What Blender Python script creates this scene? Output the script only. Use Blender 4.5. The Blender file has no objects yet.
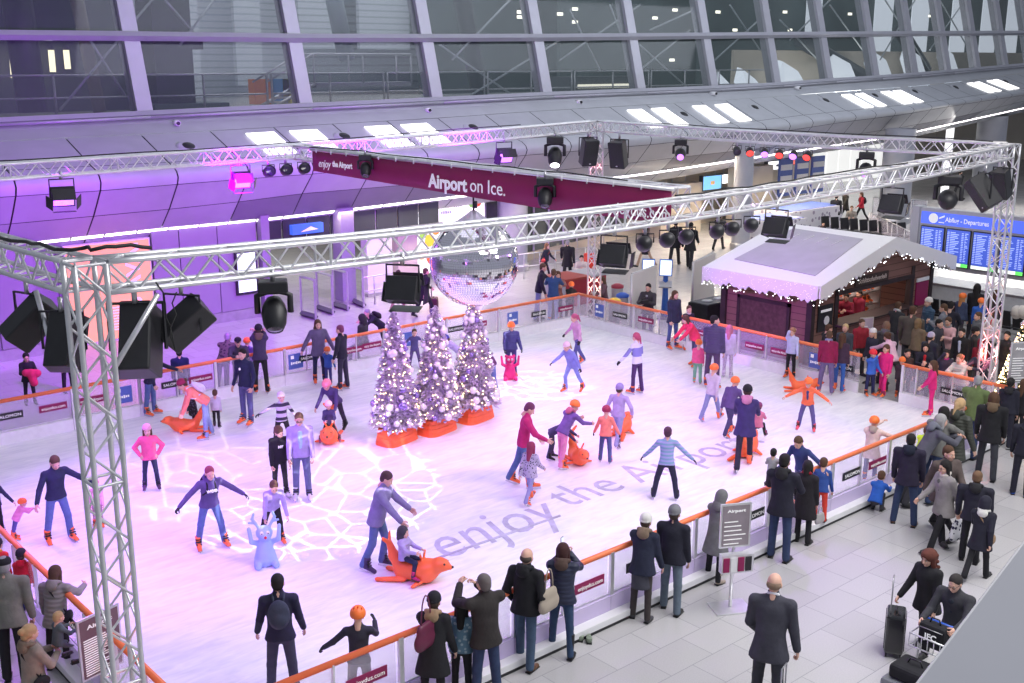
import bpy, bmesh, math, random
import numpy as np
from mathutils import Vector, Matrix
PI = math.pi
random.seed(7)
SC = bpy.context.scene
COL = SC.collection
# ------------------------------------------------------------------ camera
F = 1112.0
PITCH = math.atan2(280.0, F)
CZ = 8.3
YAW = math.radians(48.9)
cam_d = bpy.data.cameras.new('camera')
cam_d.lens = F / 1024 * 36.0
cam_d.sensor_width = 36.0
cam_d.clip_start = 0.05
cam_d.clip_end = 400
cam = bpy.data.objects.new('camera', cam_d)
COL.objects.link(cam)
cam.location = (0, 0, CZ)
cam.rotation_euler = (PI / 2 - PITCH, 0, YAW - PI / 2)
SC.camera = cam
# ------------------------------------------------------------------ world, exposure
w = bpy.data.worlds.new('world')
SC.world = w
w.use_nodes = True
w.node_tree.nodes['Background'].inputs[0].default_value = (0.78, 0.84, 1.0, 1)
w.node_tree.nodes['Background'].inputs[1].default_value = 0.24
SC.view_settings.view_transform = 'Standard'
SC.view_settings.look = 'None'
SC.view_settings.gamma = 1.0
SC.view_settings.use_curve_mapping = False
SC.view_settings.exposure = 0.5

# camera maths for turning a measured photo point into a place in the hall
_f = np.array([math.cos(YAW) * math.cos(PITCH), math.sin(YAW) * math.cos(PITCH), -math.sin(PITCH)])
_r = np.array([math.sin(YAW), -math.cos(YAW), 0.0])
_u = np.cross(_r, _f)
def ray(x, y): return _f * F + _r * (x - 512) + _u * (341.5 - y)
def gz(x, y, z=0.0):
    d = ray(x, y); return np.array([0, 0, CZ]) + d * ((z - CZ) / d[2])
def gx(x, y, X):
    d = ray(x, y); return np.array([0, 0, CZ]) + d * (X / d[0])
def gy(x, y, Y):
    d = ray(x, y); return np.array([0, 0, CZ]) + d * (Y / d[1])

# ------------------------------------------------------------------ lights
def light(kind, name, loc, target, color, energy, size=0.3, spot=60, blend=0.5, size_y=None):
    l = bpy.data.lights.new(name, kind)
    l.energy = energy; l.color = color
    if kind == 'SPOT':
        l.spot_size = math.radians(spot); l.spot_blend = blend; l.shadow_soft_size = size
    elif kind == 'AREA':
        l.shape = 'RECTANGLE'; l.size = size; l.size_y = size_y or size
    else:
        l.shadow_soft_size = size
    o = bpy.data.objects.new(name, l); COL.objects.link(o)
    o.location = loc
    o.rotation_euler = (Vector(target) - Vector(loc)).to_track_quat('-Z', 'Y').to_euler()
    return o
VIO = (0.50, 0.16, 1.0)
MAG = (0.88, 0.40, 1.0)
# large unseen fill lights, added high over the rink and the concourse
light('AREA', 'hall_fill', (15, 17, 17), (15, 17, 0), (0.84, 0.84, 1.0), 260, 14, size_y=10)
light('AREA', 'hall_fill', (15, 3, 14), (15, 4, 0), (1.0, 0.98, 0.97), 1900, 14, size_y=8)
light('AREA', 'hall_fill', (34, 14, 16), (34, 14, 0), (1.0, 0.9, 0.8), 560, 12, size_y=10)
light('AREA', 'hall_fill', (38, 25, 16), (38, 34, 6.5), (0.82, 0.87, 1.0), 1500, 40, size_y=4)
# lamps on the truss ring throwing violet and magenta on the ice
for (x, y, tx, ty, c, e, sp) in [
        (5, 11, 13, 19, VIO, 1500, 85), (24, 12, 15, 17, VIO, 2400, 85), (24, 24, 15, 18, VIO, 2400, 85),
        (6, 22.5, 9, 17, VIO, 3600, 100), (13.6, 17, 14.4, 17, MAG, 1700, 125), (15, 11.2, 17, 19, MAG, 1500, 95),
        (8, 11, 7, 14, VIO, 700, 80), (18, 23.3, 20, 19, MAG, 1200, 90), (5, 17, 8, 18, VIO, 1500, 90),
        (4.2, 13.5, 8, 21, VIO, 2200, 90)]:
    light('SPOT', 'truss_spot', (x, y, 6.05), (tx, ty, 0), c, e * (.37 if c is VIO else .28), 0.12, sp, 0.8)
light('SPOT', 'truss_spot', (16, 17.5, 6.1), (26.2, 18.7, 1.5), (.55, .12, 1.0), 2300, .12, 28, .7)  # extra violet spot, added off the truss to tint the hut wall
# two floods on the back truss wash the underside of the gallery
for (px, py) in [(61, 196), (240, 184)]:
    p = gy(px, py, 22.6)
    light('SPOT', 'flood_beam', p, (p[0] + 1.2, 31.5, 4.6), (0.40, 0.0, 1.0), 4400, 0.15, 125, 0.9)
light('SPOT', 'flood_beam', (14.5, 22.6, 6.0), (18, 31.5, 4.4), (0.40, 0.01, 1.0), 2400, 0.15, 110, 0.9)
light('SPOT', 'flood_beam', (19, 22.8, 6.0), (21, 31.0, 4.4), (0.42, 0.03, 1.0), 1900, 0.15, 100, 0.9)

# gobo lamps: their cut glass throws a cracked-ice net of white light on the rink
def gobo(loc, target, energy, scale, spot):
    o = light('SPOT', 'gobo_beam', loc, target, (1, 0.95, 1), energy, 0.0, spot, 0.1)
    l = o.data; l.use_nodes = True
    nt = l.node_tree; em = nt.nodes['Emission']
    tc = nt.nodes.new('ShaderNodeTexCoord'); sep = nt.nodes.new('ShaderNodeSeparateXYZ')
    nt.links.new(tc.outputs['Normal'], sep.inputs[0])
    dx = nt.nodes.new('ShaderNodeMath'); dx.operation = 'DIVIDE'
    dy = nt.nodes.new('ShaderNodeMath'); dy.operation = 'DIVIDE'
    for a, i in ((dx, 0), (dy, 1)):
        nt.links.new(sep.outputs[i], a.inputs[0]); nt.links.new(sep.outputs[2], a.inputs[1])
    cb = nt.nodes.new('ShaderNodeCombineXYZ')
    nt.links.new(dx.outputs[0], cb.inputs[0]); nt.links.new(dy.outputs[0], cb.inputs[1])
    v = nt.nodes.new('ShaderNodeTexVoronoi'); v.feature = 'DISTANCE_TO_EDGE'; v.inputs['Scale'].default_value = scale
    nt.links.new(cb.outputs[0], v.inputs['Vector'])
    m = nt.nodes.new('ShaderNodeMath'); m.operation = 'LESS_THAN'; m.inputs[1].default_value = 0.035
    nt.links.new(v.outputs['Distance'], m.inputs[0]); nt.links.new(m.outputs[0], em.inputs['Strength'])
    return o

# ------------------------------------------------------------------ materials
_mats = {}
def mat(name, col, rough=0.6, metal=0.0, noise=0.0, nscale=8.0, bump=0.0, bscale=40.0, emit=None, estr=0.0,
        alpha=1.0, trans=0.0, stripe=None, spec=0.5, coat=0.0):
    if name in _mats: return _mats[name]
    m = bpy.data.materials.new(name); m.use_nodes = True
    nt = m.node_tree; b = nt.nodes['Principled BSDF']
    c = (col[0], col[1], col[2], 1)
    b.inputs['Base Color'].default_value = c
    b.inputs['Roughness'].default_value = rough
    b.inputs['Metallic'].default_value = metal
    b.inputs['Specular IOR Level'].default_value = spec
    if coat: b.inputs['Coat Weight'].default_value = coat
    if emit is not None:
        b.inputs['Emission Color'].default_value = (*emit, 1); b.inputs['Emission Strength'].default_value = estr
    if alpha < 1: b.inputs['Alpha'].default_value = alpha
    if trans: b.inputs['Transmission Weight'].default_value = trans
    tc = None
    if noise or bump or stripe:
        tc = nt.nodes.new('ShaderNodeTexCoord')
    if noise:
        n = nt.nodes.new('ShaderNodeTexNoise'); n.inputs['Scale'].default_value = nscale; n.inputs['Detail'].default_value = 5
        nt.links.new(tc.outputs['Object'], n.inputs['Vector'])
        mr = nt.nodes.new('ShaderNodeMapRange')
        mr.inputs['From Min'].default_value = 0.3; mr.inputs['From Max'].default_value = 0.7
        mr.inputs['To Min'].default_value = 1 - noise; mr.inputs['To Max'].default_value = 1 + noise
        nt.links.new(n.outputs[0], mr.inputs['Value'])
        mx = nt.nodes.new('ShaderNodeMix'); mx.data_type = 'RGBA'; mx.blend_type = 'MULTIPLY'; mx.inputs[0].default_value = 1
        mx.inputs[6].default_value = c
        nt.links.new(mr.outputs[0], mx.inputs[7]); nt.links.new(mx.outputs[2], b.inputs['Base Color'])
    if stripe:
        c2, period, duty, axis = stripe
        sp = nt.nodes.new('ShaderNodeSeparateXYZ'); nt.links.new(tc.outputs['Object'], sp.inputs[0])
        md = nt.nodes.new('ShaderNodeMath'); md.operation = 'MODULO'
        ad = nt.nodes.new('ShaderNodeMath'); ad.operation = 'ADD'; ad.inputs[1].default_value = 10 * period
        nt.links.new(sp.outputs[axis], ad.inputs[0]); nt.links.new(ad.outputs[0], md.inputs[0]); md.inputs[1].default_value = period
        lt = nt.nodes.new('ShaderNodeMath'); lt.operation = 'LESS_THAN'; lt.inputs[1].default_value = period * duty
        nt.links.new(md.outputs[0], lt.inputs[0])
        mx = nt.nodes.new('ShaderNodeMix'); mx.data_type = 'RGBA'
        mx.inputs[6].default_value = c; mx.inputs[7].default_value = (*c2, 1)
        nt.links.new(lt.outputs[0], mx.inputs[0]); nt.links.new(mx.outputs[2], b.inputs['Base Color'])
    if bump:
        n = nt.nodes.new('ShaderNodeTexNoise'); n.inputs['Scale'].default_value = bscale; n.inputs['Detail'].default_value = 3
        nt.links.new(tc.outputs['Object'], n.inputs['Vector'])
        bp = nt.nodes.new('ShaderNodeBump'); bp.inputs['Strength'].default_value = bump; bp.inputs['Distance'].default_value = 0.02
        nt.links.new(n.outputs[0], bp.inputs['Height']); nt.links.new(bp.outputs[0], b.inputs['Normal'])
    _mats[name] = m
    return m
def voro(name, c1, c2, scale, thr=0.35, rough=0.8):
    if name in _mats: return _mats[name]
    m = mat(name, c1, rough); nt = m.node_tree; b = nt.nodes['Principled BSDF']
    tc = nt.nodes.new('ShaderNodeTexCoord'); v = nt.nodes.new('ShaderNodeTexVoronoi'); v.inputs['Scale'].default_value = scale
    nt.links.new(tc.outputs['Object'], v.inputs['Vector'])
    lt = nt.nodes.new('ShaderNodeMath'); lt.operation = 'LESS_THAN'; lt.inputs[1].default_value = thr
    nt.links.new(v.outputs['Distance'], lt.inputs[0])
    mx = nt.nodes.new('ShaderNodeMix'); mx.data_type = 'RGBA'; mx.inputs[6].default_value = (*c1, 1); mx.inputs[7].default_value = (*c2, 1)
    nt.links.new(lt.outputs[0], mx.inputs[0]); nt.links.new(mx.outputs[2], b.inputs['Base Color'])
    return m
M = dict(
    alu=mat('aluminium', (0.78, 0.78, 0.8), 0.38, 0.75, noise=0.08, nscale=6),
    steel=mat('brushed steel', (0.55, 0.55, 0.58), 0.35, 0.8, noise=0.08, nscale=10),
    black=mat('black paint', (0.018, 0.018, 0.022), 0.45, noise=0.15, nscale=9),
    dark=mat('dark cloth', (0.012, 0.012, 0.016), 0.9, noise=0.2, nscale=7),
    grille=mat('speaker grille', (0.03, 0.032, 0.035), 0.7, bump=0.6, bscale=160),
    cable=mat('cable rubber', (0.02, 0.02, 0.02), 0.6, noise=0.1),
    white=mat('white paint', (0.82, 0.82, 0.84), 0.5, noise=0.03, nscale=3),
    grey=mat('grey panel', (0.4, 0.41, 0.44), 0.55, noise=0.05, nscale=3),
    dgrey=mat('dark grey panel', (0.1, 0.105, 0.12), 0.5, noise=0.06, nscale=3),
    orange=mat('orange plastic', (1.0, 0.17, 0.05), 0.45, noise=0.05, nscale=5),
    rail=mat('orange rail', (0.95, 0.22, 0.08), 0.35, noise=0.06, nscale=4),
    maroon=mat('maroon print', (0.28, 0.01, 0.09), 0.55, noise=0.06, nscale=2),
    wtext=mat('white lettering', (0.95, 0.95, 0.95), 0.6, emit=(1, 1, 1), estr=0.12),
    blue=mat('blue print', (0.1, 0.16, 0.5), 0.5, noise=0.05),
    wood=mat('hut timber', (0.16, 0.085, 0.05), 0.75, noise=0.5, nscale=2.2, bump=0.3, bscale=12),
    snow=mat('snow fleece', (0.85, 0.85, 0.88), 0.9, bump=0.5, bscale=14),
    blade=mat('skate steel', (0.7, 0.7, 0.75), 0.25, 0.9),
    lampv=mat('violet lamp glass', (0.25, 0.08, 0.5), 0.3, emit=(0.55, 0.2, 1.0), estr=1.7),
    lampw=mat('white lamp glass', (1, 1, 1), 0.3, emit=(1, 0.97, 1.0), estr=8),
    lampr=mat('red lamp glass', (.4, .02, .02), 0.3, emit=(1, 0.06, 0.05), estr=1.3),
    lens=mat('dark lens', (0.03, 0.02, 0.05), 0.08, coat=0.5),
    warm=mat('fairy light', (1, 0.8, 0.5), 0.3, emit=(1, 0.72, 0.35), estr=5),
    cool=mat('icicle light', (1, 1, 1), 0.3, emit=(0.95, 0.97, 1), estr=4),
    tube=mat('strip lamp', (1, 1, 1), 0.3, emit=(1, 0.93, 0.95), estr=2.6),
)

NW = ['first', 'second', 'third', 'fourth', 'fifth', 'sixth', 'seventh', 'eighth', 'ninth', 'tenth', 'eleventh', 'twelfth', 'thirteenth', 'fourteenth', 'fifteenth', 'sixteenth',
      'seventeenth', 'eighteenth', 'nineteenth', 'twentieth', 'twenty-first', 'twenty-second', 'twenty-third', 'twenty-fourth']
# ------------------------------------------------------------------ mesh helpers
class MB:
    def __init__(s): s.v = []; s.f = []; s.mi = []; s.sm = []
    def add(s, vs, fs, mi=0, smooth=False):
        n = len(s.v); s.v.extend([tuple(map(float, p)) for p in vs])
        for f in fs: s.f.append([i + n for i in f]); s.mi.append(mi); s.sm.append(smooth)
        return s
    def box(s, c, d, rot=None, mi=0):
        x, y, z = d[0] / 2, d[1] / 2, d[2] / 2
        vs = [Vector((a, b, e)) for a in (-x, x) for b in (-y, y) for e in (-z, z)]
        if rot is not None: vs = [rot @ p for p in vs]
        c = Vector([float(q) for q in c])
        return s.add([p + c for p in vs], [(0, 1, 3, 2), (4, 6, 7, 5), (0, 4, 5, 1), (2, 3, 7, 6), (0, 2, 6, 4), (1, 5, 7, 3)], mi)
    def bbox(s, x0, x1, y0, y1, z0, z1, mi=0): return s.box(((x0 + x1) / 2, (y0 + y1) / 2, (z0 + z1) / 2), (abs(x1 - x0), abs(y1 - y0), abs(z1 - z0)), mi=mi)
    def tube(s, pts, r, n=8, mi=0, cap=True, smooth=True):
        P = [Vector([float(q) for q in p]) for p in pts]; m = len(P)
        R = r if isinstance(r, (list, tuple)) else [r] * m
        vs = []; prev = None
        for i, p in enumerate(P):
            t = (P[min(i + 1, m - 1)] - P[max(i - 1, 0)])
            t = t.normalized() if t.length > 1e-9 else Vector((0, 0, 1))
            if prev is None:
                a = t.orthogonal().normalized()
            else:
                a = prev - t * prev.dot(t); a = a.normalized() if a.length > 1e-6 else t.orthogonal().normalized()
            prev = a; b = t.cross(a)
            for k in range(n):
                q = 2 * PI * k / n + (PI / 4 if n == 4 else 0)
                vs.append(p + (a * math.cos(q) + b * math.sin(q)) * R[i])
        fs = [(i * n + k, i * n + (k + 1) % n, (i + 1) * n + (k + 1) % n, (i + 1) * n + k) for i in range(m - 1) for k in range(n)]
        s.add(vs, fs, mi, smooth)
        if cap:
            n0 = len(s.v) - len(vs)
            s.f.append([n0 + k for k in range(n)][::-1]); s.mi.append(mi); s.sm.append(False)
            s.f.append([n0 + (m - 1) * n + k for k in range(n)]); s.mi.append(mi); s.sm.append(False)
        return s
    def lathe(s, prof, n=16, c=(0, 0, 0), mi=0, rot=None, sx=1, sy=1):
        vs = []
        for (r, z) in prof:
            for k in range(n):
                q = 2 * PI * k / n; p = Vector((r * math.cos(q) * sx, r * math.sin(q) * sy, z))
                if rot is not None: p = rot @ p
                vs.append(p + Vector([float(q_) for q_ in c]))
        m = len(prof)
        s.add(vs, [(i * n + k, i * n + (k + 1) % n, (i + 1) * n + (k + 1) % n, (i + 1) * n + k) for i in range(m - 1) for k in range(n)], mi, True)
        return s
    def sph(s, c, r, n=10, mi=0, sc=(1, 1, 1)):
        h = max(4, n // 2 + 1)
        vs = []; 
        for i in range(h + 1):
            t = PI * i / h
            for k in range(n):
                q = 2 * PI * k / n
                vs.append((c[0] + r * sc[0] * math.sin(t) * math.cos(q), c[1] + r * sc[1] * math.sin(t) * math.sin(q), c[2] + r * sc[2] * math.cos(t)))
        return s.add(vs, [(i * n + k, (i + 1) * n + k, (i + 1) * n + (k + 1) % n, i * n + (k + 1) % n) for i in range(h) for k in range(n)], mi, True)
    def prism(s, poly, n, mi=0):
        n = Vector([float(q) for q in n]); k = len(poly)
        a = [Vector([float(q) for q in p]) for p in poly]
        s.add(a + [p + n for p in a], [list(range(k))[::-1], [i + k for i in range(k)]] + [(i, (i + 1) % k, (i + 1) % k + k, i + k) for i in range(k)], mi)
        return s
    def build(s, name, mats, parent=None, loc=None, bevel=0):
        me = bpy.data.meshes.new(name); me.from_pydata(s.v, [], s.f)
        if not isinstance(mats, (list, tuple)): mats = [mats]
        for m_ in mats: me.materials.append(m_)
        me.polygons.foreach_set('material_index', s.mi); me.polygons.foreach_set('use_smooth', s.sm)
        me.update()
        if s.v and len(s.f) < 60000 and not getattr(s, 'keep', False):
            bm = bmesh.new(); bm.from_mesh(me); bmesh.ops.recalc_face_normals(bm, faces=bm.faces); bm.to_mesh(me); bm.free()
        o = bpy.data.objects.new(name, me); COL.objects.link(o)
        if parent is not None: o.parent = parent
        if loc is not None: o.location = loc
        if bevel:
            b = o.modifiers.new('bevel', 'BEVEL'); b.width = bevel; b.segments = 2; b.limit_method = 'ANGLE'
        return o
def centre(o):
    """moves a lone mesh's origin to the middle of its foot"""
    me = o.data; n = len(me.vertices); a = np.empty(n * 3); me.vertices.foreach_get('co', a); a = a.reshape(-1, 3)
    c = np.array([(a[:, 0].min() + a[:, 0].max()) / 2, (a[:, 1].min() + a[:, 1].max()) / 2, a[:, 2].min()])
    me.vertices.foreach_set('co', (a - c).ravel()); me.update(); o.location = Vector(c) + o.location
    return o
def tag(o, label, cat, group=None):
    o['label'] = label; o['category'] = cat
    if group: o['group'] = group
    return o
def struct(o): o['kind'] = 'structure'; return o
def empty(name, loc=(0, 0, 0), rz=0, label=None, cat=None, group=None):
    o = bpy.data.objects.new(name, None); COL.objects.link(o); o.location = Vector([float(q) for q in loc]); o.rotation_euler = (0, 0, rz)
    o.empty_display_size = 0.1
    if label: tag(o, label, cat, group)
    return o
def text(body, size, m, origin, xdir, ydir, parent=None, name='lettering', bold=0.0, ext=0.002, align='CENTER', fit=None, shear=0.0):
    cu = bpy.data.curves.new(name, 'FONT'); cu.body = body; cu.size = size; cu.extrude = ext; cu.offset = bold
    cu.align_x = align; cu.align_y = 'CENTER'; cu.shear = shear; cu.resolution_u = 3
    t = bpy.data.objects.new(name, cu); COL.objects.link(t)
    bpy.context.view_layer.update()
    me = bpy.data.meshes.new_from_object(t.evaluated_get(bpy.context.evaluated_depsgraph_get()))
    COL.objects.unlink(t); bpy.data.objects.remove(t); 
    me.materials.clear(); me.materials.append(m)
    X = Vector(xdir).normalized(); Y = Vector(ydir); Y = (Y - X * Y.dot(X)).normalized(); Z = X.cross(Y)
    mm = Matrix((( X.x, Y.x, Z.x, origin[0]), (X.y, Y.y, Z.y, origin[1]), (X.z, Y.z, Z.z, origin[2]), (0, 0, 0, 1)))
    if fit and len(me.vertices):
        xs = [v.co.x for v in me.vertices]; k = fit / max(1e-6, max(xs) - min(xs)); me.transform(Matrix.Scale(k, 4, (1, 0, 0)))
    me.transform(mm)
    o = bpy.data.objects.new(name, me); COL.objects.link(o)
    if parent is not None: o.parent = parent; o.matrix_parent_inverse = parent.matrix_basis.inverted()
    return o
def wpar(o, parent):
    """parents a mesh whose vertices are already in hall coordinates"""
    o.parent = parent; o.matrix_parent_inverse = parent.matrix_basis.inverted(); return o
# ================================================================== the setting
ICE = 0.12
XL, XR, YF, YB = 4.65, 24.5, 10.75, 24.85
def tile_floor():
    m = bpy.data.materials.new('stone floor'); m.use_nodes = True
    nt = m.node_tree; b = nt.nodes['Principled BSDF']
    tc = nt.nodes.new('ShaderNodeTexCoord')
    br = nt.nodes.new('ShaderNodeTexBrick'); br.offset = 0.5
    br.inputs['Color1'].default_value = (0.47, 0.46, 0.47, 1); br.inputs['Color2'].default_value = (0.53, 0.52, 0.53, 1)
    br.inputs['Mortar'].default_value = (0.32, 0.32, 0.34, 1); br.inputs['Scale'].default_value = 1.0
    br.inputs['Mortar Size'].default_value = 0.006; br.inputs['Brick Width'].default_value = 0.9; br.inputs['Row Height'].default_value = 0.6
    nt.links.new(tc.outputs['Object'], br.inputs['Vector'])
    n = nt.nodes.new('ShaderNodeTexNoise'); n.inputs['Scale'].default_value = 60; n.inputs['Detail'].default_value = 6
    nt.links.new(tc.outputs['Object'], n.inputs['Vector'])
    mr = nt.nodes.new('ShaderNodeMapRange'); mr.inputs['To Min'].default_value = 0.8; mr.inputs['To Max'].default_value = 1.2
    nt.links.new(n.outputs[0], mr.inputs['Value'])
    mx = nt.nodes.new('ShaderNodeMix'); mx.data_type = 'RGBA'; mx.blend_type = 'MULTIPLY'; mx.inputs[0].default_value = 1
    nt.links.new(br.outputs[0], mx.inputs[6]); nt.links.new(mr.outputs[0], mx.inputs[7]); nt.links.new(mx.outputs[2], b.inputs['Base Color'])
    b.inputs['Roughness'].default_value = 0.22; b.inputs['Specular IOR Level'].default_value = 0.45
    return m
floor = struct(MB().add([(-15, -10, 0), (130, -10, 0), (130, 75, 0), (-15, 75, 0)], [(0, 1, 2, 3)]).build('floor', tile_floor()))
# --- the ice
def ice_mat():
    m = bpy.data.materials.new('skated ice'); m.use_nodes = True
    nt = m.node_tree; b = nt.nodes['Principled BSDF']
    tc = nt.nodes.new('ShaderNodeTexCoord')
    def noise(sc, stretch, rot, det=4):
        mp = nt.nodes.new('ShaderNodeMapping'); mp.inputs['Scale'].default_value = (stretch, 1, 1); mp.inputs['Rotation'].default_value = (0, 0, rot)
        nt.links.new(tc.outputs['Object'], mp.inputs[0])
        n = nt.nodes.new('ShaderNodeTexNoise'); n.inputs['Scale'].default_value = sc; n.inputs['Detail'].default_value = det
        n.inputs['Distortion'].default_value = 1.2
        nt.links.new(mp.outputs[0], n.inputs['Vector']); return n
    a, c, d = noise(5, 0.25, 0.5), noise(7, 0.2, -0.7), noise(0.5, 1, 0)
    ad = nt.nodes.new('ShaderNodeMath'); ad.operation = 'ADD'; nt.links.new(a.outputs[0], ad.inputs[0]); nt.links.new(c.outputs[0], ad.inputs[1])
    a2 = nt.nodes.new('ShaderNodeMath'); a2.operation = 'ADD'; nt.links.new(ad.outputs[0], a2.inputs[0]); nt.links.new(d.outputs[0], a2.inputs[1])
    mr = nt.nodes.new('ShaderNodeMapRange'); mr.inputs['From Min'].default_value = 1.0; mr.inputs['From Max'].default_value = 1.75
    nt.links.new(a2.outputs[0], mr.inputs['Value'])
    cr = nt.nodes.new('ShaderNodeMix'); cr.data_type = 'RGBA'; cr.inputs[6].default_value = (0.70, 0.71, 0.78, 1); cr.inputs[7].default_value = (0.92, 0.92, 0.95, 1)
    nt.links.new(mr.outputs[0], cr.inputs[0]); nt.links.new(cr.outputs[2], b.inputs['Base Color'])
    b.inputs['Roughness'].default_value = 0.45
    bp = nt.nodes.new('ShaderNodeBump'); bp.inputs['Strength'].default_value = 0.25; bp.inputs['Distance'].default_value = 0.02
    nt.links.new(ad.outputs[0], bp.inputs['Height']); nt.links.new(bp.outputs[0], b.inputs['Normal'])
    return m
rink = tag(MB().bbox(XL - .02, XR + .02, YF - .02, YB + .02, 0.0, ICE).build('ice_rink', ice_mat()), 'wide white ice rink scored by skates and washed in violet light', 'ice rink')
m_ice_ink = mat('grey ink under ice', (0.50, 0.47, 0.62), 0.6, noise=0.2, nscale=5)
def itext(body, size, p0, p1, bold=0.0, shear=0.0):
    a = gz(*p0, ICE); b_ = gz(*p1, ICE); d = b_ - a; L = np.linalg.norm(d); n = (-d[1], d[0], 0)
    c = (a + b_) / 2
    text(body, size, m_ice_ink, (c[0], c[1], ICE + 0.002), d, n, rink, 'ice_lettering', bold, 0.001, fit=L, shear=shear)
itext('enjoy', 1.7, (424, 551), (548, 509), 0.0, 0.35)
itext('the Airport.', 1.35, (556, 500), (752, 437))
a, b_ = gz(430, 561, ICE), gz(560, 516, ICE)
wpar(MB().tube([(a[0], a[1], ICE), (b_[0], b_[1], ICE)], 0.03, 4).build('underline_stroke', m_ice_ink), rink)
# --- ledge around the rink
def ledge(name, x0, x1, y0, y1, lab):
    t = empty(name, ((x0 + x1) / 2, (y0 + y1) / 2, 0), 0, lab, 'ledge')
    wpar(MB().bbox(x0, x1, y0, y1, 0.05, 0.16).build('step', M['white'], bevel=0.01), t)
    wpar(MB().bbox(x0 + .01, x1 - .01, y0 + .01, y1 - .01, 0.0, 0.05).build('plinth', M['black']), t)
ledge('rink_ledge', XL - .25, XR + .25, YF - .24, YF - .03, 'low white step running along the near side of the rink')
ledge('rink_ledge', XL - .25, XL - .03, YF - .0, YB, 'low white step running along the left side of the rink')
# --- barriers
m_glass = mat('clear barrier sheet', (0.75, 0.7, 0.85), 0.06, alpha=0.22, spec=0.6)
m_kick2 = mat('glow tinted kick board', (0.72, 0.62, 0.88), 0.3, alpha=0.75)  # lilac tint stands for the rink's violet glow showing through
m_kick = mat('white kick board', (0.85, 0.85, 0.88), 0.4, noise=0.04)
ORD = ['first', 'second', 'third', 'fourth', 'fifth', 'sixth', 'seventh', 'eighth', 'ninth', 'tenth', 'eleventh', 'twelfth']
def sign(par, body, c, xd, w_, h_, mt, size=None, name='sign'):
    X = Vector(xd).normalized(); n = Vector((0, 0, 1)).cross(X)
    c = Vector([float(q) for q in c]); p = [c + X * (sx * w_ / 2) + Vector((0, 0, sz * h_ / 2)) for sx, sz in ((-1, -1), (1, -1), (1, 1), (-1, 1))]
    s = wpar(MB().prism(p, n * 0.012).build(name, mt), par)
    if body:
        X2 = X; out = X2.cross(Vector((0, 0, 1)))
        t = text(body, size or h_ * 0.6, M['wtext'], c + out * 0.016, X2, (0, 0, 1), None, 'sign_lettering', fit=w_ * 0.84 if len(body) > 3 else None)
        t.parent = s; t.matrix_parent_inverse = s.matrix_parent_inverse.copy() if False else (par.matrix_basis @ s.matrix_parent_inverse @ s.matrix_basis).inverted()
    return s
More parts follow.
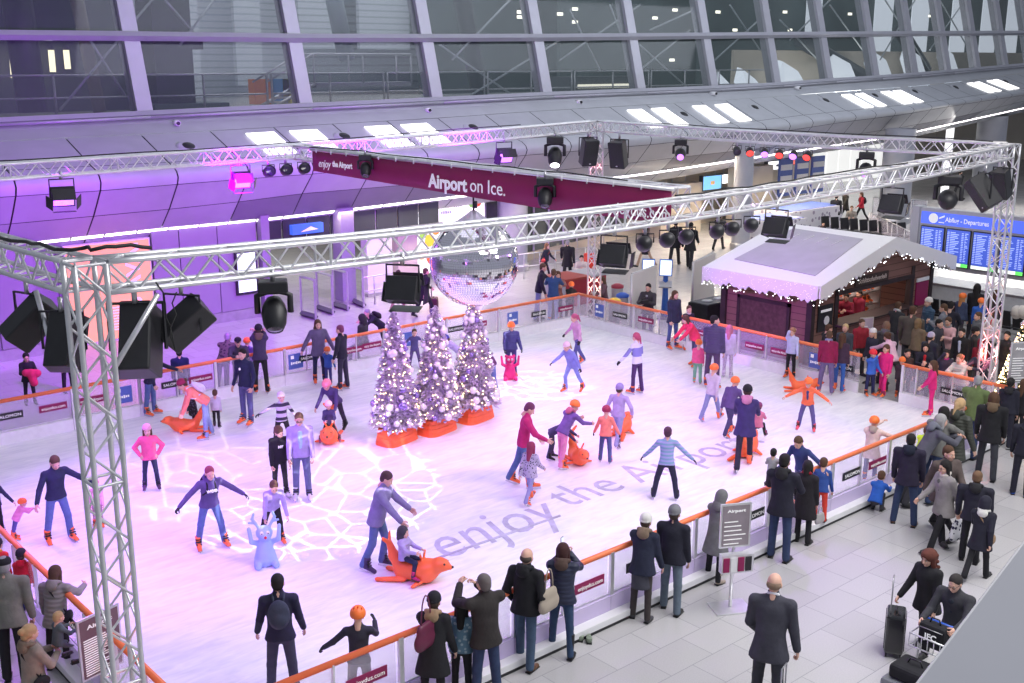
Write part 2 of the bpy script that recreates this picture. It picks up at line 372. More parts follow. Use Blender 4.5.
def barrier(side, a, b, posts, signs, openings=(), face=1):
    """a->b along the ice edge; face: normal side the signs look to"""
    A = Vector((*a, 0)); B = Vector((*b, 0)); D = (B - A); L = D.length; X = D.normalized(); out = X.cross(Vector((0, 0, 1)))
    edges = sorted([0.0] + [p for p in posts if 0 < p < L] + [L])
    for i in range(len(edges) - 1):
        s0, s1 = edges[i], edges[i + 1]
        if any(o0 - .05 <= s0 and s1 <= o1 + .05 for o0, o1 in openings): continue
        mid = A + X * (s0 + s1) / 2
        sg = [(min(max(q[0], s0 + .36), s1 - .36) if s1 - s0 > .8 else (s0 + s1) / 2, q[1], q[2]) for q in signs if s0 <= q[0] < s1]
        desc = {'m': 'web strip', 'a': 'maroon Airport strip', 'b': 'blue sign', 'k': 'black strip'}
        ex = (' with '+ ' and '.join(list(dict.fromkeys(desc[q[1]] for q in sg))[:2])) if sg else ' without a sign'
        nth = {'near': 'from the left', 'left': 'from the back', 'back': 'from the left', 'right': 'from the far corner'}[side]
        t = empty('barrier_panel', mid, 0, ('barrier panel%s, %s side, %s %s' % (ex, side, ORD[i], nth)).replace('strip and maroon', 'and maroon'), 'barrier', 'clear barrier panels around the rink')
        m1 = MB(); m1.prism([A + X * (s0 + .03) + Vector((0, 0, .38)), A + X * (s1 - .03) + Vector((0, 0, .38)), A + X * (s1 - .03) + Vector((0, 0, 1.06)), A + X * (s0 + .03) + Vector((0, 0, 1.06))], out * 0.012)
        wpar(m1.build('glass_panel', m_glass), t)
        m2 = MB(); m2.prism([A + X * s + out * .03 + Vector((0, 0, z)) for s, z in ((s0 + .005, .0), (s1 - .005, .0), (s1 - .005, .40), (s0 + .005, .40))], out * 0.04)
        wpar(m2.build('kick_board', m_kick if side in ('back', 'right') else m_kick2), t)
        m3 = MB().box(A + X * (s0 + s1) / 2 + Vector((0, 0, .41)), (s1 - s0 - .02, .035, .035), rot=Matrix.Rotation(math.atan2(X.y, X.x), 3, 'Z'))
        wpar(m3.build('lower_rail', M['alu']), t)
        for ps, nm in ((s0, 'post'), ((s0 + s1) / 2, 'slim_post')):
            wd = .07 if nm == 'post' else .025
            m4 = MB().box(A + X * (ps + (wd / 2 + .005 if nm == 'post' else 0)) + out * .03 * face + Vector((0, 0, .6)), (wd, .05, 1.0), rot=Matrix.Rotation(math.atan2(X.y, X.x), 3, 'Z'))
            wpar(m4.build(nm, M['alu']), t)
        for (s_, k, hz) in sg:
            cc = A + X * s_ + out * 0.04 * face + Vector((0, 0, hz))
            xd = X if face == 1 else -X
            if k == 'm': sign(t, 'enjoydus.com', cc, xd, .62, .16, M['maroon'])
            if k == 'a': sign(t, 'enjoy the Airport', cc, xd, .62, .16, M['maroon'])
            if k == 'k': sign(t, 'SALOMON', cc, xd, .6, .16, M['black'])
            if k == 'b':
                s5 = sign(t, '', cc, xd, .42, .4, M['blue'], size=.1); lm = MB(); xv = Vector(xd).normalized(); o3 = xv.cross(Vector((0, 0, 1))) * .018; rt3 = Matrix.Rotation(math.atan2(xv.y, xv.x), 3, 'Z')
                for j, dx_ in enumerate((-.14, -.09, -.04, .01, .06, .11)): lm.box(cc + xv * dx_ + o3 + Vector((0, 0, -.04)), (.035, .004, .05 if j % 3 else .075), rot=rt3)
                lm.box(cc - xv * .11 + o3 + Vector((0, 0, .12)), (.09, .004, .09), rot=rt3); l3 = lm.build('sign_marks', M['wtext']); l3.parent = s5
    # rail
    segs = []; cur = 0.0
    for o0, o1 in sorted(openings): segs.append((cur, o0)); cur = o1
    segs.append((cur, L))
    for s0, s1 in segs:
        if s1 - s0 < .1: continue
        p, q = A + X * s0 + Vector((0, 0, 1.1)), A + X * s1 + Vector((0, 0, 1.1))
        o = centre(MB().tube([p, q], 0.045, 10).build('hand_rail', M['rail']))
        extra = '' if len(segs) == 1 else (' before the entrance' if s0 > .1 else ' beside the timber hut')
        tag(o, 'round orange hand rail on top of the %s side rink barrier%s' % (side, extra), 'hand rail')
def pos_on(axis, px, py, z, fixed):
    return (gy(px, py, fixed)[0] if axis == 'x' else gx(px, py, fixed)[1])
# near side, outward normal -Y when going +X
near_posts = [7.4 + 1.96 * k - XL for k in range(-1, 9)]
barrier('near', (XL, YF), (XR, YF), near_posts, [
    (gy(365, 668, YF)[0] - XL, 'm', .72), (gy(588, 579, YF)[0] - XL, 'm', .72), (gy(627, 565, YF)[0] - XL + .25, 'k', .72),
    (gy(757, 513, YF)[0] - XL, 'k', .72), (gy(850, 473, YF)[0] - XL, 'k', .72), (gy(884, 458, YF)[0] - XL, 'm', .72)])
# left side: going from back to near makes the outward normal -X
LL = YB - YF
barrier('left', (XL, YB), (XL, YF), [1.96 * k for k in range(1, 8)], [(YB - 15.0, 'k', .72), (YB - 13.2, 'k', .72), (YB - 17, 'k', .72)])
# back side seen from inside the rink: signs look at -Y
bx = lambda px, py: gy(px, py, YB)[0] - XL
barrier('back', (XL, YB), (XR, YB), [bx(x_, 0) for x_ in (30, 104, 188, 264, 313, 372, 440, 496)] + [], [
    (bx(8, 412), 'k', .75), (bx(52, 401), 'm', .75), (bx(90, 392), 'a', .75), (bx(136, 386), 'b', .72), (bx(172, 376), 'k', .75),
    (bx(212, 370), 'm', .75), (bx(283, 357), 'b', .72), (bx(308, 350), 'k', .75), (bx(352, 343), 'm', .72), (bx(375, 337), 'a', .75), (bx(405, 333), 'b', .72),
    (bx(454, 325), 'k', .75), (bx(478, 322), 'm', .75), (bx(512, 311), 'b', .72), (bx(538, 305), 'k', .72), (bx(565, 300), 'm', .72)], face=1)
# right side seen from inside: signs look at -X ; opening = the gate on to the ice
ry = lambda px, py: YB - gx(px, 293 + .2166 * (px - 584), XR)[1]
barrier('right', (XR, YB), (XR, YF), [ry(x_, 300) for x_ in (634, 688, 739, 798, 862, 903, 934)] + [ry(975, 0)], [
    (ry(601, 309), 'b', .72), (ry(621, 313), 'k', .72), (ry(647, 318), 'm', .75), (ry(691, 330), 'm', .75), (ry(756, 344), 'm', .72),
    (ry(782, 350), 'a', .72), (ry(818, 356), 'b', .7), (ry(845, 366), 'k', .7), (ry(955, 397), 'k', .7)], openings=[(ry(862, 353) - .001, ry(903, 362) + .001)], face=1)

# ================================================================== gallery front
GS = 34.9
def prof(pts, Y, xs):
    px = [p[0] for p in pts]; py = [p[1] for p in pts]
    return [gy(x, float(np.interp(x, px, py)) if x >= px[0] and x <= px[-1] else
               (py[0] + (py[1] - py[0]) / (px[1] - px[0]) * (x - px[0]) if x < px[0] else py[-1] + (py[-1] - py[-2]) / (px[-1] - px[-2]) * (x - px[-1])), Y) for x in xs]
# panel joints run at right angles to the front, so every row is sampled at the same X
XG = [6.2 + 1.72 * k * (1 + 0.0) for k in range(0, 58)]
def row(pts, Y):
    """height of a traced edge as a function of X for a fixed Y"""
    xs = list(range(-160, 1101, 20)); P = prof(pts, Y, xs)
    X_ = [p[0] for p in P]; Z_ = [p[2] for p in P]
    return lambda X: float(np.interp(X, X_, Z_))
R_sill = row([(0, 126), (130, 119.5), (260, 112.5), (430, 104), (545, 98), (640, 94), (713, 91), (776, 87.5), (830, 83), (876, 80), (915, 77), (948, 74), (980, 71), (1024, 67)], GS)
R_p1 = row([(0, 141), (66, 137.6), (180, 132.5), (274, 127), (438, 118), (528, 111.5), (607, 107), (731, 99.5), (782, 96), (826, 92.5), (917, 86), (973, 80), (1024, 72.7)], 33.9)
R_n1 = row([(0, 171), (180, 162), (430, 146), (600, 133), (750, 122), (777, 118.5), (801, 115.4), (845, 111), (899, 105.6), (931, 102), (969, 96.5), (1024, 88.5)], 32.0)
R_n2 = row([(0, 197), (86, 191.7), (162, 185.4), (227, 180), (292, 175.6), (495, 157.7), (587, 150), (662, 143.5), (710, 138), (785, 131), (850, 121), (908, 114), (945, 107), (1024, 95)], 31.5)
R_s1 = row([(0, 224.6), (77, 217.5), (153, 210.5), (215, 204.6), (313, 192), (394, 186), (630, 163), (710, 153.5), (765, 148), (903, 127), (962, 116), (1024, 101)], 32.2)
R_l = row([(0, 247), (43, 242), (145, 231), (260, 220), (330, 212), (466, 195.5), (645, 174), (770, 155), (891, 137), (1024, 108)], 33.0)
R_b = row([(0, 262), (150, 245), (201, 238), (261, 231), (330, 224.6), (417, 212), (470, 204.5), (560, 193), (651, 182), (710, 171.5), (770, 160.5), (891, 142), (1024, 112)], 33.6)
m_pan = mat('pale gallery panel', (0.40, 0.41, 0.44), 0.5, noise=0.05, nscale=1.5)
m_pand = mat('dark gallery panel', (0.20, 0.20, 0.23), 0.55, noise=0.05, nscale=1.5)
m_gap = mat('panel joint shadow gap', (0.05, 0.05, 0.06), 0.8)
XA, XB = -6.0, 118.0
def lerp(a, b, t): return a + (b - a) * t
def section(X):
    """profile points (Y, z) from the glass sill out over the nose and back under to the wall"""
    s, p1, n1, n2, s1, l, b = R_sill(X), R_p1(X), R_n1(X), R_n2(X), R_s1(X), R_l(X), R_b(X)
    return s, p1, n1, n2, s1, l, b
def panel_band(name, fa, fb, x0, x1, mt, n=1, gap=0.03, parent=None):
    pass
gal = empty('trim_1', (20, 34, 0)); struct(gal)
def quadstrip(mb, X0, X1, fpts, mi=0, smooth=False):
    a, b = fpts(X0), fpts(X1); n = len(a)
    vs = [(X0, y, z) for y, z in a] + [(X1, y, z) for y, z in b]
    mb.add(vs, [(i, i + 1, n + i + 1, n + i) for i in range(n - 1)], mi, smooth)
def f_top(X): return [(GS, R_sill(X)), (GS - .12, R_sill(X) - .02), (GS - .35, lerp(R_sill(X), R_p1(X), .35)), (33.9, R_p1(X) + .0)]
def f_slope(X): return [(33.88, R_p1(X) - .01), (32.02, R_n1(X) + .01)]
def f_nose(X):
    a, b = R_n1(X), R_n2(X); return [(32.0, a), (31.72, lerp(a, b, .14)), (31.5, lerp(a, b, .38)), (31.42, lerp(a, b, .65)), (31.5, b)]
def f_sof1(X): return [(31.52, R_n2(X) - .02), (32.2, R_s1(X))]
def f_sof2(X): return [(32.22, R_s1(X) - .02), (32.9, R_l(X) + .06)]
def f_curl(X): return [(33.02, R_l(X) - .05), (33.3, lerp(R_l(X), R_b(X), .55)), (33.6, R_b(X)), (34.6, R_b(X) + .05)]
def f_curl2(X): return f_curl(X)[:3] + [(39.0, R_b(X) + .05)]
# panel joints: measured where the joints cross the row below the sill, X spacing about 1.75 m
JX = []
x_ = 10.6 - 1.72 * 9
top = MB(); xx = XA
while xx < XB: quadstrip(top, xx, xx + 3, f_top); xx += 3
wpar(top.build('ledge', m_pan), gal)
joint_px = [65, 133, 211, 274, 333, 386, 438, 485, 528, 571, 607]
JX = [gy(x, y, 33.9)[0] for x, y in [(65, 137), (141, 134), (210, 131), (274, 126), (333, 122), (387, 120), (438, 117), (485, 114), (528, 111), (568, 109), (607, 107)]]
sp = 2.31
JX = [JX[0] - sp * k for k in range(8, 0, -1)] + [JX[0] + sp * k for k in range(0, 12)]
while JX[-1] < 110: JX.append(JX[-1] + 1.84)
g = 0.022
sl, sd, no, s1m, s2m, s2d, cu = MB(), MB(), MB(), MB(), MB(), MB(), MB()
for i in range(len(JX) - 1):
    a, b = JX[i] + g, JX[i + 1] - g
    quadstrip(sl, a, b, f_slope); quadstrip(no, a, b, f_nose, smooth=True)
    quadstrip(s1m, a, b, f_sof1)
    k = (i - 8) 
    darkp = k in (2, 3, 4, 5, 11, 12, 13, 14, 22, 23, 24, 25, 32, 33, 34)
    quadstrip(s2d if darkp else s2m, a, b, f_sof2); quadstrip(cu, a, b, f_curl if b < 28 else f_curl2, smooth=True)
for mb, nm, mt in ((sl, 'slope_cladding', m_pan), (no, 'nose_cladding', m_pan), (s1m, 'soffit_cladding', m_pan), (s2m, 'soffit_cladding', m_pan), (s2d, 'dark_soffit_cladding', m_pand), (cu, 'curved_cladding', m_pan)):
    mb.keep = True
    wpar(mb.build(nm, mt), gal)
bk = MB()
def f_back(X): return [(33.95, R_p1(X) - .05), (32.1, R_n1(X) - .04), (31.6, lerp(R_n1(X), R_n2(X), .5)), (31.6, R_n2(X) + .03), (32.3, R_s1(X) + .02), (33.1, R_l(X) + .02), (33.7, R_b(X) + .04), (34.7, R_b(X) + .1)]
xx = XA
while xx < XB: quadstrip(bk, xx, xx + 3, f_back); xx += 3
bk.keep = True
wpar(bk.build('joint_backing', m_gap), gal)
# the strip lamp in its slot
i = 0; n_strip = 0
xx = JX[3]
while xx < 100:
    z0, z1 = R_l(xx), R_l(xx + .96)
    if True:
        o = MB().add([(xx, 32.9, z0 + .05), (xx + .96, 32.9, z1 + .05), (xx + .96, 33.02, z1 - .05), (xx, 33.02, z0 - .05)], [(0, 1, 2, 3)]).build('strip_lamp', M['tube'])
        centre(o); tag(o, 'slim white strip lamp set in the curved underside of the gallery', 'strip light', 'strip lamps under the gallery'); n_strip += 1
    xx += 1.01
# recessed panel lamps and loudspeakers in the sloping band
m_plamp = mat('skylight lamp', (1, 1, 1), 0.4, emit=(1, 0.99, 0.97), estr=1.25, stripe=((0.8, 0.8, 0.8), 0.12, 0.3, 0))
def slope_pt(px, py):
    """point of the sloping band hit by a photo point"""
    d = ray(px, py); best = None
    for k in range(400):
        Y = 31.9 + 2.1 * k / 399; t = Y / d[1]; X = d[0] * t; z = CZ + d[2] * t
        zz = lerp(R_n1(X), R_p1(X), (Y - 32.0) / 1.9)
        e = abs(z - zz)
        if best is None or e < best[0]: best = (e, np.array([X, Y, zz]))
    return best[1]
lamp_px = [(242, 272, 132, 0), (285, 314, 129, 0), (360, 388, 125, 0), (397, 425, 123.5, 0), (624, 640, 109.5, 0), (648, 663, 108, 0),
           (690, 704, 106, 0), (711, 725, 103.5, 0), (837, 847, 93.6, 0), (851, 860, 92.5, 0), (875, 885, 90, 0), (887, 896, 89, 0), (960, 967, 81.5, 0), (969, 975, 81, 0), (981, 987, 79.5, 0), (988, 994, 79, 0)]
for k, (a, b, y0, y1) in enumerate(lamp_px):
    X0 = slope_pt(a, y0)[0]; X1 = slope_pt(b, y0)[0]
    ps = []
    for X, t in ((X0, .78), (X1, .78), (X1, .02), (X0, .02)):
        ps.append((X, 32.0 + 1.9 * t - .02, lerp(R_n1(X), R_p1(X), t) + .03))
    t_ = empty('ceiling_lamp', ps[0], 0, 'white lamp %s of sixteen counted from the left in the sloping grey band' % ['one', 'two', 'three', 'four', 'five', 'six', 'seven', 'eight', 'nine', 'ten', 'eleven', 'twelve', 'thirteen', 'fourteen', 'fifteen', 'sixteen'][k], 'ceiling lamp', 'square lamps in the sloping band')
    wpar(MB().prism(ps, (0, -.02, .03)).build('diffuser', m_plamp), t_)
for kk, (px, py) in enumerate([(187, 147), (343, 137), (472, 128), (683, 115), (754, 108), (825, 101), (874, 96), (914, 92), (955, 88), (1005, 82)]):
    p = slope_pt(px, py); t_ = empty('ceiling_speaker', p, 0, 'round black loudspeaker let into the sloping grey band, %s from the left' % NW[kk], 'loudspeaker', 'round loudspeakers in the sloping band')
    rot = Vector((0, -.55, 1)).to_track_quat('Z', 'Y').to_matrix()
    wpar(MB().lathe([(0.0, .05), (.2, .05), (.3, .03), (.34, 0)], 16, p, rot=rot).build('ring', m_pan), t_)
    wpar(MB().lathe([(0.0, .09), (.13, .09), (.2, .05)], 14, p + np.array([.05, 0, 0]), rot=rot).build('cone', M['black']), t_)
for kk, (px, py) in enumerate([(176, 123), (427, 110), (578, 102), (713, 93.5), (797, 88)]):
    p = gy(px, py, 34.45); t_ = empty('security_camera', p, 0, 'small white security camera below the windows, %s from the left' % NW[kk], 'camera', 'security cameras on the ledge')
    wpar(MB().tube([p + np.array([-.02, -.2, 0]), p + np.array([0, .15, .0])], .09, 10).build('housing', M['white']), t_)
    wpar(MB().tube([p + np.array([-.02, -.24, 0]), p + np.array([-.02, -.19, 0])], .06, 10).build('lens', M['black']), t_)
    wpar(MB().tube([p, p + np.array([0, .3, -.1])], .03, 6).build('bracket', M['steel']), t_)

# ================================================================== glass front above
TILT = .3
def wall_pt(X, z): return (X, GS + .1 + (z - R_sill(X)) * TILT * .9, z)
ZT = 13.5
m_frame = mat('lilac grey frame', (0.42, 0.42, 0.47), 0.4, 0.2, noise=0.04, nscale=2)
m_pane = mat('tinted facade glass', (0.10, 0.13, 0.13), 0.05, alpha=0.3, spec=0.5)
wxp = [(-15, 127), (146, 117), (307, 110), (438, 103), (548, 98), (642, 94), (715, 90.5), (778, 87), (830.5, 83), (877, 80), (916, 77), (949, 74)]
WX = [gy(x, y, GS + .1)[0] for x, y in wxp]
stp = 3.7
while WX[-1] < 112: WX.append(WX[-1] + stp)
WX = [WX[0] - 5.6] + WX
R_tr = row([(0, 35), (130, 36), (260, 38), (430, 38), (545, 37.5), (640, 36.5), (776, 35), (876, 34), (1024, 33)], GS + .8)
glz = empty('window_1', (20, 35, 6.5)); struct(glz)
def shift(p, d): return (p[0], p[1] + d, p[2])
for X in WX:
    p, q = wall_pt(X, R_sill(X)), wall_pt(X, ZT)
    wd = .26
    m_ = MB().prism([(X - wd, p[1] - .05, p[2]), (X + wd, p[1] - .05, p[2]), (X + wd, q[1] - .05, q[2]), (X - wd, q[1] - .05, q[2])], (0, .5, -.1))
    wpar(m_.build('window_mullion', m_frame), glz)
for i in range(len(WX) - 1):
    X0, X1 = WX[i], WX[i + 1]
    def trz(X): return R_tr(X)
    a, b = wall_pt(X0, trz(X0)), wall_pt(X1, trz(X1))
    wpar(MB().tube([shift(a, -.12), shift(b, -.12)], .15, 4, smooth=False).build('window_transom', m_frame), glz)
    c, d = wall_pt(X0, R_sill(X0) + .12), wall_pt(X1, R_sill(X1) + .12)
    wpar(MB().tube([shift(c, -.1), shift(d, -.1)], .13, 4, smooth=False).build('window_sill', m_frame), glz)
    wpar(MB().tube([(X0, GS - .25, R_sill(X0) + .05), (X1, GS - .25, R_sill(X1) + .05)], .05, 6).build('sill_pipe', m_frame), glz)
    for (lo0, lo1, hi0, hi1) in ((R_sill(X0), R_sill(X1), trz(X0), trz(X1)), (trz(X0), trz(X1), ZT, ZT)):
        P = [wall_pt(X0 + .2, lo0), wall_pt(X1 - .2, lo1), wall_pt(X1 - .2, hi1), wall_pt(X0 + .2, hi0)]
        wpar(MB().prism([shift(p, .1) for p in P], (0, .02, 0)).build('pane', m_pane), glz)
# ================================================================== walls under the gallery
m_wall = mat('lilac grey wall panel', (0.30, 0.29, 0.33), 0.5, noise=0.05, nscale=1.2)
m_skirt = mat('metal skirting', (0.5, 0.5, 0.52), 0.3, 0.6, noise=0.1, nscale=5)
m_dglass = mat('dark shop glass', (0.05, 0.06, 0.06), 0.12, noise=0.2, nscale=0.6)
m_cream = mat('cream wall', (0.62, 0.55, 0.45), 0.6, noise=0.05, nscale=1)
m_whitewall = mat('white wall', (0.75, 0.74, 0.72), 0.5, noise=0.04, nscale=1)
m_col = mat('round column paint', (0.36, 0.37, 0.42), 0.35, noise=0.05, nscale=1.5)
# far-left wall, in wide panels with joints and a metal skirting
def wall(name, x0, x1, Y, zt, mt, joints=(), skirt=True, hj=None):
    t = empty(name, ((x0 + x1) / 2, Y, 0)); struct(t)
    ed = [x0] + [j for j in joints if x0 < j < x1] + [x1]
    for a, b in zip(ed, ed[1:]):
        wpar(MB().bbox(a + .015, b - .015, Y, Y + .12, .34 if skirt else 0, zt).build('wall_panel', mt), t)
        if skirt: wpar(MB().bbox(a, b, Y - .04, Y + .1, 0, .33).build('skirting', m_skirt), t)
    wpar(MB().bbox(x0, x1, Y + .13, Y + .2, 0, zt).build('wall_back', m_gap), t)
    return t
wall('wall_left', -8, 10.3, 32.6, 3.3, m_wall, (1, 5.4, 7.9, 9.2))
wall('wall_back', 14.0, 17.6, 33.0, 3.4, m_wall, (14.9, 16.2))
wall('wall_corner', 10.3, 14.0, 33.4, 3.4, m_wall, (11.2,), skirt=False)
# backlit peach poster wall
m_peach = mat('backlit peach print', (.8, 0.3, 0.14), 0.5, emit=(1.0, 0.44, 0.2), estr=0.5)
t = empty('poster_wall', (12.6, 33.1, 0), 0, 'tall glowing peach poster wall with sideways white script, behind the left truss tower', 'poster')
wpar(MB().bbox(11.3, 13.95, 33.0, 33.2, .0, 3.05).build('frame', M['alu']), t)
wpar(MB().bbox(11.35, 13.9, 32.96, 33.0, .05, 3.0).build('poster_face', m_peach), t)
text('Zo AVAI', .62, M['wtext'], (13.35, 32.95, 1.7), (0, 0, 1), (-1, 0, 0), t, 'poster_lettering', bold=0.01, fit=2.5)
for k in range(9):
    wpar(MB().bbox(12.6, 13.7 - .1 * (k % 3), 32.945, 32.955, .32 + k * .085, .35 + k * .085).build('text_line', M['wtext']), t)
# screen on the wall
t = empty('wall_screen', (17.0, 32.9, 0.9), 0, 'tall lit white screen in a black frame on the violet wall', 'screen')
wpar(MB().bbox(16.72, 17.5, 32.88, 32.97, .85, 2.3).build('frame', M['black'], bevel=.01), t)
wpar(MB().bbox(16.79, 17.43, 32.86, 32.88, .93, 2.22).build('display', mat('lit display', (.8, .9, .95), .3, emit=(.75, .9, .95), estr=.8, stripe=((.6, .7, .75), .16, .2, 2))), t)
tag(centre(MB().bbox(15.3, 15.38, 32.95, 32.99, 1.5, 1.62).build('wall_switch', M['white'])), 'small white switch plate on the violet wall', 'switch')
# entrance into the bright hall behind
def column(x, y, r, h, lab, m=None):
    t = empty('round_column', (x, y, 0), 0, lab, 'column')
    wpar(MB().lathe([(r + .06, 0), (r + .06, .25), (r, .3)], 20, (x, y, 0)).build('base', m_skirt), t)
    wpar(MB().lathe([(r, .3), (r, h)], 20, (x, y, 0)).build('shaft', m or m_col), t)
def pier(x, y, w_, d_, h, lab, m=None):
    t = empty('pier', (x, y, 0), 0, lab, 'pier')
    wpar(MB().bbox(x - w_ / 2, x + w_ / 2, y - d_ / 2, y + d_ / 2, .12, h).build('shaft', m or m_wall, bevel=.01), t)
    wpar(MB().bbox(x - w_ / 2 - .02, x + w_ / 2 + .02, y - d_ / 2 - .02, y + d_ / 2 + .02, 0, .12).build('base', m_skirt), t)
pier(17.8, 32.9, .3, .3, 3.4, 'square grey pier at the left of the bright entrance')
pier(20.9, 32.9, .55, .55, 3.4, 'wide violet lit pier in the middle of the bright entrance', mat('pier paint', (.3, .28, .36), .4, noise=.05))
pier(22.6, 33.4, 1.1, .4, 3.4, 'broad white pier right of the entrance gates', m_whitewall)
pier(24.0, 33.6, .9, .4, 3.4, 'pale grey pier between the white pier and the fruit poster', m_cream)
column(29.6, 33.9, .62, 3.9, 'round violet column behind the mirror ball')
pc = gz(740, 249, 0); column(pc[0], pc[1], .42, 5.2, 'tall round grey column behind the hut roof')
pc = gz(893, 222, 0); column(pc[0], pc[1], .8, 4.9, 'round column left of the bright glass hall, far right')
pc = gz(985, 195, 0); column(pc[0], pc[1], .9, 5.0, 'round column by the right truss corner, furthest right')
# header band over the entrance with dark panes
t = empty('entrance_header', (21, 33.2, 2.4), 0, 'dark glazed header over the bright entrance with lit blue signs', 'header')
for k in range(8):
    x0 = 17.7 + k * .95
    wpar(MB().bbox(x0, x0 + .88, 33.1, 33.16, 2.45, 3.3).build('header_pane', m_dglass), t)
wpar(MB().bbox(17.6, 25.4, 33.05, 33.2, 2.36, 2.45).build('header_beam', M['steel']), t)
t2 = empty('direction_sign', (19.4, 33.0, 2.6), 0, 'blue lit airline sign above the entrance', 'sign')
wpar(MB().bbox(18.9, 20.1, 32.9, 33.12, 2.62, 2.95).build('sign_box', mat('lit blue sign', (.05, .12, .5), .4, emit=(.05, .15, .7), estr=.6)), t2)
wpar(MB().add([(19.2, 32.89, 2.7), (19.9, 32.89, 2.74), (19.6, 32.89, 2.86)], [(0, 1, 2)]).build('sign_arrow', M['wtext']), t2)
# back hall behind the entrance
wall('wall_hall', 17.0, 34.0, 46.0, 5.0, m_whitewall, (20, 23, 26, 29), skirt=False)
wpar(MB().bbox(13, 40, 33.9, 46.5, 3.9, 4.0).build('ceiling', m_whitewall), gal)
light('AREA', 'hall_light', (22, 39, 3.8), (22, 39, 0), (1, 0.99, 0.95), 200, 8, size_y=8)
light('AREA', 'soffit_light', (25, 32.6, 3.3), (25, 31, 0), (1, 0.85, 0.68), 200, 10, size_y=.4)
light('AREA', 'soffit_light', (42, 32.6, 3.9), (42, 31, 0), (1, 0.82, 0.6), 700, 14, size_y=.4)
light('AREA', 'soffit_light', (62, 33.5, 5), (60, 33, 0), (1, 0.95, 0.88), 900, 14, size_y=2)
# row of security gates
for k, (a, b) in enumerate([((302, 316), (316, 320)), ((318, 310), (333, 315)), ((334, 307), (348, 311)), ((350, 302), (364, 308))]):
    p, q = gz(*a), gz(*b)
    t = empty('entrance_gate', (p + q) / 2, 0, ['first from the left', 'second from the left', 'third from the left', 'last on the right'][k].join(['slim steel gate frame, ', ' of the four before the entrance']), 'gate', 'slim gate frames before the entrance')
    for s_ in (p, q): wpar(MB().tube([s_, s_ + np.array([0, 0, 1.35])], .04, 4, smooth=False).build('upright', M['steel']), t)
    wpar(MB().tube([p + np.array([0, 0, 1.35]), q + np.array([0, 0, 1.35])], .045, 4, smooth=False).build('top_bar', M['steel']), t)
    wpar(MB().tube([p + np.array([0, 0, .1]), q + np.array([0, 0, .1])], .1, 4, smooth=False).build('foot_bar', M['dgrey']), t)
# steel queue rail before the shops
def fence_rail(name, a, b, lab, h=1.0, n=6, glass=False, cat='railing'):
    p, q = np.array([*a, 0.]), np.array([*b, 0.])
    t = empty(name, (p + q) / 2, 0, lab, cat)
    for k in range(n + 1):
        s_ = p + (q - p) * k / n; wpar(MB().tube([s_, s_ + np.array([0, 0, h])], .025, 6).build('upright', M['steel']), t)
    for z in ((h, .5) if not glass else (h,)): wpar(MB().tube([p + np.array([0, 0, z]), q + np.array([0, 0, z])], .025, 6).build('rail_bar', M['steel']), t)
    if glass:
        n_ = Vector((q - p)[:3]).cross(Vector((0, 0, 1))).normalized() * .015
        wpar(MB().prism([p + np.array([0, 0, .08]), q + np.array([0, 0, .08]), q + np.array([0, 0, h - .04]), p + np.array([0, 0, h - .04])], n_).build('glass_panel', m_glass), t)
a, b = gz(363, 306), gz(398, 300); fence_rail('queue_rail', a[:2], b[:2], 'low steel rail right of the entrance gates', n=3)
a, b = gz(508, 281), gz(585, 272); fence_rail('queue_rail', a[:2], b[:2], 'long low steel rail before the dark shop windows', n=5)
# big backlit poster with fruit
t = empty('fruit_poster', (26.3, 34.2, 0), 0, 'large white backlit poster with colourful fruit left of the mirror ball', 'poster')
wpar(MB().bbox(24.45, 28.4, 34.2, 34.4, .3, 3.35).build('frame', M['steel']), t)
wpar(MB().bbox(24.5, 28.35, 34.17, 34.2, .35, 3.3).build('poster_face', mat('lit white print', (.95, .93, .95), .4, emit=(1, .97, 1), estr=.75)), t)
for c_, x0, z0, r_ in [((.9, .3, .05), 25.9, 2.0, .22), ((.9, .6, .05), 25.6, 1.6, .25), ((.3, .6, .1), 25.3, 1.9, .2), ((.9, .15, .05), 25.7, .95, .3), ((.95, .4, .05), 26.2, .8, .28), ((.4, .65, .1), 26.0, 1.3, .25),
                      ((.85, .1, .05), 28.0, 2.9, .2), ((.3, .6, .15), 27.7, 2.85, .16), ((.9, .5, .1), 25.2, 1.1, .22), ((.25, .5, .1), 26.5, 1.1, .2)]:
    wpar(MB().tube([(x0, 34.165, z0), (x0, 34.172, z0)], r_, 14).build('printed_fruit', mat('print %d%d%d' % tuple(int(q * 100) for q in c_), c_, .5, emit=c_, estr=.4)), t)
for k in range(2):
    for j in range(22 - 5 * k): wpar(MB().bbox(24.9 + j * .105, 24.97 + j * .105, 34.16, 34.168, 2.78 - k * .22, 2.88 - k * .22 + .02 * (j % 3)).build('poster_lettering', m_ice_ink), t) if j % 6 != 5 else None
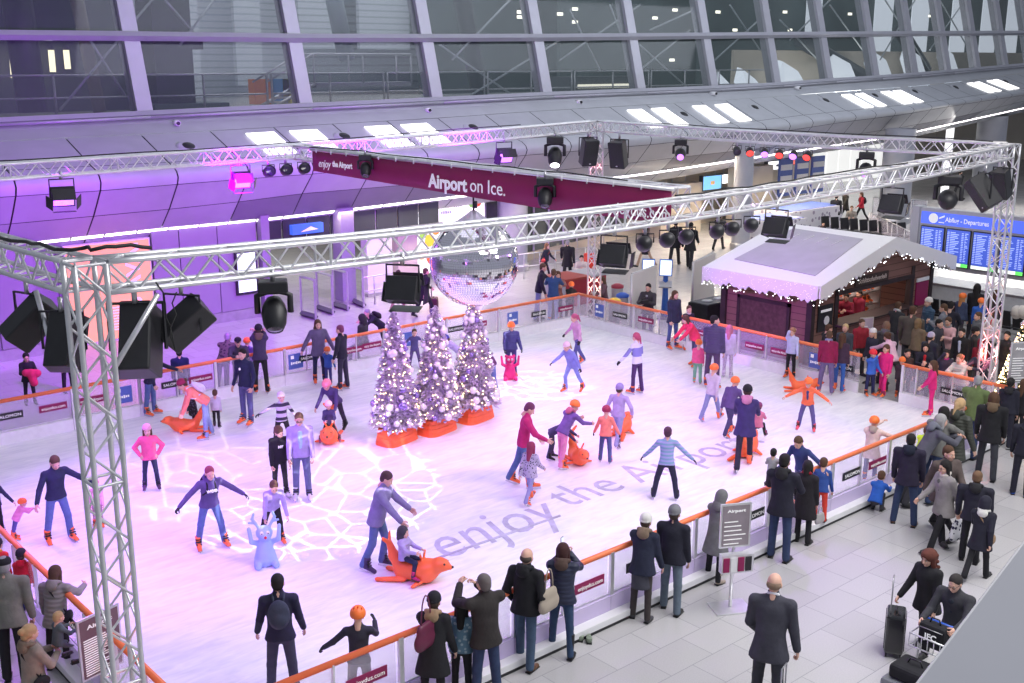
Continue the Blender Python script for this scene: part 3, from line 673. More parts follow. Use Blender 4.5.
# dark glazed shop fronts right of it
t = empty('wall_shops', (35, 34, 0)); struct(t)
A_, B_ = np.array([28.7, 34.6, 0]), np.array([39.6, 36.9, 0])
dirv = (B_ - A_) / np.linalg.norm(B_ - A_)
for k in range(10):
    p = A_ + dirv * 1.12 * k; q = A_ + dirv * 1.12 * (k + 1)
    wpar(MB().prism([p + np.array([0, 0, .35]), q + np.array([0, 0, .35]), q + np.array([0, 0, 4.2]), p + np.array([0, 0, 4.2])], (0, .05, 0)).build('shop_pane', mat('shop pane', (.13, .15, .14), .2, noise=.25, nscale=.7)), t)
    wpar(MB().tube([p + np.array([0, -.05, 0]), p + np.array([0, -.05, 4.2])], .06, 4, smooth=False).build('shop_mullion', M['steel']), t)
    wpar(MB().prism([p, q, q + np.array([0, 0, .35]), p + np.array([0, 0, .35])], (0, -.08, 0)).build('shop_skirting', m_cream), t)
    wpar(MB().tube([p + np.array([0, -.05, 1.9]), q + np.array([0, -.05, 1.9])], .035, 4, smooth=False).build('shop_transom', M['steel']), t)
# cream counters and lit signs along the right part of the back wall
t = empty('wall_counters', (46, 37, 0)); struct(t)
wpar(MB().prism([(39.6, 36.9, 0), (56.5, 38.6, 0), (56.5, 38.6, 5.2), (39.6, 36.9, 4.6)], (0, .2, 0)).build('wall_panel', m_cream), t)
def counter_sign(a, b, m_, lab, zoff=0, body=None):
    Y = 36.4; p, q = gy(a[0], a[1], Y), gy(b[0], b[1], Y)
    t = empty('counter_sign', p, 0, lab, 'sign')
    wpar(MB().bbox(p[0], q[0], Y, Y + .25, min(p[2], q[2]), max(p[2], q[2]) + .05).build('sign_box', M['dgrey']), t)
    wpar(MB().bbox(p[0] + .04, q[0] - .04, Y - .03, Y, min(p[2], q[2]) + .04, max(p[2], q[2]) + .01).build('sign_face', m_), t)
    for xh in (.25, .75): wpar(MB().tube([(lerp(p[0], q[0], xh), Y + .12, min(p[2], q[2])), (lerp(p[0], q[0], xh), Y + .12, R_b(p[0]) + .15)], .03, 6).build('hanger_rod', M['steel']), t)
    wpar(MB().bbox(lerp(p[0], q[0], .4), lerp(p[0], q[0], .6), Y - .045, Y - .03, lerp(p[2], q[2], .6), lerp(p[2], q[2], .35)).build('sign_symbol', body or M['dgrey']), t)
m_sb = mat('lit sky blue', (.2, .5, .8), .4, emit=(.25, .6, .95), estr=.7); m_sw = mat('lit white sign', (.95, .95, .95), .4, emit=(1, .98, .95), estr=.9); m_sr = mat('lit red sign', (.9, .2, .1), .4, emit=(1, .2, .12), estr=.8)
m_or = mat('print orange', (.9, .5, .2), .5, emit=(.9, .5, .2), estr=.4)
counter_sign((667, 186), (693, 198), m_sb, 'left one of the two sky blue lit signs over the cream counters', body=m_or)
counter_sign((703, 177), (721, 189), m_sb, 'right one of the two sky blue lit signs over the cream counters', body=m_or)
counter_sign((722, 175), (735, 183), m_sw, 'small white lit sign just left of the tall grey column')
counter_sign((749, 167), (765, 173), m_sw, 'white lit sign just right of the tall grey column')
counter_sign((768, 162), (787, 169), m_sw, 'long white lit sign beside the red one')
counter_sign((788, 159), (804, 164), m_sr, 'red lit sign at the end of the counter row')
for (x0, x1, z1, lab) in [(40.6, 43.6, 1.9, 'cream check-in booth under the sky blue signs'), (46.5, 49.4, 2.4, 'cream check-in booth with a round clock right of the grey column')]:
    t = empty('check_in_booth', (x0, 36, 0), 0, lab, 'booth')
    wpar(MB().bbox(x0, x1, 35.6, 36.3, 0, z1 + .6).build('cabinet', m_cream), t)
    wpar(MB().bbox(x0 - .05, x1 + .05, 35.4, 35.7, .95, 1.05).build('worktop', M['steel']), t)
    wpar(MB().tube([((x0 + .4), 35.59, z1 + .1), (x0 + .4, 35.55, z1 + .1)], .16, 12).build('dial', M['black']), t)
for k in range(3):
    x0 = 50.4 + k * 1.5; t = empty('notice_board', (x0, 36, 1.5), 0, ['left', 'middle', 'right'][k] + ' one of the three blue striped boards beyond the booths', 'board', 'blue striped boards')
    wpar(MB().bbox(x0, x0 + 1.2, 35.9, 36, 1.2, 3.2).build('board', M['blue']), t)
    for xx_ in (x0 + .1, x0 + 1.1): wpar(MB().tube([(xx_, 35.95, 0), (xx_, 35.95, 1.25)], .03, 6).build('leg', M['steel']), t)
    for j in range(3): wpar(MB().bbox(x0 + .1, x0 + 1.1, 35.86, 35.9, 1.4 + j * .6, 1.7 + j * .6).build('poster', M['white']), t)
# bright glass hall at the far right
t = empty('wall_glass_hall', (68, 42, 0)); struct(t)
m_bright = mat('self lit hall wall', (.85, .85, .84), .4, emit=(1, 1, .98), estr=.55)  # wall panels glow by emission to stand for the brightly lit hall
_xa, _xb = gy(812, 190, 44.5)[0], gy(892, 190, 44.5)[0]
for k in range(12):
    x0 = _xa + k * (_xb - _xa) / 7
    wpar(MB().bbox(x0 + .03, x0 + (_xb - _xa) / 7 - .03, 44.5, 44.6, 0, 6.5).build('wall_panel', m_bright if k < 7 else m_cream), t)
wpar(MB().bbox(57.3, 120, 44.7, 44.9, 0, 9).build('wall_back', m_cream), t)
for (px, py0, py1, w_) in [(946, 132, 188, .22)]:
    p = gz(px, py1 + 12); tag(centre(MB().bbox(p[0] - w_, p[0] + w_, p[1], p[1] + .3, 0, 5.2).build('light_column', mat('lit white column', (.9, .9, .9), .4, emit=(1, 1, 1), estr=.7))), 'tall glowing white panel near the right truss corner', 'light panel')
light('AREA', 'hall_light', (64, 40, 6.5), (64, 40, 0), (1, 1, .97), 900, 10, size_y=6)
# ================================================================== behind the glass front
rt = struct(MB().bbox(-20, 130, 36, 75, 6.0, 6.35).build('trim_2', mat('gravel roof', (.30, .31, .31), .9, noise=.25, nscale=3)))
m_out = mat('ribbed outer wall', (.40, .45, .47), .6, noise=.08, nscale=.3, stripe=((.27, .31, .33), .5, .25, 2))
m_out2 = mat('pale outer wall', (.70, .74, .78), .5, noise=.1, nscale=.4, stripe=((.5, .54, .58), .36, .25, 2))
m_outd = mat('dark green grey hall', (.075, .10, .10), .4, noise=.3, nscale=.35)
t = empty('wall_outer', (40, 55, 6.3)); struct(t)
def gw(x0, x1, y, z1, m_, d=.3): wpar(MB().bbox(x0, x1, y, y + d, 6.3, z1).build('wall_panel', m_), t)
def X_at(px, Y): return float(gy(px, 50, Y)[0])
for (a, b, Y, m_) in [(-80, 132, 46, m_outd), (132, 300, 60, m_out2), (300, 420, 60, m_out), (420, 560, 56, m_outd), (560, 700, 52, m_outd), (700, 860, 50, m_outd), (860, 1100, 56, m_outd)]:
    gw(X_at(a, Y), X_at(b, Y), Y, 26, m_)
for (a, b, Y, z0, z1) in [(150, 200, 58, 6.4, 20), (236, 262, 58, 7, 22), (300, 340, 57, 9, 22), (360, 410, 57, 9, 22)]:
    wpar(MB().bbox(X_at(a, Y), X_at(b, Y), Y, Y + .3, z0, z1).build('pale_panel', m_out2), t)
m_bld = mat('daylight beyond', (.75, .8, .85), .6, emit=(.8, .88, 1), estr=.5)  # emission stands in for daylight falling on the panels and sheeting
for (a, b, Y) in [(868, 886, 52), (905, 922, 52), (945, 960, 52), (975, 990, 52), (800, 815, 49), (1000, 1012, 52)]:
    wpar(MB().bbox(X_at(a, Y), X_at(b, Y), Y - .4, Y - .3, 6.4, 16).build('daylight_patch', m_bld), t)
# heaps of sheeting / ducts, daylight glow in the material, low behind the right windows
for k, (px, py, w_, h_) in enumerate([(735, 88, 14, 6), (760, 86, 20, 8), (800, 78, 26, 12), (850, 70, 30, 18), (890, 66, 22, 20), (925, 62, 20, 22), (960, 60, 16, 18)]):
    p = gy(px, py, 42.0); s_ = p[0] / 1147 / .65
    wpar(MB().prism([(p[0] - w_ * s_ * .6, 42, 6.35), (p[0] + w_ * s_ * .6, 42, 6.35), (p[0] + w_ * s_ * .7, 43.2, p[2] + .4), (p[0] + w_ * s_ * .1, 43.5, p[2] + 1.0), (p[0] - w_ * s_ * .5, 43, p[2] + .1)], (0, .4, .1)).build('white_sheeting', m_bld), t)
# vertical lamps, columns and braces behind the left windows
for k, px in enumerate([14, 33, 53, 68]):
    p = gy(px, 78 - 3 * k, 45.2); q = gy(px - 2, 50, 45.2)
    tt = empty('tube_lamp', p, 0, 'upright yellowish tube lamp behind the left windows, number %s from the left edge' % ['one', 'two', 'three', 'four'][k], 'tube lamp', 'upright tube lamps behind the glass')
    wpar(MB().tube([p, q], .12, 8).build('tube', mat('yellow tube lamp', (1, .95, .7), .3, emit=(1, .93, .62), estr=1.6)), tt)
    wpar(MB().tube([q, q + np.array([0, 0, .2])], .15, 8).build('cap', M['dgrey']), tt)
p0, q0 = gy(22, 37, 39.2), gy(52, 38, 39.2)
tag(centre(MB().tube([p0, q0], .09, 6).build('strip_light', mat('cold strip', (1, 1, 1), .3, emit=(.95, .97, 1), estr=2))), 'short bright strip light behind the top left window', 'strip light')
m_dcol = mat('dark steel column', (.045, .048, .06), .45, noise=.15)
def beam(name, a, b, Y0, Y1, w_, lab, m_=None, cat='column', group=None):
    p, q = gy(a[0], a[1], Y0), gy(b[0], b[1], Y1)
    o = centre(MB().tube([p, q], w_, 10).build(name, m_ or m_dcol)); tag(o, lab, cat, group); return o
beam('steel_column', (8, -60), (33, 112), 40, 40, .5, 'dark slanting steel column behind the leftmost window')
tc_ = empty('square_column', gy(176, 100, 41), 0, 'massive dark square column behind the second window from the left', 'column')
a0, a1 = gy(158, 103, 41)[0], gy(196, 103, 41)[0]
wpar(MB().bbox(a0, a1, 41, 42.4, 6.5, 22).build('shaft', m_dcol), tc_)
wpar(MB().bbox(a0 - .3, a1 + 1.2, 40.6, 42.6, 6.3, 6.75).build('base', mat('grey green plinth', (.16, .2, .2), .7)), tc_)
wpar(MB().bbox(a1, a1 + .45, 41, 42, 8.75, 9.1).build('bracket', m_dcol), tc_)
beam('steel_column', (455, -40), (482, 106), 41, 41, .42, 'dark slanting steel column behind the fourth window')
beam('steel_column', (330, -20), (347, 60), 50, 50, .45, 'grey slanting steel column behind the third window', mat('mid grey steel', (.2, .24, .27), .5))
beam('steel_column', (800, 40), (862, 76), 44, 44, .5, 'dark slanting brace behind the eighth window')
beam('steel_column', (900, 30), (925, 70), 44, 44, .5, 'dark slanting brace behind the tenth window')
beam('steel_column', (75, -10), (100, 112), 44, 44, .25, 'thin brown post between the tube lamps and the second window', mat('brown post', (.2, .17, .12), .6))
wires = [((60, 110), (160, -10)), ((90, 40), (125, 95)), ((165, 0), (200, 40)), ((180, 45), (214, 0)), ((452, 60), (510, 0)), ((440, 45), (512, 95)), ((455, 105), (560, 40)), ((560, 60), (640, 5)), ((570, 10), (600, 70)), ((650, 30), (705, 5)), ((640, 45), (690, 90)), ((715, 60), (770, 10)), ((730, 5), (760, 50)),
         ((790, 40), (830, 0)), ((830, 5), (870, 60)), ((880, 60), (915, 0)), ((885, 0), (930, 70)), ((930, 50), (965, 0)), ((940, 0), (975, 60)), ((780, 20), (820, 62)), ((610, 5), (640, 85)), ((690, 30), (640, 70))]
for k, (a, b) in enumerate(wires):
    beam('brace_rod', a, b, 38.6, 39.5, .045, 'thin pale steel brace rod behind the tall windows, %s counted from the left' % NW[k], mat('pale rod', (.5, .54, .57), .4, .3), 'brace rod', 'brace rods behind the tall windows')
# railing along the roof, with a stair
for k in range(8):
    x0 = 11 + k * 5.4
    tt = empty('roof_railing', (x0, 39, 6.35), 0, '%s stretch from the left of the thin steel railing behind the glass' % NW[k], 'railing', 'roof railing stretches behind the glass')
    for j in range(3): wpar(MB().tube([(x0 + j * 2.6, 39, 6.35), (x0 + j * 2.6, 39, 7.85)], .045, 6).build('post', M['steel']), tt)
    for z in (7.1, 7.85): wpar(MB().tube([(x0, 39, z), (x0 + 5.2, 39, z)], .035, 6).build('rail_bar', M['steel']), tt)
tt = empty('roof_stair', (24.5, 41, 6.35), 0, 'grey steel stair and landing on the roof behind the third window', 'stair')
for k in range(6): wpar(MB().bbox(22.6 + k * .35, 23.0 + k * .35, 40.5, 41.6, 6.5 + k * .17, 6.56 + k * .17).build('tread', M['steel']), tt)
wpar(MB().bbox(24.7, 29.5, 40.5, 41.6, 7.25, 7.45).build('landing', M['grey']), tt)
for yy in (40.5, 41.6):
    wpar(MB().tube([(22.4, yy, 7.5), (24.6, yy, 8.6), (29.5, yy, 8.6)], .045, 6).build('hand_bar', M['steel']), tt)
    wpar(MB().tube([(22.4, yy, 6.4), (24.6, yy, 7.4)], .07, 4).build('stringer', M['steel']), tt)
    for xx_ in (24.6, 27, 29.5): wpar(MB().tube([(xx_, yy, 7.4), (xx_, yy, 8.6)], .04, 6).build('stair_post', M['steel']), tt)
for k, (px, c_, lab) in enumerate([(264, (.8, .25, .08), 'orange'), (280, (.1, .3, .6), 'blue'), (292, (.7, .6, .1), 'yellow')]):
    p = gy(px, 84, 48); tag(centre(MB().bbox(p[0] - .5, p[0] + .5, 48, 48.6, 6.35, 7.5).build('storage_box', mat('crate ' + lab, c_, .6))), lab + ' box standing on the roof behind the third window', 'box')
t = empty('ventilation_hood', (52, 44, 6.4), 0, 'grey ventilation unit on the roof behind the sixth window', 'ventilation unit')
p = gy(610, 80, 44)
wpar(MB().bbox(p[0] - 3, p[0] + 3, 44, 46, 6.4, 7.5).build('casing', M['dgrey']), t)
wpar(MB().bbox(p[0] - 2.5, p[0] + 2, 43.9, 44.0, 6.9, 7.1).build('light_slot', mat('warm slot', (1, 1, .8), .4, emit=(1, .97, .8), estr=.8)), t)
dots = [(520, 12), (560, 14), (575, 9), (655, 18), (675, 10), (718, 12), (735, 30), (785, 12), (790, 30), (850, 14), (575, 22), (672, 60), (520, 17), (930, 16)]
for k, (px, py) in enumerate(sorted(dots)):
    p = gy(px, py, 45); tag(centre(MB().box(p, (.35, .1, .16)).build('small_lamp', mat('small warm lamp', (1, 1, .8), .4, emit=(1, .97, .8), estr=2.0))), 'small warm lamp shining behind the tall windows, %s from the left' % NW[k], 'lamp', 'small lamps behind the tall windows')
light('AREA', 'sky_light', (30, 50, 24), (30, 47, 6), (.85, .93, 1), 2600, 40, size_y=10)
light('AREA', 'sky_light', (75, 50, 24), (75, 47, 6), (.85, .93, 1), 2600, 40, size_y=10)

# ================================================================== truss ring
TZ = 6.5; TW = .29
def truss_line(P0, P1, sag, n, name, lab, pitch=.28):
    P0, P1 = np.array(P0, float), np.array(P1, float); L = np.linalg.norm(P1 - P0)
    d = (P1 - P0) / L; up = np.array([0, 0, 1.0]); 
    if abs(d[2]) > .9: side = np.array([1.0, 0, 0]); up = np.array([0, 1.0, 0])
    else: side = np.cross(d, up); side /= np.linalg.norm(side)
    N = max(2, int(round(L / pitch)))
    def c(t): return P0 + (P1 - P0) * t - np.array([0, 0, 1]) * sag * 4 * t * (1 - t)
    t_ = empty(name, P0, 0, lab, 'truss')
    def off(k): return side * (TW / 2 * (-1, 1, 1, -1)[k]) + up * (TW / 2 * (-1, -1, 1, 1)[k])
    for k in range(4):
        wpar(MB().tube([c(i / N) + off(k) for i in range(N + 1)], .028, 8).build('chord', M['alu']), t_)
    for k in range(4):
        k2 = (k + 1) % 4; mb = MB()
        for i in range(N):
            a, b = (k, k2) if (i + (k >= 2)) % 2 else (k2, k)
            mb.tube([c(i / N) + off(a), c((i + 1) / N) + off(b)], .0135, 5, cap=False)
        for i in range(0, N + 1, max(1, N // max(1, round(L / 2.5)))):
            mb.tube([c(i / N) + off(k), c(i / N) + off(k2)], .017, 5, cap=False)
        wpar(mb.build('lattice', M['alu']), t_)
    return c
h = TW / 2
TA, TC, TB, TD = (3.55 + h, 10.12 + h), (25.2, 11.75), (25.3, 24.95), (-2.0, 21.6)
zc = TZ - h
cN = truss_line((TA[0] + .16, TA[1] + .01, zc), (TC[0] - .16, TC[1] - .01, zc), .21, 0, 'lighting_truss', 'long silver box truss along the near side of the rink, loaded with lamps')
cB = truss_line((TD[0], TD[1], zc), (TB[0] - .16, TB[1], zc), .12, 0, 'lighting_truss', 'long silver box truss along the back side of the rink under the windows')
cR = truss_line((TC[0], TC[1] + .16, zc), (TB[0], TB[1] - .16, zc), .05, 0, 'lighting_truss', 'silver box truss over the right end of the rink')
cL = truss_line((TA[0], TA[1] + .16, zc), (TA[0] - .3, 21.3, zc), .08, 0, 'lighting_truss', 'silver box truss running off left from the front left tower')
for (x, y), nm in ((TA, 'at the front left corner with two slanting braces'), (TC, 'at the right corner beside the lit christmas tree'), (TB, 'at the far back corner behind the rink')):
    truss_line((x, y, 0.06), (x, y, 6.49), 0, 0, 'truss_tower', 'upright silver truss tower ' + nm, .3)
    tag(centre(MB().bbox(x - .35, x + .35, y - .35, y + .35, 0, .055).build('base_plate', M['steel'])), 'steel base plate under the truss tower ' + nm.split(' with')[0].split(' beside')[0], 'base plate')
light('POINT', 'tower_light', (TA[0], TA[1], .3), (0, 0, 0), (1, .25, .2), 40, .1)
light('POINT', 'tower_light', (TB[0], TB[1], 1.2), (0, 0, 0), (1, .4, .3), 12, .06)
light('POINT', 'tower_light', (TC[0], TC[1], 1.6), (0, 0, 0), (1, .2, .2), 30, .06)
light('POINT', 'tower_light', (TB[0] - .0, TB[1], 4.6), (0, 0, 0), (1, .25, .3), 30, .06)
# slanting braces at tower A
o = centre(MB().tube([gy(112, 372, TA[1] - .1), gy(158, 294, TA[1] - .1)], .028, 8).build('brace_pipe', M['alu'])); tag(o, 'slanting pipe brace from the front left tower to the near truss', 'brace')
o = centre(MB().tube([gx(57, 366, TA[0] - .12), gx(36, 291, TA[0] - .12)], .028, 8).build('brace_pipe', M['alu'])); tag(o, 'slanting pipe brace from the front left tower to the left truss', 'brace')
# cross truss that carries the banner and the mirror ball
BX = 13.0
truss_line((BX + .28, 11.2, 6.27), (BX + .35, 22.75, 6.27), .0, 0, 'lighting_truss', 'slim truss across the rink carrying the maroon banner')
# ---- banner
bt = empty('banner', (BX, 16, 6), 0, 'long maroon banner reading Airport on Ice hung from the cross truss', 'banner')
ys = [21.6 - k * .2 for k in range(int((21.6 - 11.15) / .2) + 1)]
def btop(y): return 6.4
def bbot(y): return float(np.interp(y, [10.9, 11.85, 13.95, 15.85, 21.6], [5.87, 5.87, 5.84, 5.86, 5.95]))
vs = []; 
for i, y in enumerate(ys):
    wv = .012 * math.sin(i * .9) + .008 * math.sin(i * 2.3)
    vs += [(BX, y, btop(y)), (BX + wv, y, (btop(y) + bbot(y)) / 2), (BX - wv * .5, y, bbot(y))]
n = len(ys); fs = []
for i in range(n - 1): fs += [(i * 3, i * 3 + 1, i * 3 + 4, i * 3 + 3), (i * 3 + 1, i * 3 + 2, i * 3 + 5, i * 3 + 4)]
cl = MB().add(vs, fs, 0, True).build('banner_cloth', M['maroon']); wpar(cl, bt)
sol = cl.modifiers.new('thickness', 'SOLIDIFY'); sol.thickness = .008
wpar(MB().tube([(BX, 21.65, 6.41), (BX, 11.15, 6.41)], .03, 8).build('banner_rail', M['alu']), bt)
for k in range(17): wpar(MB().tube([(BX - .03, 21.4 - k * .6, 6.36), (BX - .03, 21.4 - k * .6, 6.44)], .015, 5).build('clip', M['white']), bt)
def btext(body, px0, px1, py, size, bold):
    p, q = gx(px0, py, BX - .04), gx(px1, py, BX - .04)
    return p, q
def on_banner(body, x0, y0, x1, y1, size, bold=0, shear=0):
    p, q = gx(x0, y0, BX - .05), gx(x1, y1, BX - .05)
    text(body, size, M['wtext'], (BX - .045, (p[1] + q[1]) / 2, (p[2] + q[2]) / 2), (0, -1, 0), (0, 0, 1), bt, 'banner_lettering', bold, .003, fit=abs(p[1] - q[1]), shear=shear)
on_banner('Airport', 428, 181, 467, 186, .36, .012)
on_banner('on Ice.', 470, 186, 505, 189.5, .36, .0)
on_banner('enjoy', 318, 163, 330, 165, .24, .0, .3)
on_banner('the Airport', 332, 164, 352, 166.5, .17, .006)
on_banner('enjoydus.com', 606, 214, 670, 208, .27, .0)
# ---- mirror ball
ball_c = gx(474, 262, 13.2); R_B = .85
bb = empty('mirror_ball', ball_c, 0, 'huge mirror ball hanging from the banner truss over the white trees', 'mirror ball')
vs, fs = [], []
NR = 56
for i in range(NR):
    t0, t1 = PI * i / NR, PI * (i + 1) / NR; m_ = max(6, int(2 * NR * math.sin((t0 + t1) / 2)))
    for k in range(m_):
        q0, q1 = 2 * PI * k / m_, 2 * PI * (k + 1) / m_; b0 = len(vs); gq = (q1 - q0) * .04; gt = (t1 - t0) * .04
        for (tt_, qq) in ((t0 + gt, q0 + gq), (t0 + gt, q1 - gq), (t1 - gt, q1 - gq), (t1 - gt, q0 + gq)):
            vs.append((R_B * math.sin(tt_) * math.cos(qq), R_B * math.sin(tt_) * math.sin(qq), R_B * math.cos(tt_)))
        fs.append((b0, b0 + 3, b0 + 2, b0 + 1))
mb = MB().add(vs, fs); mb.keep = True
m_mir = mat('mirror tile', (.97, .93, 1.0), .06, 1.0)
mb.build('mirror_tiles', m_mir, bb)
MB().sph((0, 0, 0), R_B * .985, 40).build('ball_core', mat('grey core', (.5, .48, .55), .25, .7), bb)
MB().lathe([(0, .98), (.06, .98), (.14, .91), (.3, .80)], 16).build('hanging_cap', mat('clear cap', (.7, .68, .75), .2, .5), bb)
hz = 6.15 - ball_c[2]
MB().tube([(0, 0, .9), (0, 0, hz)], .02, 6).build('hanging_cable', M['black'], bb)
MB().tube([(0, 0, hz - .25), (0, 0, hz)], .07, 8).build('motor', M['black'], bb)

# ================================================================== lamps and loudspeakers on the trusses
def flood(p, yaw, tilt, s, lab, lit=None, group=None):
    """wide flood lamp with a yoke and barn doors, hanging at p"""
    t = empty('flood_lamp', p, yaw, lab, 'stage lamp', group)
    R = Matrix.Rotation(tilt, 3, 'X')
    MB().tube([(-.2 * s, 0, -.32 * s), (-.2 * s, 0, 0), (.2 * s, 0, 0), (.2 * s, 0, -.32 * s)], .016 * s, 4, smooth=False).build('yoke', M['black'], t)
    MB().tube([(0, 0, .0), (0, 0, .14 * s)], .03 * s, 6).build('clamp', M['steel'], t)
    c = Vector((0, 0, -.3 * s))
    b = MB().box(c, (.38 * s, .2 * s, .3 * s), rot=R); b.build('housing', M['black'], t, bevel=.012 * s)
    MB().box(c + R @ Vector((0, -.105 * s, 0)), (.33 * s, .012 * s, .22 * s), rot=R).build('lamp_glass', lit or M['lens'], t)
    for sg in (1, -1):
        a = R @ Vector((0, -.19 * s, sg * .185 * s)); R2 = R @ Matrix.Rotation(sg * .6, 3, 'X')
        MB().box(c + a, (.37 * s, .2 * s, .008 * s), rot=R2).build('barn_door', M['black'], t)
    for sg in (1, -1):
        a = R @ Vector((sg * .24 * s, -.17 * s, 0)); R2 = R @ Matrix.Rotation(-sg * .6, 3, 'Z')
        MB().box(c + a, (.008 * s, .16 * s, .24 * s), rot=R2).build('barn_door', M['black'], t)
def par(p, yaw, tilt, s, lab, lit=None, group=None):
    t = empty('par_lamp', p, yaw, lab, 'stage lamp', group)
    MB().tube([(-.13 * s, 0, -.17 * s), (-.13 * s, 0, -.04 * s), (.13 * s, 0, -.04 * s), (.13 * s, 0, -.17 * s)], .012 * s, 4, smooth=False).build('yoke', M['black'], t)
    MB().tube([(0, 0, -.05 * s), (0, 0, .1 * s)], .025 * s, 6).build('clamp', M['steel'], t)
    q = Vector((0, -1, 0)); q = Matrix.Rotation(tilt, 3, 'X') @ q; rot = q.to_track_quat('Z', 'Y').to_matrix(); c = (0, 0, -.18 * s)
    MB().lathe([(0, -.13 * s), (.07 * s, -.12 * s), (.105 * s, -.06 * s), (.12 * s, .1 * s), (.11 * s, .13 * s)], 14, c, rot=rot).build('can', M['black'], t)
    MB().lathe([(0, .125 * s), (.06 * s, .12 * s), (.105 * s, .11 * s)], 14, c, rot=rot).build('lamp_glass', lit or M['lens'], t)
def mover(p, yaw, tilt, s, lab, lit=None, group=None):
    t = empty('moving_head_lamp', p, yaw, lab, 'stage lamp', group)
    MB().box((0, 0, -.06 * s), (.36 * s, .3 * s, .14 * s)).build('base', M['black'], t, bevel=.02 * s)
    MB().tube([(0, 0, 0), (0, 0, .14 * s)], .03 * s, 6).build('clamp', M['steel'], t)
    MB().tube([(-.2 * s, 0, -.4 * s), (-.2 * s, 0, -.18 * s), (-.08 * s, 0, -.13 * s), (.08 * s, 0, -.13 * s), (.2 * s, 0, -.18 * s), (.2 * s, 0, -.4 * s)], .04 * s, 6).build('yoke', M['black'], t)
    q = Matrix.Rotation(tilt, 3, 'X') @ Vector((0, -1, 0)); rot = q.to_track_quat('Z', 'Y').to_matrix(); c = (0, 0, -.4 * s)
    MB().lathe([(0, -.2 * s), (.09 * s, -.19 * s), (.14 * s, -.1 * s), (.16 * s, 0), (.14 * s, .16 * s), (.11 * s, .22 * s), (.1 * s, .24 * s)], 16, c, rot=rot).build('head', M['black'], t)
    MB().lathe([(0, .25 * s), (.05 * s, .245 * s), (.1 * s, .23 * s)], 14, c, rot=rot).build('lamp_glass', lit or M['lens'], t)
def speaker(p, yaw, tilt, s, lab, roll=0.0):
    t = empty('loudspeaker', p, yaw, lab, 'loudspeaker')
    R = Matrix.Rotation(tilt, 3, 'X') @ Matrix.Rotation(roll, 3, 'Y')
    c = Vector((0, 0, -.5 * s))
    P = [(-.22, -.19), (.22, -.19), (.15, .19), (-.15, .19)]
    mb = MB(); lo = [c + R @ Vector((x * s, y * s, -.36 * s)) for x, y in P]; n_ = R @ Vector((0, 0, .72 * s))
    mb.prism(lo, n_).build('cabinet', M['black'], t, bevel=.02 * s)
    MB().box(c + R @ Vector((0, -.197 * s, 0)), (.41 * s, .012 * s, .68 * s), rot=R).build('front_grille', M['grille'], t)
    MB().box(c + R @ Vector((0, -.205 * s, -.28 * s)), (.05 * s, .004 * s, .02 * s), rot=R).build('badge', M['white'], t)
    MB().tube([(-.27 * s, 0, -.6 * s), (-.27 * s, 0, -.12 * s), (.27 * s, 0, -.12 * s), (.27 * s, 0, -.6 * s)], .02 * s, 4, smooth=False).build('bracket', M['black'], t)
    MB().tube([(0, 0, -.12 * s), (0, 0, .06 * s)], .03 * s, 6).build('clamp', M['steel'], t)
    return t
def faceang(p, tx, ty): return math.atan2(ty - p[1], tx - p[0]) + PI / 2   # local -Y looks to the target
def camyaw(p, off=0): return faceang(p, 0, 0) + off
bN = lambda px, py, Y=10.3: (lambda q: (q[0], q[1], 6.08))(gy(px, py, Y))
OFF_N, OFF_R = np.array([0, -.145, 0]), np.array([-.145, 0, 0])
def near_at(px):    # point under the near truss at a photo column
    for k in range(2001):
        q = cN(k / 2000) - np.array([0, 0, TW / 2 + .07]) + OFF_N; 
        v = q - np.array([0, 0, CZ]); x = 512 + F * (v @ _r) / (v @ _f)
        if x >= px: return q
    return q
def under(c, px, dz=.07):
    for k in range(2001):
        q = c(k / 2000) - np.array([0, 0, TW / 2 + dz]) + OFF_N; v = q - np.array([0, 0, CZ]); D = v @ _f
        if D > 1 and 512 + F * (v @ _r) / D >= px: return q
    return q
p = under(cB, 61); flood(p, camyaw(p, .1), .55, 1.15, 'black flood lamp glowing violet under the back truss, left of the other flood lamp', M['lampv'])
p = under(cB, 240); flood(p, camyaw(p, .3), .55, 1.1, 'black flood lamp glowing violet beside three small cans under the back truss', M['lampv'])
bpars = [(268, 'left'), (285, 'middle'), (303, 'right')]
for px, nm in bpars: p = under(cB, px); par(p, camyaw(p, .4), -.3, 1.15, nm + ' one of three small black can lamps left of the banner', None, 'three can lamps left of the banner')
p = under(cB, 504); flood(p, camyaw(p, .5), .5, 1.25, 'black flood lamp under the back truss between banner and back corner', M['lampv'])
p = under(cB, 555); mover(p, camyaw(p), .9, 1.4, 'black profile lamp with a bright lens left of the far loudspeaker pair', M['lampw'])
p = under(cB, 588) + [0, .0, .03]; speaker(p, camyaw(p, .5), .25, 1.15, 'black loudspeaker left of the far truss tower')
p = under(cR, 632) if False else np.array([TB[0] + .1, TB[1] - 1.0, 6.2]); 
p = cR(.925) - np.array([0, 0, TW / 2 + .07]) + OFF_R; speaker(p, camyaw(p, -.5), .25, 1.15, 'black loudspeaker right of the far truss tower')
def under_R(px):
    best = None
    for k in range(2001):
        q = cR(k / 2000) - np.array([0, 0, TW / 2 + .07]) + OFF_R; v = q - np.array([0, 0, CZ]); x = 512 + F * (v @ _r) / (v @ _f)
        if best is None or abs(x - px) < best[0]: best = (abs(x - px), q)
    return best[1]
p = under_R(681); mover(p, camyaw(p), .35, 1.0, 'round lamp shining violet under the right truss near the far corner', M['lampv'])
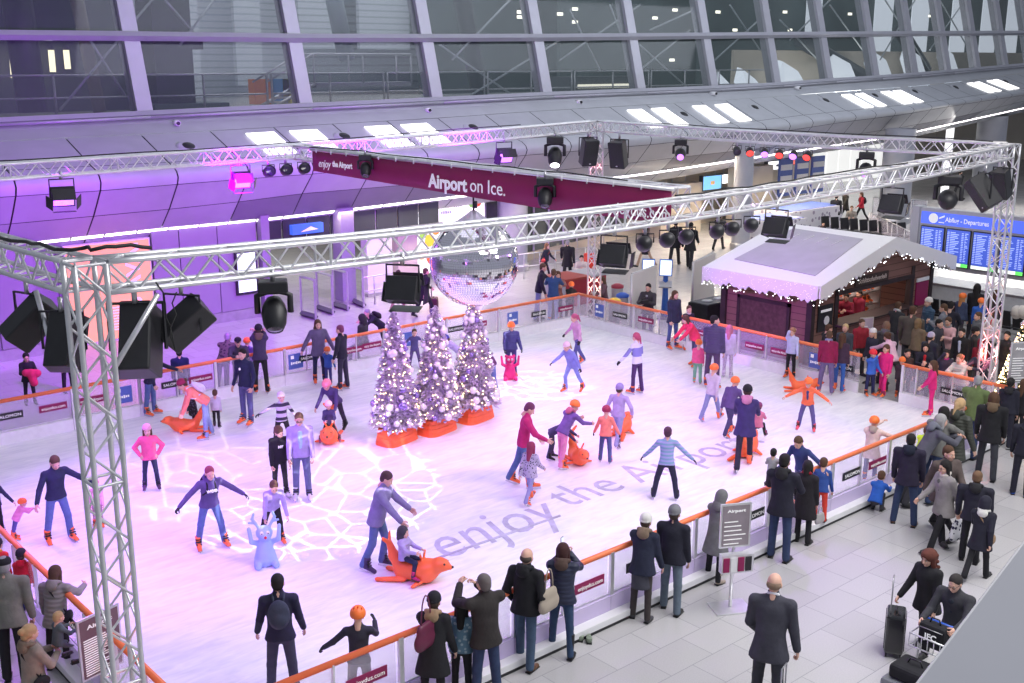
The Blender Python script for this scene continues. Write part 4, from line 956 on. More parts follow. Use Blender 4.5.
six = [(737, None, 'dark'), (750, M['lampr'], 'red'), (765, M['lampv'], 'dim violet'), (780, M['lampr'], 'red'), (794, M['lampv'], 'dim violet'), (808, M['lampr'], 'red')]
nmx = ['first', 'second', 'third', 'fourth', 'fifth', 'sixth']
for k, (px, lt, nm) in enumerate(six): p = under_R(px); par(p, camyaw(p, .2 - .1 * k), .5, .95, '%s small can lamp, %s from the left of six under the right truss' % (nm, nmx[k]), lt, 'six can lamps under the right truss')
p = under_R(867); mover(p, camyaw(p), .35, 1.05, 'round lamp shining violet under the right end truss, near its right half', M['lampv'])
# near truss
p = near_at(146) + [0, .29, 0]; speaker(p, faceang(p, 9, 18), .55, .98, 'big black loudspeaker nearest the front left tower, facing away')
p = near_at(193) + [0, .29, 0]; speaker(p, faceang(p, 13, 16), .6, .74, 'tilted black loudspeaker right of the big one on the near truss', -.7)
p = np.array([TA[0] + .0, TA[1] + .75, 6.0]); speaker(p, faceang(p, 12, 20), .5, .8, 'black loudspeaker seen through the bars of the front left tower')
p = np.array([TA[0] - .12, TA[1] + 1.35, 6.1]); speaker(p, faceang(p, 16, 16), .65, .75, 'black loudspeaker left of the front left tower', -.5)
p = near_at(272); mover(p, camyaw(p), .9, .85, 'large black moving head lamp left over the entrance, violet rim', M['lens'])
p = near_at(402); flood(p, camyaw(p, PI - .3), .45, .98, 'large black flood lamp with open flaps left of the mirror ball')
p = near_at(614); flood(p, camyaw(p, PI - .3), .45, .95, 'large black flood lamp with open flaps before the far truss tower')
for k, px in enumerate([645, 668, 687, 718, 733, 752]):
    p = near_at(px); par(p, camyaw(p, PI + .2), .3, .98, '%s of the six dark can lamps hanging in a row right of the banner' % nmx[k], None, 'six dark can lamps on the near truss')
p = near_at(777); flood(p, camyaw(p, PI - .4), .45, .98, 'black flood lamp above the snowy hut roof')
p = near_at(893); flood(p, camyaw(p, PI - .4), .45, 1.05, 'black flood lamp left of the right loudspeakers')
p = near_at(950); mover(p, camyaw(p, PI), -.2, 1.25, 'violet tinted moving head lamp hanging steeply before the right tower')
p = near_at(986); speaker(p, faceang(p, 14, 18), .5, 1.05, 'black loudspeaker left of the right truss tower', -.45)
p = near_at(1004); speaker(p, faceang(p, 0, 14), .35, .9, 'black loudspeaker with grey top against the right truss tower')
p = gx(365, 155, BX - .15); mover(p, camyaw(p), .9, .72, 'small moving head lamp clamped in front of the banner left part', M['lens'])
p = gx(545, 178, BX - .15); mover(p, camyaw(p), .9, .8, 'small moving head lamp clamped in front of the banner right part', M['lens'])
tag(centre(MB().tube([gx(475, 201, 13.2), gx(475, 208, 13.2)], .05, 6).build('hoist_hook', M['black'])), 'black hook above the mirror ball', 'hook')
# cables lying along the trusses
def cable(pts, lab, r=.014):
    P = []
    for i in range(len(pts) - 1):
        a, b = np.array(pts[i], float), np.array(pts[i + 1], float)
        for k in range(6): P.append(a + (b - a) * k / 6 + np.array([random.uniform(-.04, .04), random.uniform(-.04, .04), random.uniform(-.01, .03)]))
    tag(centre(MB().tube(P, r, 5).build('cable', M['cable'])), lab, 'cable')
cable([cB(.05) + [0, 0, .19], cB(.3) + [0, 0, .19], cB(.5) + [0, 0, .19], cB(.95) + [0, 0, .19]], 'black cable run lying on top of the back truss')
cable([cR(.02) + [0, 0, .19], cR(.5) + [0, 0, .19], cR(.95) + [0, 0, .19]], 'black cable run lying on top of the right truss')
cable([cN(.42) + [0, 0, .19], cN(.6) + [0, 0, .2], cN(.8) + [0, 0, .19]], 'black cable run lying on the near truss above the hut')
cable([(TA[0] - .1, 12.5, 6.5), (TA[0], 11, 6.53), (TA[0] + .1, 10.3, 6.6), (TA[0] + .8, 10.35, 6.55)], 'black cable bundle looped over the front left truss corner', .02)
cable([(BX + .2, 22, 6.44), (BX + .25, 16, 6.44), (BX + .2, 11.6, 6.44)], 'black cable run on top of the banner truss')
cable([gx(540, 100, 25), gx(540, 100, 25)] if False else [near_at(158) + [0, 0, .1], near_at(166) + [0, 0, -.55], near_at(174) + [0, 0, .1]], 'thin black cable loop hanging between the two left loudspeakers', .008)
# ================================================================== people
def snet(f, org, h):
    """surface nets: field f (negative inside) on a grid -> vertices, quads"""
    s = f < 0
    nx, ny, nz = f.shape
    c = np.zeros((nx - 1, ny - 1, nz - 1), int)
    for a in (0, 1):
        for b in (0, 1):
            for d in (0, 1): c += s[a:nx - 1 + a, b:ny - 1 + b, d:nz - 1 + d]
    cells = (c > 0) & (c < 8)
    I = np.argwhere(cells)
    if len(I) == 0: return np.zeros((0, 3)), np.zeros((0, 4), int)
    idx = -np.ones(cells.shape, int); idx[cells] = np.arange(len(I))
    acc = np.zeros((len(I), 3)); cnt = np.zeros(len(I))
    cor = [(a, b, d) for a in (0, 1) for b in (0, 1) for d in (0, 1)]
    for p in cor:
        for ax in range(3):
            if p[ax]: continue
            q = list(p); q[ax] = 1
            fp = f[I[:, 0] + p[0], I[:, 1] + p[1], I[:, 2] + p[2]]; fq = f[I[:, 0] + q[0], I[:, 1] + q[1], I[:, 2] + q[2]]
            m = (fp < 0) != (fq < 0); t = np.where(m, fp / np.where(m, fp - fq, 1), 0)
            pos = np.tile(np.array(p, float), (len(I), 1)); pos[:, ax] += t
            acc[m] += pos[m]; cnt[m] += 1
    V = (I + acc / cnt[:, None]) * h + org
    Q = []
    for ax in range(3):
        sl0 = [slice(None)] * 3; sl1 = [slice(None)] * 3; sl0[ax] = slice(0, -1); sl1[ax] = slice(1, None)
        a, b = s[tuple(sl0)], s[tuple(sl1)]
        E = np.argwhere(a != b); u, v = [k for k in range(3) if k != ax]
        E = E[(E[:, u] > 0) & (E[:, v] > 0) & (E[:, u] < f.shape[u] - 1) & (E[:, v] < f.shape[v] - 1)]
        sg = a[E[:, 0], E[:, 1], E[:, 2]]
        def g(du, dv):
            K = E.copy(); K[:, u] -= du; K[:, v] -= dv; return idx[K[:, 0], K[:, 1], K[:, 2]]
        q = np.stack([g(1, 1), g(0, 1), g(0, 0), g(1, 0)], 1)
        fl = sg if ax != 1 else ~sg
        q[~fl] = q[~fl][:, ::-1]
        Q.append(q)
    Q = np.concatenate(Q); Q = Q[(Q >= 0).all(1)]
    return V, Q
class Field:
    def __init__(s, lo, hi, h):
        s.h = h; s.org = np.array(lo) - 2 * h
        n = np.ceil((np.array(hi) - s.org) / h).astype(int) + 3
        s.n = n; s.f = np.full(n, 1.0, np.float32)
    def _box(s, lo, hi):
        a = np.maximum(0, np.floor((np.array(lo) - s.org) / s.h).astype(int)); b = np.minimum(s.n, np.ceil((np.array(hi) - s.org) / s.h).astype(int) + 1)
        return a, b
    def _pts(s, a, b):
        ax = [s.org[k] + s.h * np.arange(a[k], b[k]) for k in range(3)]
        return np.meshgrid(*ax, indexing='ij')
    def _merge(s, a, b, d, k):
        sl = tuple(slice(a[i], b[i]) for i in range(3)); o = s.f[sl]
        if k < 0: s.f[sl] = np.maximum(o, -d); return
        hh = np.clip(.5 + .5 * (o - d) / k, 0, 1)
        s.f[sl] = o * (1 - hh) + d * hh - k * hh * (1 - hh)
    def cone(s, p, q, r0, r1, k=.03, fl=None):
        """tapered capsule; fl=(axis unit vector, factor) squashes it along one axis"""
        p, q = np.array(p, float), np.array(q, float); pad = max(r0, r1) * (1.0 if not fl else max(1, 1 / fl[1])) + k * 1.2 + s.h * 2
        a, b = s._box(np.minimum(p, q) - pad, np.maximum(p, q) + pad)
        if (b <= a).any(): return
        X, Y, Z = s._pts(a, b); d = q - p; L2 = max(d @ d, 1e-9)
        px, py, pz = X - p[0], Y - p[1], Z - p[2]
        t = np.clip((px * d[0] + py * d[1] + pz * d[2]) / L2, 0, 1)
        ex, ey, ez = px - t * d[0], py - t * d[1], pz - t * d[2]
        d2 = ex * ex + ey * ey + ez * ez
        if fl is not None:
            w_ = ex * fl[0][0] + ey * fl[0][1] + ez * fl[0][2]; d2 = d2 + w_ * w_ * (fl[1] ** 2 - 1)
        r = r0 + (r1 - r0) * t
        D = np.sqrt(np.maximum(d2, 1e-12)) - r
        s._merge(a, b, D, k)
    def ell(s, c, r, R=None, k=.03):
        c, r = np.array(c, float), np.array(r, float); pad = r.max() + abs(k) * 1.2 + s.h * 2
        a, b = s._box(c - pad, c + pad)
        if (b <= a).any(): return
        X, Y, Z = s._pts(a, b); P = np.stack([X - c[0], Y - c[1], Z - c[2]], -1)
        if R is not None: P = P @ np.array(R)
        n = np.sqrt((P / r) ** 2 @ np.ones(3)); s._merge(a, b, (n - 1) * r.min(), k)
    def cut(s, p, n):
        """removes what lies beyond the plane through p with outward normal n"""
        X, Y, Z = s._pts(np.zeros(3, int), s.n)
        D = (X - p[0]) * n[0] + (Y - p[1]) * n[1] + (Z - p[2]) * n[2]
        s.f = np.maximum(s.f, D)
    def mesh(s): return snet(s.f, s.org, s.h)

# ---- head, hand and shoe patterns, made once; +x is forward, z up
def head_template(h):
    f = Field((-.13, -.11, -.17), (.15, .11, .14), h)
    f.ell((-.012, 0, .035), (.098, .077, .092), k=.01)          # skull
    f.ell((.03, 0, -.035), (.066, .058, .082), k=.03)           # face and jaw
    f.cone((.05, 0, -.085), (.062, 0, -.088), .024, .02, .02)   # chin
    f.cone((-.02, 0, -.05), (-.035, 0, -.16), .05, .054, .02)   # neck
    f.cone((.09, 0, .008), (.112, 0, -.028), .009, .015, .012)  # nose
    f.cone((.083, -.028, .022), (.083, .028, .022), .012, .012, .012)  # brow
    f.cone((.087, -.016, -.056), (.087, .016, -.056), .009, .009, .008)  # lips
    for sg in (1, -1):
        f.ell((.095, sg * .031, .004), (.016, .018, .012), k=-1)  # eye hollow
        f.ell((-.008, sg * .078, -.005), (.02, .011, .032), k=.008)  # ear
        f.ell((.06, sg * .04, -.03), (.03, .022, .026), k=.02)   # cheek
    V, Q = f.mesh()
    return V, Q
def hand_template(h, curl):
    """palm at the origin, fingers along -z (hand hanging), thumb to +x, palm facing +y"""
    f = Field((-.06, -.05, -.2), (.09, .09, .03), h)
    f.cone((0, 0, .01), (0, 0, -.03), .026, .03, .01, fl=((0, 1, 0), 1.5))
    f.cone((-.018, 0, -.03), (-.024, 0, -.075), .022, .02, .01, fl=((0, 1, 0), 1.5)); f.cone((.014, 0, -.03), (.022, 0, -.075), .024, .02, .01, fl=((0, 1, 0), 1.5))
    for k, (x, L) in enumerate([(.031, .072), (.0105, .082), (-.0105, .076), (-.031, .06)]):
        p = np.array([x, 0, -.085]); a = 0.12 + curl * .3; seg = [L * .42, L * .33, L * .25]; r = .0098 - .0006 * k
        for j, sl in enumerate(seg):
            q = p + sl * np.array([(x * .8) * (1 - curl), math.sin(a), -math.cos(a)]); f.cone(p, q, r, r * .9, .002); p = q; a += .15 + curl * .95; r *= .93
    p = np.array([.03, .004, -.03]); q = p + np.array([.026, .012, -.03]); f.cone(p, q, .014, .012, .006); p = q
    q = p + np.array([.012, .012 + .014 * curl, -.026]); f.cone(p, q, .0115, .009, .003)
    V, Q = f.mesh(); return V, Q
def shoe_template(kind, h=.008):
    """heel under the ankle at the origin, toe to +x, sole at z=0"""
    f = Field((-.1, -.08, -.02), (.24, .08, .46), h)
    z0 = .055 if kind == 'skate' else .012
    f.cone((-.035, 0, z0 + .035), (.05, 0, z0 + .032), .04, .04, .02)
    f.cone((.05, 0, z0 + .03), (.15, 0, z0 + .02), .042, .034, .02)
    top = {'skate': .24, 'shoe': .09, 'boot': .22, 'tall': .38}[kind]
    f.cone((-.03, 0, z0 + .05), (-.03, 0, top), .044, .047 if kind != 'skate' else .055, .02)
    f.cut((0, 0, z0), (0, 0, -1)); f.cut((0, 0, top), (0, 0, 1))
    V, Q = f.mesh(); mi = np.zeros(len(Q), int); VV, FF, MI = list(V), [list(q) for q in Q], [0] * len(Q)
    def box(x0, x1, y0, y1, za, zb, m_):
        n = len(VV); VV.extend([(a, b, c) for a in (x0, x1) for b in (y0, y1) for c in (za, zb)])
        for q in [(0, 1, 3, 2), (4, 6, 7, 5), (0, 4, 5, 1), (2, 3, 7, 6), (0, 2, 6, 4), (1, 5, 7, 3)]: FF.append([n + k for k in q]); MI.append(m_)
    if kind == 'skate':
        box(-.085, .185, -.003, .003, 0, .03, 1); box(-.06, -.02, -.014, .014, .026, z0 + .004, 1); box(.06, .14, -.014, .014, .026, z0 + .004, 1)
        box(-.075, .18, -.036, .036, z0 - .006, z0 + .004, 1)
        for zz in (.11, .15, .19): box(-.01 + (.19 - zz) * .5, .03 + (.19 - zz) * .5, -.05, .05, zz, zz + .014, 2)
    else:
        box(-.078, .182, -.04, .04, 0, z0 + .004, 2)
    return np.array(VV, float), FF, MI
HEAD = {0: head_template(.0065), 1: head_template(.011)}
HAND = {(l, c): hand_template(.0042 if l == 0 else .007, c) for l in (0, 1) for c in (.35, 1.0)}
_shoe = {}
def shoe_mesh(kind, col, lvl):
    key = (kind, col, lvl)
    if key not in _shoe:
        V, Fc, MI = shoe_template(kind, .008 if lvl == 0 else .014)
        me = bpy.data.meshes.new(kind); me.from_pydata(V.tolist(), [], Fc)
        for m_ in (fabric(col, 'boot'), M['blade'], M['black']): me.materials.append(m_)
        me.polygons.foreach_set('material_index', MI); me.polygons.foreach_set('use_smooth', [m_ == 0 for m_ in MI]); me.update(); _shoe[key] = me
    return _shoe[key]
def fabric(col, kind='cloth'):
    if not isinstance(col, tuple): return col
    nm = '%s %02d %02d %02d' % (kind, *[int(c * 99) for c in col[:3]])
    if len(col) > 3:     # horizontal stripes of a second colour
        return mat(nm + ' striped %02d' % int(col[3] * 99), col[:3], .85, stripe=(col[3:6], col[6], .45, 2))
    if kind == 'boot': return mat(nm, col, .5, noise=.06, nscale=20)
    if kind == 'puffer':
        if nm in _mats: return _mats[nm]
        m_ = mat(nm, col, .55); nt = m_.node_tree; b = nt.nodes['Principled BSDF']
        tc = nt.nodes.new('ShaderNodeTexCoord'); wv = nt.nodes.new('ShaderNodeTexWave'); wv.bands_direction = 'Z'; wv.inputs['Scale'].default_value = 5; wv.inputs['Distortion'].default_value = .6
        nt.links.new(tc.outputs['Object'], wv.inputs['Vector']); bp = nt.nodes.new('ShaderNodeBump'); bp.inputs['Strength'].default_value = .5; bp.inputs['Distance'].default_value = .012
        nt.links.new(wv.outputs['Fac'], bp.inputs['Height']); nt.links.new(bp.outputs[0], b.inputs['Normal']); return m_
    return mat(nm, col, .85, noise=.14, nscale=9, bump=.35, bscale=18)
SKIN = mat('skin', (.72, .43, .33), .55, noise=.05, nscale=20)
SKIN2 = mat('skin deeper', (.45, .25, .17), .55, noise=.05, nscale=20)
LIP = mat('lips', (.5, .18, .17), .5); EYEW = mat('eye white', (.85, .85, .85), .3); EYEB = mat('eye iris', (.04, .03, .03), .2)
GLOVE = mat('black glove', (.015, .015, .02), .8, noise=.1)
def rotm(ax, a):
    return np.array(Matrix.Rotation(a, 3, ax))
D2 = math.radians
POSES = {
 # lean, (armL: pitch forward, out, elbow, inward), (armR ...), (legL: pitch forward, out, knee), (legR ...), head pitch down
 'stand': (3, (6, 5, 14, 10), (4, 5, 14, 10), (3, 3, 2), (-3, 3, 2), 5),
 'pockets': (3, (-12, 16, 55, 30), (-12, 16, 55, 30), (4, 4, 2), (-3, 4, 2), 5),
 'walk': (5, (28, 6, 25, 0), (-26, 6, 15, 0), (-24, 2, 12), (24, 2, 6), 5),
 'walk2': (5, (-26, 6, 15, 0), (28, 6, 25, 0), (24, 2, 6), (-24, 2, 12), 5),
 'skate': (14, (10, 42, 18, 0), (0, 42, 18, 0), (22, 8, 34), (-18, 10, 14), 12),
 'skate2': (14, (0, 42, 18, 0), (10, 42, 18, 0), (-18, 10, 14), (22, 8, 34), 12),
 'arms_out': (8, (8, 58, 20, 0), (8, 58, 20, 0), (12, 8, 18), (-4, 9, 10), 14),
 'arms_wide': (6, (0, 52, 12, 0), (0, 50, 12, 0), (5, 13, 8), (-2, 13, 8), 4),
 'hips': (2, (-14, 38, 80, 60), (-14, 38, 80, 60), (2, 7, 3), (0, 7, 3), 6),
 'rail': (22, (48, 14, 52, 20), (48, 14, 52, 20), (-4, 4, 3), (-12, 4, 3), 14),
 'rail1': (10, (50, 16, 40, 10), (6, 10, 15, 0), (0, 4, 3), (-6, 4, 3), 8),
 'rail2': (10, (6, 10, 15, 0), (50, 16, 40, 10), (-6, 4, 3), (0, 4, 3), 8),
 'rest': (30, (60, 12, 60, 45), (60, 12, 60, 45), (-14, 4, 2), (-18, 4, 3), -8),
 'push': (48, (62, 10, 12, 5), (58, 10, 12, 5), (16, 5, 30), (-16, 5, 10), 10),
 'bend': (68, (42, 8, 10, 5), (36, 8, 10, 5), (6, 5, 14), (-2, 6, 12), 10),
 'photo': (4, (66, 18, 98, 25), (66, 18, 98, 25), (3, 4, 3), (-3, 4, 3), 0),
 'hold': (0, (34, 16, 88, 35), (30, 14, 80, 35), (3, 4, 2), (-3, 4, 2), 10),
 'cart': (12, (38, 12, 42, 8), (34, 12, 42, 8), (16, 3, 8), (-14, 3, 8), 12),
 'pull': (6, (4, 8, 15, 0), (4, 12, 8, 0), (3, 4, 2), (-4, 4, 2), 8),
 'reach': (16, (78, 20, 20, 0), (60, 30, 25, 0), (8, 5, 12), (-8, 5, 8), 12),
 'one_out': (20, (10, 75, 10, 0), (30, 16, 30, 0), (10, 6, 14), (-6, 6, 10), 26),
 'wave_head': (2, (8, 10, 10, 0), (150, 22, 110, 10), (3, 4, 3), (-3, 4, 3), 8),
 'ride': (-2, (45, 14, 45, 20), (45, 14, 45, 20), (78, 24, 82), (78, 24, 82), 6),
 'sit': (8, (35, 12, 60, 25), (35, 12, 60, 25), (86, 8, 86), (84, 8, 84), 12),
 'carried': (8, (40, 24, 60, 10), (40, 24, 60, 10), (55, 22, 60), (50, 22, 60), 5),
 'crouch': (38, (55, 12, 40, 10), (50, 12, 40, 10), (100, 12, 128), (96, 12, 126), 8),
 'hug': (6, (70, 26, 50, 40), (66, 26, 50, 40), (3, 4, 3), (-3, 4, 3), 10),
 'step_back': (16, (44, 12, 20, 0), (30, 16, 30, 0), (26, 4, 22), (-28, 4, 14), 20),
 'cross': (2, (30, 14, 95, 70), (26, 14, 92, 70), (3, 5, 2), (-3, 5, 2), 6),
}
def solve(pose, H, hs, sw, hw, over=None):
    lean, aL, aR, lL, lR, hp = pose
    Rt = rotm('Y', D2(lean))                       # leaning brings the chest forward (+x)
    J = {}; pel = np.array([0, 0, 0.0])
    lg = H * (.53 - .03)                            # leg length hip to ankle
    if hs > 1: lg *= (1 - .10 * (hs - 1) / .45)
    th, sh = lg * .505, lg * .495
    for sd, y, (pt, ou, kn) in (('L', hw, lL), ('R', -hw, lR)):
        sg = 1 if sd == 'L' else -1
        hip = pel + np.array([0, y, 0.0])
        d = rotm('X', D2(sg * ou)) @ rotm('Y', D2(-pt)) @ np.array([0, 0, -1.0])
        knee = hip + d * th
        d2 = rotm('X', D2(sg * ou * .6)) @ rotm('Y', D2(-pt + kn)) @ np.array([0, 0, -1.0])
        J['hip' + sd], J['knee' + sd], J['ank' + sd] = hip, knee, knee + d2 * sh
        J['shin' + sd] = d2
    spine = H * (.285 if hs <= 1.02 else .27)
    J['pel'] = pel; J['waist'] = pel + Rt @ np.array([0, 0, spine * .36]); J['chest'] = pel + Rt @ np.array([0.005 * H, 0, spine * .78])
    J['neck'] = pel + Rt @ np.array([-.006 * H, 0, spine + .028 * H])
    Rh = rotm('Y', D2(lean * .45 + hp)); J['Rt'] = Rt; J['Rh'] = Rh
    J['head'] = J['neck'] + rotm('Y', D2(lean * .7 + hp * .4)) @ np.array([.012 * H, 0, .072 * H + .03 * H * (hs - 1) / .3 * .6])
    ua, fa = H * .168, H * .145
    for sd, sg, (pt, ou, el, inn) in (('L', 1, aL), ('R', -1, aR)):
        shd = pel + Rt @ np.array([-.005 * H, sg * sw, spine * .935]); J['sho' + sd] = shd
        A = rotm('X', D2(sg * ou)) @ rotm('Y', D2(-pt))
        d = A @ np.array([0, 0, -1.0]); elb = shd + d * ua
        B = A @ rotm('Z', D2(-sg * inn)) @ rotm('Y', D2(-el)); d2 = B @ np.array([0, 0, -1.0])
        J['elb' + sd], J['wri' + sd] = elb, elb + d2 * fa; J['Rhand' + sd] = B
    return J
def mesh_obj(name, V, Q, mats, parent, mi=None, smooth=True):
    me = bpy.data.meshes.new(name); me.from_pydata(V.tolist() if hasattr(V, 'tolist') else V, [], Q.tolist() if hasattr(Q, 'tolist') else Q)
    for m_ in (mats if isinstance(mats, (list, tuple)) else [mats]): me.materials.append(m_)
    if smooth: me.polygons.foreach_set('use_smooth', [True] * len(me.polygons))
    if mi is not None: me.polygons.foreach_set('material_index', mi)
    me.update(); o = bpy.data.objects.new(name, me); COL.objects.link(o); o.parent = parent; return o
NP = [0]
def person(x, yt, yf, face, pose, top, bot, label, shoe='shoe', shc=(.03, .03, .03), hat=None, hatc=(.05, .05, .06), hair='short', hairc=(.06, .04, .03),
           z=None, length=.10, skirt=None, group=None, g='m', glove=False, bag=None, bagc=(.03, .03, .05), hood=None, kind='cloth', H=None, headyaw=0, arms=None, lean=None,
           skin=None, width=1.0, seat=None, scarf=None, glasses=False, open_=None, headp=None, logo=None, at=None, legs=None, scarf_thin=False):
    """x: photo column of the body, yt / yf: photo rows of the crown and the soles"""
    NP[0] += 1
    rnd = random.Random(NP[0] * 13)
    if z is None: z = ICE
    P = list(POSES[pose])
    if arms: P[1], P[2] = arms
    if legs: P[3], P[4] = legs
    if lean is not None: P[0] = lean
    if headp is not None: P[5] = headp
    gp = at if at is not None else gz(x, yf, z)
    gp = np.array([gp[0], gp[1], z if seat is None else z])
    # metric height of the figure from the photo
    d = gp - np.array([0, 0, CZ]); hd = math.hypot(d[0], d[1])
    rt_ = ray(x, yt); hz_ = CZ + rt_[2] * (hd / math.hypot(rt_[0], rt_[1])) - z
    if H is None:
        H = 1.7
        for _ in range(4):
            hs = float(np.interp(H, [.85, 1.3, 1.6, 1.8], [1.42, 1.2, 1.04, 1.0]))
            J = solve(P, H, hs, .1 * H, .05 * H); lo = min(J['ankL'][2], J['ankR'][2]) - .045 * H
            hi = J['head'][2] + .062 * H * hs; H *= hz_ / (hi - lo)
        H = min(max(H, .75), 2.02)
    hs = float(np.interp(H, [.85, 1.3, 1.6, 1.8], [1.42, 1.2, 1.04, 1.0]))
    fem = g == 'f'; kid = H < 1.4
    sw = H * (.094 if fem or kid else .106) * width; hw = H * .048
    J = solve(P, H, hs, sw, hw)
    lift = .082 if shoe == 'skate' else .045
    lift *= max(.7, H / 1.75)
    lo = min(J['ankL'][2], J['ankR'][2]) - lift
    off = np.array([0, 0, -lo])
    if seat is not None: off = np.array([0, 0, seat - J['pel'][2] + .1 * H * .6])
    # centre the figure over its feet
    if seat is None:
        fx = (J['ankL'] + J['ankR']) / 2; off = off - np.array([fx[0] * .7 - .0, fx[1] * .5, 0])
    for k in list(J):
        if k[0] != 'R' and not k.startswith('shin'): J[k] = J[k] + off
    tc = -d[:2] / hd; sr = np.array([-tc[1], tc[0]])
    # screen right seen from the camera
    if sr @ _r[:2] < 0: sr = -sr
    fa = D2(face); fv = math.cos(fa) * tc + math.sin(fa) * sr
    root = empty('person', gp, math.atan2(fv[1], fv[0]), label, 'person', group)
    px_m = F / max(hd, 1) * 1.0            # pixels per metre here
    lv = 0 if px_m > 52 else 1
    hh = .016 if px_m > 60 else (.020 if px_m > 45 else .027)
    hh *= max(.62, H / 1.75)
    b = H / 1.75
    allp = np.array([J[k] for k in J if k[0] != 'R' and not k.startswith('shin')]); pad = .26 * b
    lo_, hi_ = allp.min(0) - pad, allp.max(0) + pad; lo_[2] = max(lo_[2], -.02)
    sk = skin or SKIN
    # --- body, one continuous figure
    f = Field(lo_, hi_, hh * 1.15)
    Rt = J['Rt']; ax = tuple(Rt @ np.array([1.0, 0, 0]))
    f.cone(J['pel'], J['waist'], .115 * b, .1 * b, .04, fl=(ax, 1.25)); f.cone(J['waist'], J['chest'], .1 * b, .125 * b, .04, fl=(ax, 1.3)); f.cone(J['chest'], J['neck'], .1 * b, .05 * b, .03)
    f.cone(J['shoL'], J['shoR'], .045 * b, .045 * b, .04); f.cone(J['neck'], J['head'], .05 * b, .05 * b, .02)
    for s_ in 'LR':
        f.cone(J['sho' + s_], J['elb' + s_], .044 * b, .036 * b, .03); f.cone(J['elb' + s_], J['wri' + s_], .037 * b, .026 * b, .01)
        f.cone(J['hip' + s_], J['knee' + s_], .075 * b, .05 * b, .03); f.cone(J['knee' + s_], J['ank' + s_], .05 * b, .033 * b, .02)
    V, Q = f.mesh(); MI = np.zeros(len(Q), int); Vs, Fs, Ms = [V], [Q], [MI]; n0 = len(V)
    def addp(V2, Q2, m_):
        nonlocal n0
        Vs.append(V2); Fs.append(Q2 + n0); Ms.append(np.full(len(Q2), m_)); n0 += len(V2)
    Hy = rotm('Z', D2(headyaw)); HR = J['Rh'] @ Hy; hsc = b * hs * .98
    hv, hq = HEAD[lv]; addp((hv * hsc) @ HR.T + J['head'], hq, 0)
    def ball(c, r, m_, sc=(1, 1, 1)):
        t_ = MB().sph(c, r, 8, 0, sc); addp((np.array(t_.v) * hsc) @ HR.T + J['head'], np.array([q for q in t_.f]), m_)
    for sg in (1, -1):
        ball((.083, sg * .031, .004), .0125, 2, (.8, 1.1, .75)); ball((.091, sg * .031, .004), .0068, 3)
        ball((.094, sg * .032, .026), .008, 4, (.6, 2.2, .45))
    ball((.094, 0, -.056), .011, 1, (.6, 2.0, .55))
    for s_ in 'LR':
        tv, tq = HAND[(lv, 1.0 if rnd.random() < .35 or pose in ('push', 'rail', 'cart', 'pull', 'photo') else .35)]
        tv = tv * np.array([1, -1 if s_ == 'L' else 1, 1]) * b * 1.0
        t2 = tq if s_ == 'R' else tq[:, ::-1]
        addp(tv @ J['Rhand' + s_].T + J['wri' + s_], t2, 5 if glove else 0)
    mesh_obj('body', np.concatenate(Vs), np.concatenate(Fs), [sk, LIP, EYEW, EYEB, fabric(hairc, 'hair') if hair != 'none' else fabric((.2, .15, .1), 'hair'), GLOVE], root, np.concatenate(Ms))
    if glasses:
        m_ = MB()
        for sg in (1, -1): m_.tube([(.104, sg * .031 + .018 * math.cos(a), .004 + .015 * math.sin(a)) for a in [k * PI / 4 for k in range(9)]], .0028, 4, cap=False)
        m_.tube([(.104, -.05, .008), (0, -.078, .01)], .0026, 4); m_.tube([(.104, .05, .008), (0, .078, .01)], .0026, 4); m_.tube([(.106, -.013, .006), (.106, .013, .006)], .0026, 4)
        mesh_obj('glasses', (np.array(m_.v) * hsc) @ HR.T + J['head'], m_.f, M['black'], root)
    # --- trousers
    coatlen = length
    if bot is not None:
        f = Field(lo_, hi_, hh)
        f.cone(J['pel'] + np.array([0, 0, -.01]), lerp(J['pel'], J['waist'], .7), .128 * b, .12 * b, .03, fl=(ax, 1.15))
        for s_ in 'LR':
            e = J['ank' + s_]; tp = .058 if not (fem and shoe in ('tall', 'boot')) else .05
            f.cone(J['hip' + s_], J['knee' + s_], .086 * b, (.064 if not fem else .057) * b, .03); f.cone(J['knee' + s_], lerp(J['knee' + s_], e, .93), (.064 if not fem else .056) * b, tp * b, .02)
        V, Q = f.mesh(); mesh_obj('trousers', V, Q, fabric(bot), root)
    if skirt:
        f = Field(lo_, hi_, hh); e = (J['kneeL'] + J['kneeR']) / 2
        f.cone(J['waist'], lerp(J['pel'], e, .75), .12 * b, .165 * b, .03); f.cut(lerp(J['pel'], e, .8), (0, 0, -1)); V, Q = f.mesh(); mesh_obj('skirt', V, Q, fabric(skirt), root)
    # --- top
    f = Field(lo_, hi_, hh); fat = 1.0 if kind == 'cloth' and coatlen < .12 else 1.12
    if kind == 'slim': fat = .93
    flx = 1.18 if fat > 1 else 1.25
    f.cone(lerp(J['pel'], J['waist'], .15), J['waist'], .138 * b * fat, .128 * b * fat, .04, fl=(ax, flx))
    for yy in (-.03, .03): f.cone(J['waist'] + np.array([0, yy * b, 0]), J['chest'] + np.array([0, yy * 1.2 * b, 0]), .122 * b * fat, .138 * b * fat, .04, fl=(ax, flx))
    f.cone(J['chest'], lerp(J['chest'], J['neck'], .82), .125 * b * fat, .07 * b, .04, fl=(ax, 1.1))
    e = (J['kneeL'] + J['kneeR']) / 2
